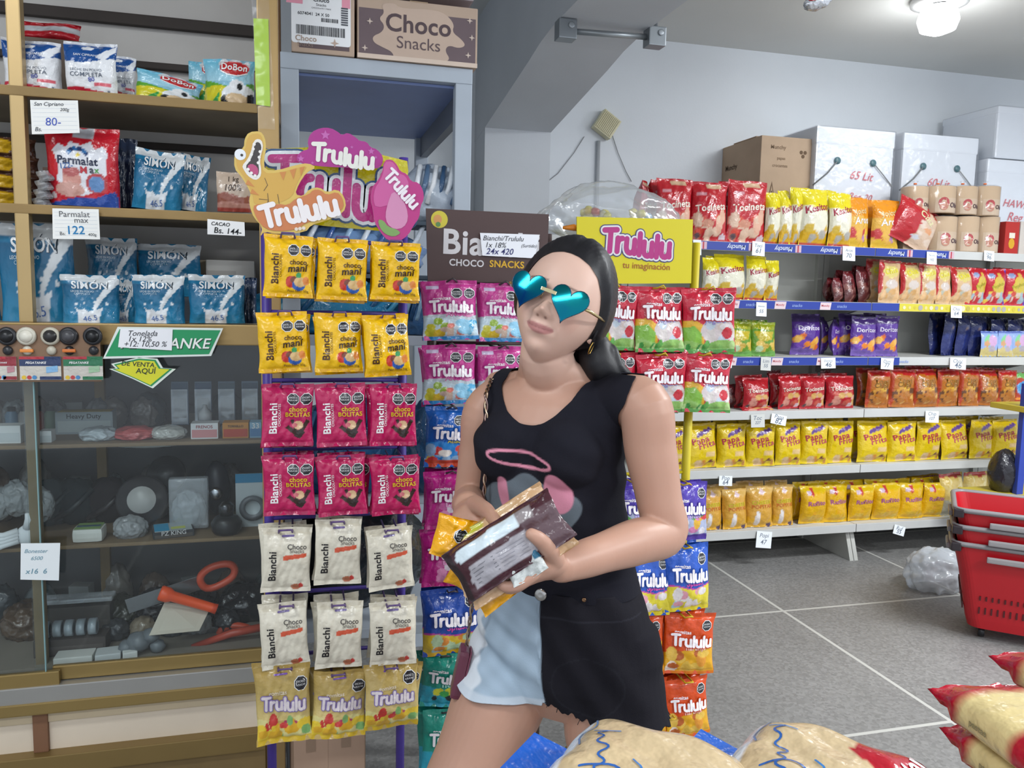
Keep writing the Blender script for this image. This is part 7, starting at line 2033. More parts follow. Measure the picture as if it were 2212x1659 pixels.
def clip(V, F, S_, extra=()):
    """keep the part of a surface where S_ > 0, cutting faces along S_ = 0"""
    V = np.asarray(V); ok = S_ > 0
    out = []; newv = []; cache = {}; idx = {}
    ex = [np.asarray(e) for e in extra]; newe = [[] for _ in ex]
    def old(i):
        if i not in idx:
            idx[i] = len(newv); newv.append(V[i])
            for q, e in zip(newe, ex): q.append(e[i])
        return idx[i]
    def cut(i, j):
        k = (i, j) if i < j else (j, i)
        if k not in cache:
            t = S_[k[0]] / (S_[k[0]] - S_[k[1]])
            cache[k] = len(newv); newv.append(V[k[0]] * (1 - t) + V[k[1]] * t)
            for q, e in zip(newe, ex): q.append(e[k[0]] * (1 - t) + e[k[1]] * t)
        return cache[k]
    for f in F:
        n_ok = sum(1 for i in f if ok[i])
        if n_ok == 0: continue
        if n_ok == len(f): out.append(tuple(old(i) for i in f)); continue
        r = []
        for a, b2 in zip(f, f[1:] + f[:1]):
            if ok[a]: r.append(old(a))
            if ok[a] != ok[b2]: r.append(cut(a, b2))
        if len(r) >= 3: out.append(tuple(r))
    return np.array(newv), out, [np.array(q) for q in newe]

def lap(V, F, it, lam=.5, pin=None):
    n = len(V)
    e = set()
    for f in F:
        for a, b2 in zip(f, f[1:] + f[:1]): e.add((a, b2) if a < b2 else (b2, a))
    E = np.array(list(e)); deg = np.bincount(E.ravel(), minlength=n)[:, None]
    V = V.copy()
    for _ in range(it):
        A_ = np.zeros_like(V)
        np.add.at(A_, E[:, 0], V[E[:, 1]]); np.add.at(A_, E[:, 1], V[E[:, 0]])
        d = (A_ / np.maximum(deg, 1) - V) * lam
        if pin is not None: d *= pin[:, None]
        V += d
    return V

def sring(z, a, f_, bk, sh=0.0, n=40, e=2.3, bsh=0.0):
    r = []
    for k in range(n):
        an = 2 * math.pi * k / n
        ca, sa = math.cos(an), math.sin(an)
        x = math.copysign(abs(ca) ** (2 / e), ca) * a + sh
        y = math.copysign(abs(sa) ** (2 / e), sa) * (f_ if sa > 0 else bk) + bsh
        r.append(Bp(x, y, z))
    return r

body = Solid()
zz = zof
tors = [(zz(1530), .085, .06, .07), (zz(1490), .135, .085, .11), (zz(1430), .160, .095, .125), (zz(1360), .160, .098, .12), (zz(1270), .143, .095, .10), (zz(1190), .125, .09, .082), (zz(1120), .122, .09, .08), (zz(1050), .126, .095, .082), (zz(990), .130, .10, .086), (zz(940), .134, .098, .09), (zz(900), .140, .085, .09), (zz(868), .142, .068, .082), (zz(842), .122, .052, .07), (zz(826), .085, .045, .06), (zz(812), .05, .04, .05)]
body.loft([sring(*t) for t in tors])
for s_ in (-1, 1):
    body.ball(Bp(s_ * .058, .060, zz(960)), (.060, .060, .062), None, 40, 28)
# head frame
HD = 1.405
HC = PD(1213, 661, HD)
up0 = Vector(CAM_U) * math.cos(math.radians(22.5)) + Vector(CAM_R) * math.sin(math.radians(22.5))
right0 = Vector(CAM_R) * math.cos(math.radians(22.5)) - Vector(CAM_U) * math.sin(math.radians(22.5))
toc = -Vector(CAM_F)
yaw_ = math.radians(17); pit_ = math.radians(1)
hf = (toc * math.cos(yaw_) - right0 * math.sin(yaw_)).normalized()
hf = (hf * math.cos(pit_) + up0 * math.sin(pit_)).normalized()
hu = (up0 - hf * up0.dot(hf)).normalized()
hx = hu.cross(hf)
HS = .985
def Hp(x, y, z): return HC + (hx * x + hf * y + hu * z) * HS
HM = Matrix((hx * HS, hf * HS, hu * HS)).transposed()

def head_points(D, feat=True):
    dx, dy, dz = D[:, 0], D[:, 1], D[:, 2]
    t = np.clip(-dz, 0, 1)
    x = dx * .0765 * (1 - .40 * t ** 1.8)
    y = np.where(dy > 0, dy * .093 * (1 - .10 * t ** 2), dy * .097 * (1 - .62 * t ** 1.3))
    y = y + .012 * t ** 2
    z = np.where(dz > 0, dz * .117, dz * .108)
    fw = np.clip((dy - .05) / .45, 0, 1); fw = fw * fw * (3 - 2 * fw)
    y = y - .007 * fw * np.clip(1 - (x / .05) ** 2, 0, 1) * np.clip(1 - np.abs(z) / .09, 0, 1)
    if feat:
        g = lambda cx_, cz_, sx, sz: np.exp(-((x - cx_) / sx) ** 2 - ((z - cz_) / sz) ** 2)
        br = 1 / (1 + np.exp((z - .004) / .006)) * 1 / (1 + np.exp(-(z + .034) / .004))
        add = .012 * g(0, -.030, .0105, .0095) + .011 * np.exp(-(x / .0085) ** 2) * br * np.clip(.35 + (.012 - z) / .05, 0, 1.2)
        for s_ in (-1, 1):
            add += .0075 * g(s_ * .0125, -.034, .006, .006) - .0075 * g(s_ * .031, .0, .015, .011) + .003 * g(s_ * .03, .018, .02, .008) + .0045 * g(s_ * .042, -.032, .02, .018) + .002 * g(s_ * .031, -.054, .006, .010)
            add -= .003 * g(s_ * .0245, -.054, .0035, .005) + .003 * g(s_ * .006, -.041, .0035, .003)
        add += .0055 * g(0, -.0535 , .018, .0048) + .0065 * g(0, -.0625, .015, .0052) - .0035 * g(0, -.0575, .021, .002) + .006 * g(0, -.092, .018, .011) - .003 * g(0, -.075, .018, .006) - .002 * g(0, -.045, .004, .005)
        y = y + add * fw
    return np.stack([x, y, z], -1)
bm = bmesh.new(); bmesh.ops.create_icosphere(bm, subdivisions=6, radius=1)
ICO_V = np.array([v.co[:] for v in bm.verts]); ICO_V /= np.linalg.norm(ICO_V, axis=1)[:, None]
bm.verts.index_update(); ICO_F = [tuple(v.index for v in f.verts) for f in bm.faces]; bm.free()
hp = head_points(ICO_V)
body.add([Hp(*p) for p in hp], ICO_F)
for s_ in (-1, 1):   # ears
    M_ = HM @ Matrix.Rotation(s_ * .35, 3, 'Z')
    ex_ = .0725 if s_ > 0 else .067
    body.ball(Hp(s_ * ex_, -.012, -.008), (.006, .017, .03), M_)
    body.ball(Hp(s_ * (ex_ - .001), -.004, -.036), (.005, .009, .010), M_)
body.limb([Hp(0, -.028, -.03), Hp(0, -.03, -.085), Bp(.0, -.012, zz(835)), Bp(0, -.01, zz(860))], [.050, .047, .050, .062], 20)
for s_ in (-1, 1):   # trapezius
    body.limb([Hp(s_ * .02, -.035, -.10), Bp(s_ * .06, -.022, zz(835)), Bp(s_ * .12, -.016, zz(846))], [.026, .03, .030], 12)
# arms
SL, EL, WL = PD(1388, 874, 1.385), PD(1436, 1150, 1.385), PD(1212, 1224, 1.235)
m1 = SL.lerp(EL, .35); m2 = EL.lerp(WL, .3)
body.limb([Bp(.10, -.012, zz(862)), SL, m1, SL.lerp(EL, .75), EL, m2, EL.lerp(WL, .7), WL], [.043, .047, .0445, .039, .0385, .038, .031, .0248], 18)
SR, ER, WR = PD(1050, 890, 1.52), PD(1018, 1085, 1.57), PD(1010, 1092, 1.40)
body.limb([Bp(-.10, -.012, zz(862)), SR, SR.lerp(ER, .4), SR.lerp(ER, .8), ER, ER.lerp(WR, .35), WR], [.044, .043, .039, .036, .035, .034, .025], 18)
ARM_BONES = [(SL, EL, .046), (EL, WL, .04), (SR, ER, .04), (ER, WR, .036)]
# left hand: palm up under the packs, thumb on top, fingers curled below
PL = PD(1163, 1226, 1.21)
body.limb([WL, WL.lerp(PL, .5), PL, PD(1140, 1238, 1.20)], [.024, .030, .034, .03], 16, .62, Vector(CAM_F) * .6 + Vector(CAM_U))
body.limb([PD(1196, 1208, 1.205), PD(1185, 1186, 1.175), PD(1166, 1166, 1.158), PD(1148, 1154, 1.152)], [.017, .0135, .0112, .0092], 12)
for i in range(4):
    d = 1.175 + i * .021
    o_ = (0, 4, 2, -6)[i]
    body.limb([PD(1150, 1240, d + .004), PD(1120, 1262 + o_ * .5, d), PD(1090 + i * 4, 1266 + o_, d), PD(1072 + i * 8, 1246 + o_, d + .004)], [.0115, .0100, .0088, .0074], 12)
# right hand: back of the hand to the view, thumb over the pack edge, fingers behind it
PR = PD(1014, 1118, 1.335)
body.limb([WR, WR.lerp(PR, .5), PR, PD(1018, 1140, 1.315)], [.0245, .031, .036, .032], 16, .62, Vector(CAM_F))
body.limb([PD(1026, 1090, 1.335), PD(1046, 1100, 1.272), PD(1061, 1114, 1.222), PD(1075, 1132, 1.186)], [.016, .0130, .0108, .0088], 12)
for i in range(4):
    x = 990 + i * 17
    ln = (.86, .98, 1.0, .92)[i]
    body.limb([PD(x, 1140, 1.318), PD(x + 8, 1140 + 32 * ln, 1.306), PD(x + 22, 1140 + 58 * ln, 1.296), PD(x + 38, 1140 + 76 * ln, 1.29)], [.0112, .0098, .0086, .0074], 12)
# legs
HR, HL = Bp(-.085, -.005, zz(1420)), Bp(.088, -.005, zz(1430))
KR, KL = Bp(-.175, .19, .42), Bp(.12, .03, .40)
AR, AL = Bp(-.18, .13, .075), Bp(.13, -.02, .075)
for h_, k_, an_ in ((HR, KR, AR), (HL, KL, AL)):
    body.limb([h_, h_.lerp(k_, .3), h_.lerp(k_, .65), k_, k_.lerp(an_, .3), k_.lerp(an_, .75), an_], [.088, .088, .072, .054, .054, .038, .034], 22)
    body.limb([an_ + Vector((0, 0, -.02)) - FW * .03, an_ + FW * .06 + Vector((0, 0, -.035)), an_ + FW * .14 + Vector((0, 0, -.05))], [.036, .034, .024], 14)

BV, BN, BF = body.remesh(.0024, 6)
HMI = np.array(HM.inverted())
hl = (BV - np.array(HC)) @ HMI.T
skin = np.tile(np.array(c('bb917d')), (len(BV), 1))
head_w = np.clip(1 - (np.linalg.norm(hl / np.array([.085, .11, .13]), axis=1) - .85) / .5, 0, 1)[:, None]
skin = skin * (1 - head_w) + np.array(c('d9b5a4')) * head_w
def soft(d, w): 
    t = np.clip(.5 - d / w, 0, 1); return (t * t * (3 - 2 * t))[:, None]
def tint(C, m, col): return C * (1 - m) + np.array(c(col)) * m
fr0 = (hl[:, 1] > .055)[:, None]
zc_ = hl[:, 2] + .0580 - 7.0 * hl[:, 0] ** 2
hgt = np.where(zc_ > 0, .0068, .0088) * np.sqrt(np.clip(1 - (hl[:, 0] / .0245) ** 2, 0, 1))
skin = tint(skin, soft(np.abs(zc_) - hgt, .003) * fr0 * (np.abs(hl[:, 0]) < .0245)[:, None], 'b8807c')
skin = tint(skin, soft(np.abs(zc_) - .0002, .0028) * fr0 * .75 * (np.abs(hl[:, 0]) < .022)[:, None], '7e4646')
nd = (np.sqrt(((np.abs(hl[:, 0]) - .0072) / 1.3) ** 2 + (hl[:, 2] + .0395) ** 2) - .0018)
skin = tint(skin, soft(nd, .0028) * (hl[:, 1] > .08)[:, None] * .8, '6b4036')
bd = np.abs(hl[:, 2] - .020 - .12 * np.abs(hl[:, 0]) + 2.6 * hl[:, 0] ** 2) - .0018
skin = tint(skin, soft(bd, .003) * ((hl[:, 1] > .04) & (np.abs(hl[:, 0]) > .013) & (np.abs(hl[:, 0]) < .05))[:, None] * .8, '4a342c')
ck = np.exp(-((np.abs(hl[:, 0]) - .042) / .018) ** 2 - ((hl[:, 2] + .03) / .018) ** 2)[:, None] * fr0 * .22
skin = tint(skin, ck, 'd08878')
woman = mesh_obj('person', BV, BF, skin, 'skin')
T(woman, 'dark-haired woman in black tank top holding candy packs before the stands', 'person')

# tank top: follows the body, cut at neckline, armholes and hem
a, bb, z = to_body(BV)
d_arm = np.full(len(BV), 9.0)
for p0, p1, r in ARM_BONES:
    p0, p1 = np.array(p0), np.array(p1)
    t = np.clip(((BV - p0) @ (p1 - p0)) / ((p1 - p0) @ (p1 - p0)), 0, 1)
    d_arm = np.minimum(d_arm, np.linalg.norm(BV - p0 - t[:, None] * (p1 - p0), axis=1) - r)
hands = np.linalg.norm(BV - np.array(PL), axis=1) < .11
hands |= np.linalg.norm(BV - np.array(PR), axis=1) < .085
z_n = zz(903)
zn = np.where(bb > -.02, z_n + .070 * np.clip(np.abs(a + .008) / .078, 0, 2.0) ** 2.6, zz(830) + 8 * a ** 2)
aw = np.where(a > 0, .143 + .026 * np.clip((z - zz(900)) / .06, 0, 1) + .01 * np.clip((zz(960) - z) / .05, 0, 1), .112 + .004 * np.clip((z - zz(900)) / .06, 0, 1) + .024 * np.clip((zz(945) - z) / .04, 0, 1))
s_arm = np.where(z > zz(965), aw - np.abs(a), np.minimum(d_arm - .002, .03))
S_ = np.minimum(np.minimum(zn - z, s_arm), z - zz(1262))
S_ = np.where(hands | (z > zz(800)), -.05, S_)
SV = BV + BN * .0055
SV2, SF, (sn,) = clip(SV, BF, S_, (BN,))
# keep the largest piece
par = list(range(len(SV2)))
def find(i):
    while par[i] != i:
        par[i] = par[par[i]]; i = par[i]
    return i
for f in SF:
    r0_ = find(f[0])
    for i in f[1:]: par[find(i)] = r0_
root = np.array([find(i) for i in range(len(SV2))])
big = np.bincount(root).argmax()
SF = [f for f in SF if root[f[0]] == big]
SV2 = lap(SV2, SF, 45, .5)
a, bb, z = to_body(SV2)
# loose cloth: hangs from the bust, a few drag folds
hang = np.clip((zz(985) - z) / .10, 0, 1) * np.clip((z - zz(1262)) / .05 + .25, 0, 1)
out = np.stack([LF.x * a + FW.x * bb, LF.y * a + FW.y * bb, 0 * a], -1); out /= np.linalg.norm(out, axis=1)[:, None] + 1e-6
fold = .003 * np.sin(a * 70 + z * 38) * hang + .0022 * np.sin(a * 40 - z * 90 + 1.0) * hang + .0015 * np.sin(z * 120 + a * 60) * np.clip(1 - hang, 0, 1)
SV2 = SV2 + out * (fold + .009 * hang)[:, None]
C = np.tile(np.array(c('1e1e26')), (len(SV2), 1))
# plain abstract print in the place of the cartoon: pink ring, grey field, pink ovals
fr_ = bb > .0
px_ = np.array([[0.0, 0.0]] * len(SV2))
rel = SV2 - CAM_C
dd = rel @ CAM_F
px_ = np.stack([CXP + FPX * (rel @ CAM_R) / dd, CYP - FPX * (rel @ CAM_U) / dd], -1)
A1, Z1 = a, z
ca = lambda x, y: to_body(np.array([list(P(x, y, WY - .09))]))
def ab(x, y):
    q = ca(x, y); return float(q[0][0]), float(q[2][0])
gx, gz = ab(1130, 1110)
fr1 = fr_[:, None]
def edist(x, z_, ra, rb): return ((x / ra) ** 2 + (z_ / rb) ** 2 - 1) / (2 * np.sqrt((x / ra ** 2) ** 2 + (z_ / rb ** 2) ** 2) + 1e-6)
wob = 1 + .10 * np.sin(np.arctan2(Z1 - gz, A1 - gx) * 5)
C = tint(C, soft(edist((A1 - gx) / wob, (Z1 - gz) / wob, .085, .062), .003) * fr1, '67717a')
for (x, y, ra, rz_) in ((1215, 1060, .024, .036), (1052, 1080, .012, .03)):
    q, w_ = ab(x, y)
    C = tint(C, soft(edist(A1 - q, Z1 - w_, ra, rz_), .003) * fr1, 'd28ca2')
q, w_ = ab(1116, 996)
zr_ = Z1 - w_ + .10 * (A1 - q)
C = tint(C, soft(np.abs(edist(A1 - q, zr_ , .058, .0125)) - .0026, .0024) * fr1, 'da90a6')
shirt = mesh_obj('tank_top', SV2, SF, C, 'denim', woman)
sol = shirt.modifiers.new('thickness', 'SOLIDIFY'); sol.thickness = .002; sol.offset = -1

# shorts: one light blue half and one black half, flared and frayed
sh = Solid()
sh.loft([sring(*t) for t in [(zz(1540), .10, .07, .08), (zz(1500), .155, .10, .13), (zz(1440), .176, .112, .142), (zz(1370), .172, .112, .134), (zz(1280), .152, .108, .112), (zz(1215), .137, .10, .096), (zz(1205), .13, .095, .09)]])
for h_, k_, rr in ((HR, KR, (.096, .104, .104)), (HL, KL, (.100, .122, .132))):
    d_ = (k_ - h_).normalized()
    sh.limb([h_ + Vector((0, 0, .03)), h_ + d_ * .05, h_ + d_ * .14, h_ + d_ * .26], [rr[0], rr[0], rr[1], rr[2]], 26)
QV, QN, QF = sh.remesh(.003, 8)
a, bb, z = to_body(QV)
hem_b = zz(1492) + .012 + .9 * (a + .06) ** 2 + .002 * np.sin(a * 60)
hem_k = P(1320, 1570, WY - .15).z - .19 * (a - .1) + .0035 * np.sin(a * 210 + bb * 150) + .002 * np.sin(a * 480)
hem = np.where(a < 0, hem_b, hem_k)
S_ = np.minimum(z - hem, zz(1243) - z)
QV, QF, (qn,) = clip(QV, QF, S_, (QN,))
a, bb, z = to_body(QV)
fold = .004 * np.sin(z * 95 + a * 40) * np.clip((z - zz(1480)) / .05, 0, 1) * np.clip((zz(1290) - z) / .05, 0, 1) * (a < 0) + .003 * np.sin(z * 60 + a * 90) * (a > 0)
QV = QV + qn * fold[:, None]
seam = .004
ms_ = soft(a - seam, .003)
C = tint(np.tile(np.array(c('1d1c22')), (len(QV), 1)), ms_, 'a4b7c8')
mott = (.5 + .5 * np.sin(a * 130 + z * 70) * np.sin(z * 110 - bb * 90))[:, None]
C = np.where((a < seam)[:, None], C * (1 - .16 * mott), C)
C = tint(C, soft(a + .125 - .008 * np.sin(z * 90) - .004 * np.sin(z * 230), .008) * ms_, 'd2d9e0')
C = tint(C, soft(z - (zz(1492) + .024 + .9 * (a + .06) ** 2), .004) * ms_ * .8, 'c0cad4')
st_ = (np.abs(((a - .085) / .062) ** 2 + ((z - zz(1420)) / .052) ** 2 - 1) < .05) & (bb > 0) & (a > .02)
C[st_] = c('232329')
C[(np.abs(z - zz(1290)) < .0012) & (a > seam) & (bb > 0)] = c('28282f')
shorts = mesh_obj('shorts', QV, QF, C, 'denim', woman)
sol = shorts.modifiers.new('thickness', 'SOLIDIFY'); sol.thickness = .003; sol.offset = -1
def on_front(a_, z_):
    sel = np.where(bb > 0)[0]
    i = sel[np.argmin((a[sel] - a_) ** 2 + (z[sel] - z_) ** 2)]
    return Vector(QV[i]), Vector(qn[i]).normalized()
def stud(px, py, r, col):
    best = None
    rel = QV - CAM_C; d = rel @ CAM_F
    x = CXP + FPX * (rel @ CAM_R) / d; y = CYP - FPX * (rel @ CAM_U) / d
    sel = np.where(qn @ CAM_F < 0)[0]
    i = sel[np.argmin((x[sel] - px) ** 2 + (y[sel] - py) ** 2)]
    M_ = Matrix.Translation(Vector(QV[i])) @ Vector(qn[i]).to_track_quat('Z', 'Y').to_matrix().to_4x4()
    return MB('metal').lathe([(r, -.002), (r, .006), (r * .8, .0075), (r * .3, .007), (0, .007)], col, None, 18, M_)
stud(1169, 1283, .0115, 'b9b6b2').build('button', shorts)
stud(1260, 1293, .004, '8a6a50').build('rivet', shorts)
fz = MB('denim')
rnd = random.Random(5)
edge = np.where((np.abs(z - hem_k[0]) < .2) & (a > seam))[0]
lowk = [i for i in edge if z[i] < P(1320, 1570, WY - .15).z - .19 * (a[i] - .1) + .006]
for i in rnd.sample(lowk, min(40, len(lowk))):
    p = Vector(QV[i]); fz.tube([p, p + Vector((rnd.uniform(-.006, .006), rnd.uniform(-.006, .006), -rnd.uniform(.003, .011)))], .0007, '1d1d22', None, 4)
fz.build('frayed_threads', shorts)

# hair: slicked-back cap with a centre parting and a low ponytail
base = head_points(ICO_V, False)
phi = np.degrees(np.arctan2(np.abs(base[:, 0]), base[:, 1]))
zl = np.interp(phi, [0, 12, 30, 48, 62, 74, 84, 94, 110, 140, 180], [.079, .078, .072, .058, .034, .0, -.04, -.06, -.066, -.068, -.07])
s_h = base[:, 2] - zl
nrm = base / np.array([.0765, .095, .117]) ** 2; nrm /= np.linalg.norm(nrm, axis=1)[:, None]
k_ = np.clip(s_h / .035, 0, 1); k_ = k_ * k_ * (3 - 2 * k_)
backw = np.clip(-base[:, 1] / .09, 0, 1)
offs = .0012 + (.011 + .012 * backw) * k_
part = np.exp(-(base[:, 0] / .005) ** 2) * np.clip(base[:, 1] / .05 + .4, 0, 1)
ang = np.arctan2(base[:, 0], base[:, 2] - .03)
groove = .0004 * np.sin(ang * 60 + base[:, 1] * 40) * k_ + .0003 * np.sin(ang * 130 + base[:, 1] * 25) * k_
offs = offs - .005 * part * k_ + groove
hv = base + nrm * offs[:, None]
HV = np.array(HC) + hv @ np.array(HM).T
HVc, HF, _ = clip(HV, ICO_F, s_h)
hair = mesh_obj('hair', HVc, HF, np.tile(np.array(c('111114')), (len(HVc), 1)), 'hair', woman)
pt = Solid()
pt.limb([Hp(.012, -.105, -.028), Hp(.03, -.11, -.065), PD(1278, 748, 1.462), PD(1296, 790, 1.452), PD(1336, 832, 1.475), PD(1362, 900, 1.53), PD(1370, 980, 1.56)], [.022, .024, .031, .034, .032, .026, .010], 18, 1.0)
for k in range(7):
    o_ = (k - 3) * .006
    pt.limb([Hp(.03 + o_, -.108, -.06), PD(1268 + k * 8, 752, 1.452 - .006 * (k % 2)), PD(1284 + k * 9, 794, 1.44), PD(1322 + k * 9, 838, 1.462)], [.006, .010, .010, .007], 8)
PV, PN, PF = pt.remesh(.003, 3)
mesh_obj('ponytail', PV, PF, np.tile(np.array(c('111114')), (len(PV), 1)), 'hair', hair)
ls = MB('hair')
for dx_, l_ in ((0, .05), (.004, .06), (-.004, .04), (.008, .035)):
    ls.tube([Hp(.071 + dx_ * .3, .006 - dx_ * 2, .0), Hp(.078, .0 - dx_ * 2, -.02), Hp(.076, -.004 - dx_ * 2, -.02 - l_ * .7)], [.003, .0026, .0008], '111114', None, 6)
ls.build('loose_strands', hair)
er = MB('metal').tube([Hp(.077 + .0 * k, -.006 + .009 * math.sin(k / 10 * 6.28), -.05 + .011 * math.cos(k / 10 * 6.28)) for k in range(10)], .0012, 'c8a050', None, 6, True)
T(er.build('earring'), 'small gold hoop earring below the dark hair', 'earring')

# heart-shaped mirrored sunglasses
sg = empty('sunglasses', Hp(0, .09, .004))
inv = Matrix.Translation(-Vector(sg.location))
def heart(n=40):
    r = []
    for k in range(n):
        t = 2 * math.pi * k / n
        x = 16 * math.sin(t) ** 3; y = 13 * math.cos(t) - 5 * math.cos(2 * t) - 2 * math.cos(3 * t) - math.cos(4 * t)
        r.append((x / 32, (y + 2.5) / 30))
    return r
hh_ = heart()
GX_, GYw, GZ_ = .0375, .1005, -.010
for s_ in (-1, 1):
    mb = MB('mirror_lens'); rim = MB('metal')
    wr = s_ * .16
    pts3 = []
    rings_ = [1.0, .9, .8, .65, .5, .35, .2, .1]
    vs = []; cl = []
    for q in rings_:
        for x, y in hh_:
            lx, lz = x * q * .064, y * q * .064
            bulge = .0022 * (1 - 3.2 * q * q * (x * x + y * y))
            X = s_ * GX_ + lx * math.cos(wr); Y = GYw - abs(lx) * 0 - lx * math.sin(wr) * 1.0 + bulge - .006 * (s_ * lx > 0) * 0
            vs.append(Hp(X, Y, GZ_ + lz))
            tt = min(1, max(0, .5 + y * .9 + .15 * x))
            c1, c2 = np.array(c('0a3f98')), np.array(c('1093a0'))
            cl.append(tuple(c1 * (1 - tt) + c2 * tt) if s_ < 0 else tuple(c(('0b5f8e')) if False else c1 * .25 * (1 - tt) + np.array(c('0d7a80')) * (.7 + .3 * tt)))
    n_ = len(hh_)
    vs.append(Hp(s_ * GX_, GYw + .0022, GZ_)); cl.append(cl[-1])
    fs = [(i * n_ + k, i * n_ + (k + 1) % n_, (i + 1) * n_ + (k + 1) % n_, (i + 1) * n_ + k) for i in range(len(rings_) - 1) for k in range(n_)]
    fs += [((len(rings_) - 1) * n_ + k, (len(rings_) - 1) * n_ + (k + 1) % n_, len(vs) - 1) for k in range(n_)]
    fs = [f[::-1] for f in fs]
    mb.add([inv @ v for v in vs], fs, cl, None, True)
    mb.add([inv @ (v - hf * .0022) for v in vs], [f[::-1] for f in fs], '10242c', 'plastic', True)
    ln = mb.build('lens', sg)
    MB('metal').tube([inv @ v for v in vs[:n_]], .0007, '3c4a5c', None, 6, True).build('lens_edge', ln)
br = MB('metal').box((-.014, -.003, -.003), (.014, .003, .003), 'c9bd96', None, .001, inv @ Matrix.Translation(Hp(0, GYw + .003, .002)) @ HM.to_4x4())
br.build('bridge', sg)
for s_ in (-1, 1):
    t_ = MB('metal')
    t_.tube([inv @ Hp(s_ * .062, .0935, -.004), inv @ Hp(s_ * .074, .084, -.004), inv @ Hp(s_ * .084, .05, -.003), inv @ Hp(s_ * .085, -.01, 0)], [.0026, .0028, .0024, .0016], 'c9b88a', None, 8)
    t_.build('temple_arm', sg)
    MB('metal').tube([inv @ Hp(s_ * .010, .099, -.004), inv @ Hp(s_ * .013, .09, -.012)], .001, 'c9b88a', None, 6).build('nose_pad', sg)
T(sg, 'heart-shaped teal mirror sunglasses on the woman', 'sunglasses')

# candy packs in her hands ------------------------------------------------
kind('brown_pack', 'candy_pack', 1, w=.185, h=.085, t=.035, nx=56, nz=34, seal=.05, crease=1.7, ops=[('fill', '43222a'), ('rect', .68, 0, 1, .75, '5a444a'), ('poly', [(.10, .64), (.66, .64), (.68, .70), (.68, .84), (.66, .9), (.12, .86), (.08, .76)], 'cfdce2'), ('rect', .665, .66, .82, .9, '8d8586'), ('poly', [(.12, .12), (.68, .12), (.7, .5), (.68, .54), (.14, .5), (.10, .3)], 'a5a2a8'), ('rect', 0, 0, .06, 1, '2b1c20')],
     decals=[('line', [(.15, .2 + k * .06), (.36, .2 + k * .06)], .0012, '77757c') for k in range(5)] + [('line', [(.4, .2 + k * .06), (.64, .2 + k * .06)], .0010, '8a8890') for k in range(5)])
kind('beige_pack', 'candy_pack', 1, w=.19, h=.085, t=.03, nx=30, nz=20, seal=.05, ops=[('fill', 'c9a278'), ('rect', .1, .9, .4, 1, 'b8b83c'), ('rect', .45, .9, .7, 1, 'd0b088')])
kind('yellow_pack', 'candy_pack', 1, w=.12, h=.10, t=.03, nx=36, nz=32, seal=.06, crease=1.5, ops=[('fill', 'e6a40c'), ('ell', .8, .5, .18, .3, 'd8c010')], decals=[('text', 'choco', .82, .55, .26, '6a4a10', .03, 0)] + [('oct', .46, .6, .135)])
kind('white_pack', 'candy_pack', 1, w=.085, h=.06, t=.022, nx=24, nz=20, seal=.06, crease=1.6, ops=[('fill', 'cdd2cf'), ('rect', .8, .5, 1, 1, '1f5f7c'), ('ell', .3, .85, .12, .12, 'c8c82c')])
def held(key, px, py, D, ang, w, h, label, nt_=(0, 0), depth=1.0):
    name, ms, bw, bh = KIND[key]
    o = bpy.data.objects.new(name, ms[0][0]); COL.objects.link(o)
    a_ = math.radians(ang)
    ex = Vector(CAM_R) * math.cos(a_) + Vector(CAM_U) * math.sin(a_)
    ez = -Vector(CAM_R) * math.sin(a_) + Vector(CAM_U) * math.cos(a_)
    ey = Vector(CAM_F)
    R3 = Matrix((ex, ey, ez)).transposed() @ Matrix.Rotation(nt_[0], 3, 'X') @ Matrix.Rotation(nt_[1], 3, 'Z')
    S3 = Matrix.Diagonal((w / bw, depth, h / bh))
    M_ = R3 @ S3
    o.matrix_world = Matrix.Translation(PD(px, py, D) - M_ @ Vector((0, 0, bh / 2))) @ M_.to_4x4()
    T(o, label, 'candy pack', 'candy packs in the hands')
held('brown_pack', 1098, 1178, 1.172, 33, .186, .080, 'dark brown pack with white label held foremost in her hands', (-.35, 0))
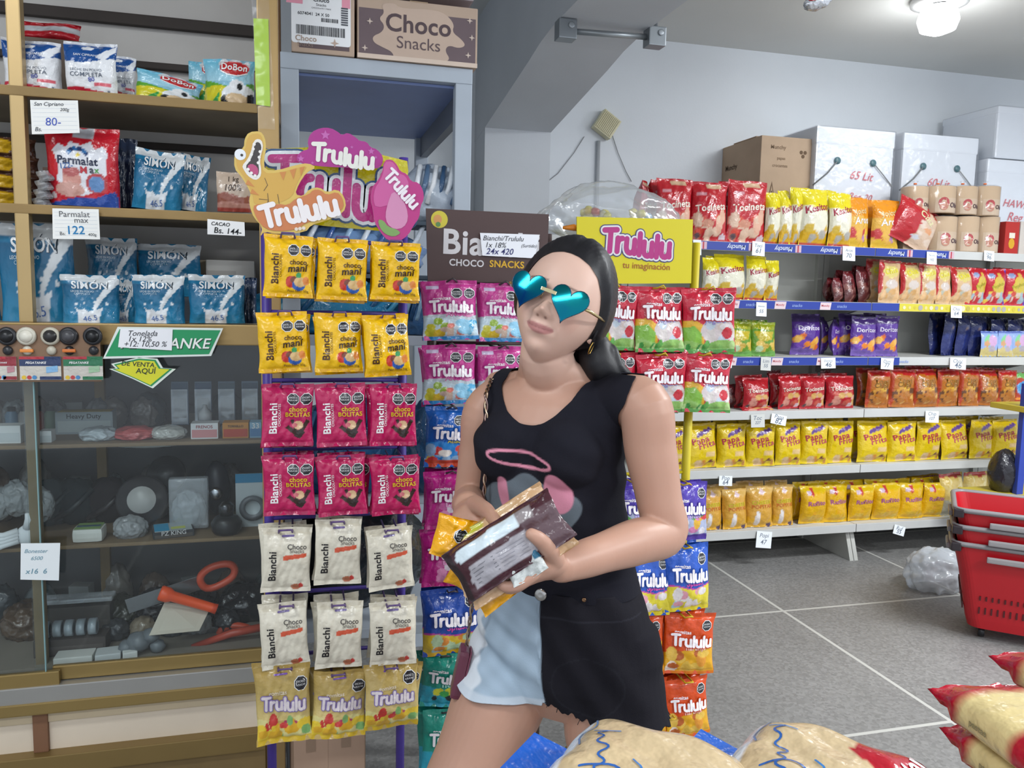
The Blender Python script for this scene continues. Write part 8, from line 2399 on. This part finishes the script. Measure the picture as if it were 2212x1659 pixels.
held('beige_pack', 1088, 1164, 1.205, 33, .185, .085, 'tan pack showing its edge behind the dark brown one', (-.2, 0))
held('beige_pack', 1112, 1196, 1.205, 33, .18, .085, 'tan pack pressed under the dark brown one', (-.5, 0))
held('yellow_pack', 996, 1164, 1.215, -16, .085, .062, 'yellow pack with dark octagon jutting left from her hands', (0, .2))
held('white_pack', 1134, 1222, 1.170, 30, .058, .04, 'small white and blue pack under the thumb side', (-.4, 0))
held('yellow_pack', 1092, 1246, 1.225, 38, .12, .06, 'orange-yellow pack peeking out under her fingers', (-.3, 0), .6)
held('yellow_pack', 1026, 1222, 1.24, 60, .09, .06, 'yellow pack edge under the lower left of the bundle', (0, 0), .6)

# shoulder bag on a chain ------------------------------------------------
hb = empty('handbag', PD(994, 1447, 1.54))
o_ = Vector(hb.location)
u_ = (-Vector(CAM_F) * .995 + Vector(CAM_R) * .06).normalized(); v_ = (Vector((.22, .0, 1)) - u_ * .0).normalized(); w_ = u_.cross(v_)
v_ = (v_ - u_ * v_.dot(u_)).normalized(); w_ = u_.cross(v_)
Mb = Matrix((u_, w_, v_)).transposed().to_4x4()
MB('plastic').box((-.03, -.010, -.047), (.03, .010, .044), '5e2a3c', None, .008, Mb).build('pouch', hb)
MB('plastic').box((-.029, -.013, -.02), (.029, -.0095, .046), '6a3044', None, .002, Mb).build('flap', hb)
ch = MB('metal')
cp = [PD(1062, 818, 1.50), PD(1050, 850, 1.455), PD(1052, 960, 1.44), PD(1046, 1060, 1.45), PD(1040, 1160, 1.46), PD(1022, 1290, 1.475), PD(1008, 1395, 1.50)]
pts = []
for i in range(len(cp) - 1):
    for j in range(14):
        t = j / 14; pts.append(cp[i].lerp(cp[i + 1], t))
pts.append(cp[-1])
for k in range(2):
    ch.tube([p - o_ + (Vector(CAM_R) * math.cos(i * .9 + k * math.pi) + Vector(CAM_F) * math.sin(i * .9 + k * math.pi)) * .0024 for i, p in enumerate(pts)], .002, ('b8a088', '8f7a74')[k], None, 6)
ch.build('chain_strap', hb)
T(hb, 'burgundy shoulder bag on a twisted chain beside her hip', 'handbag')
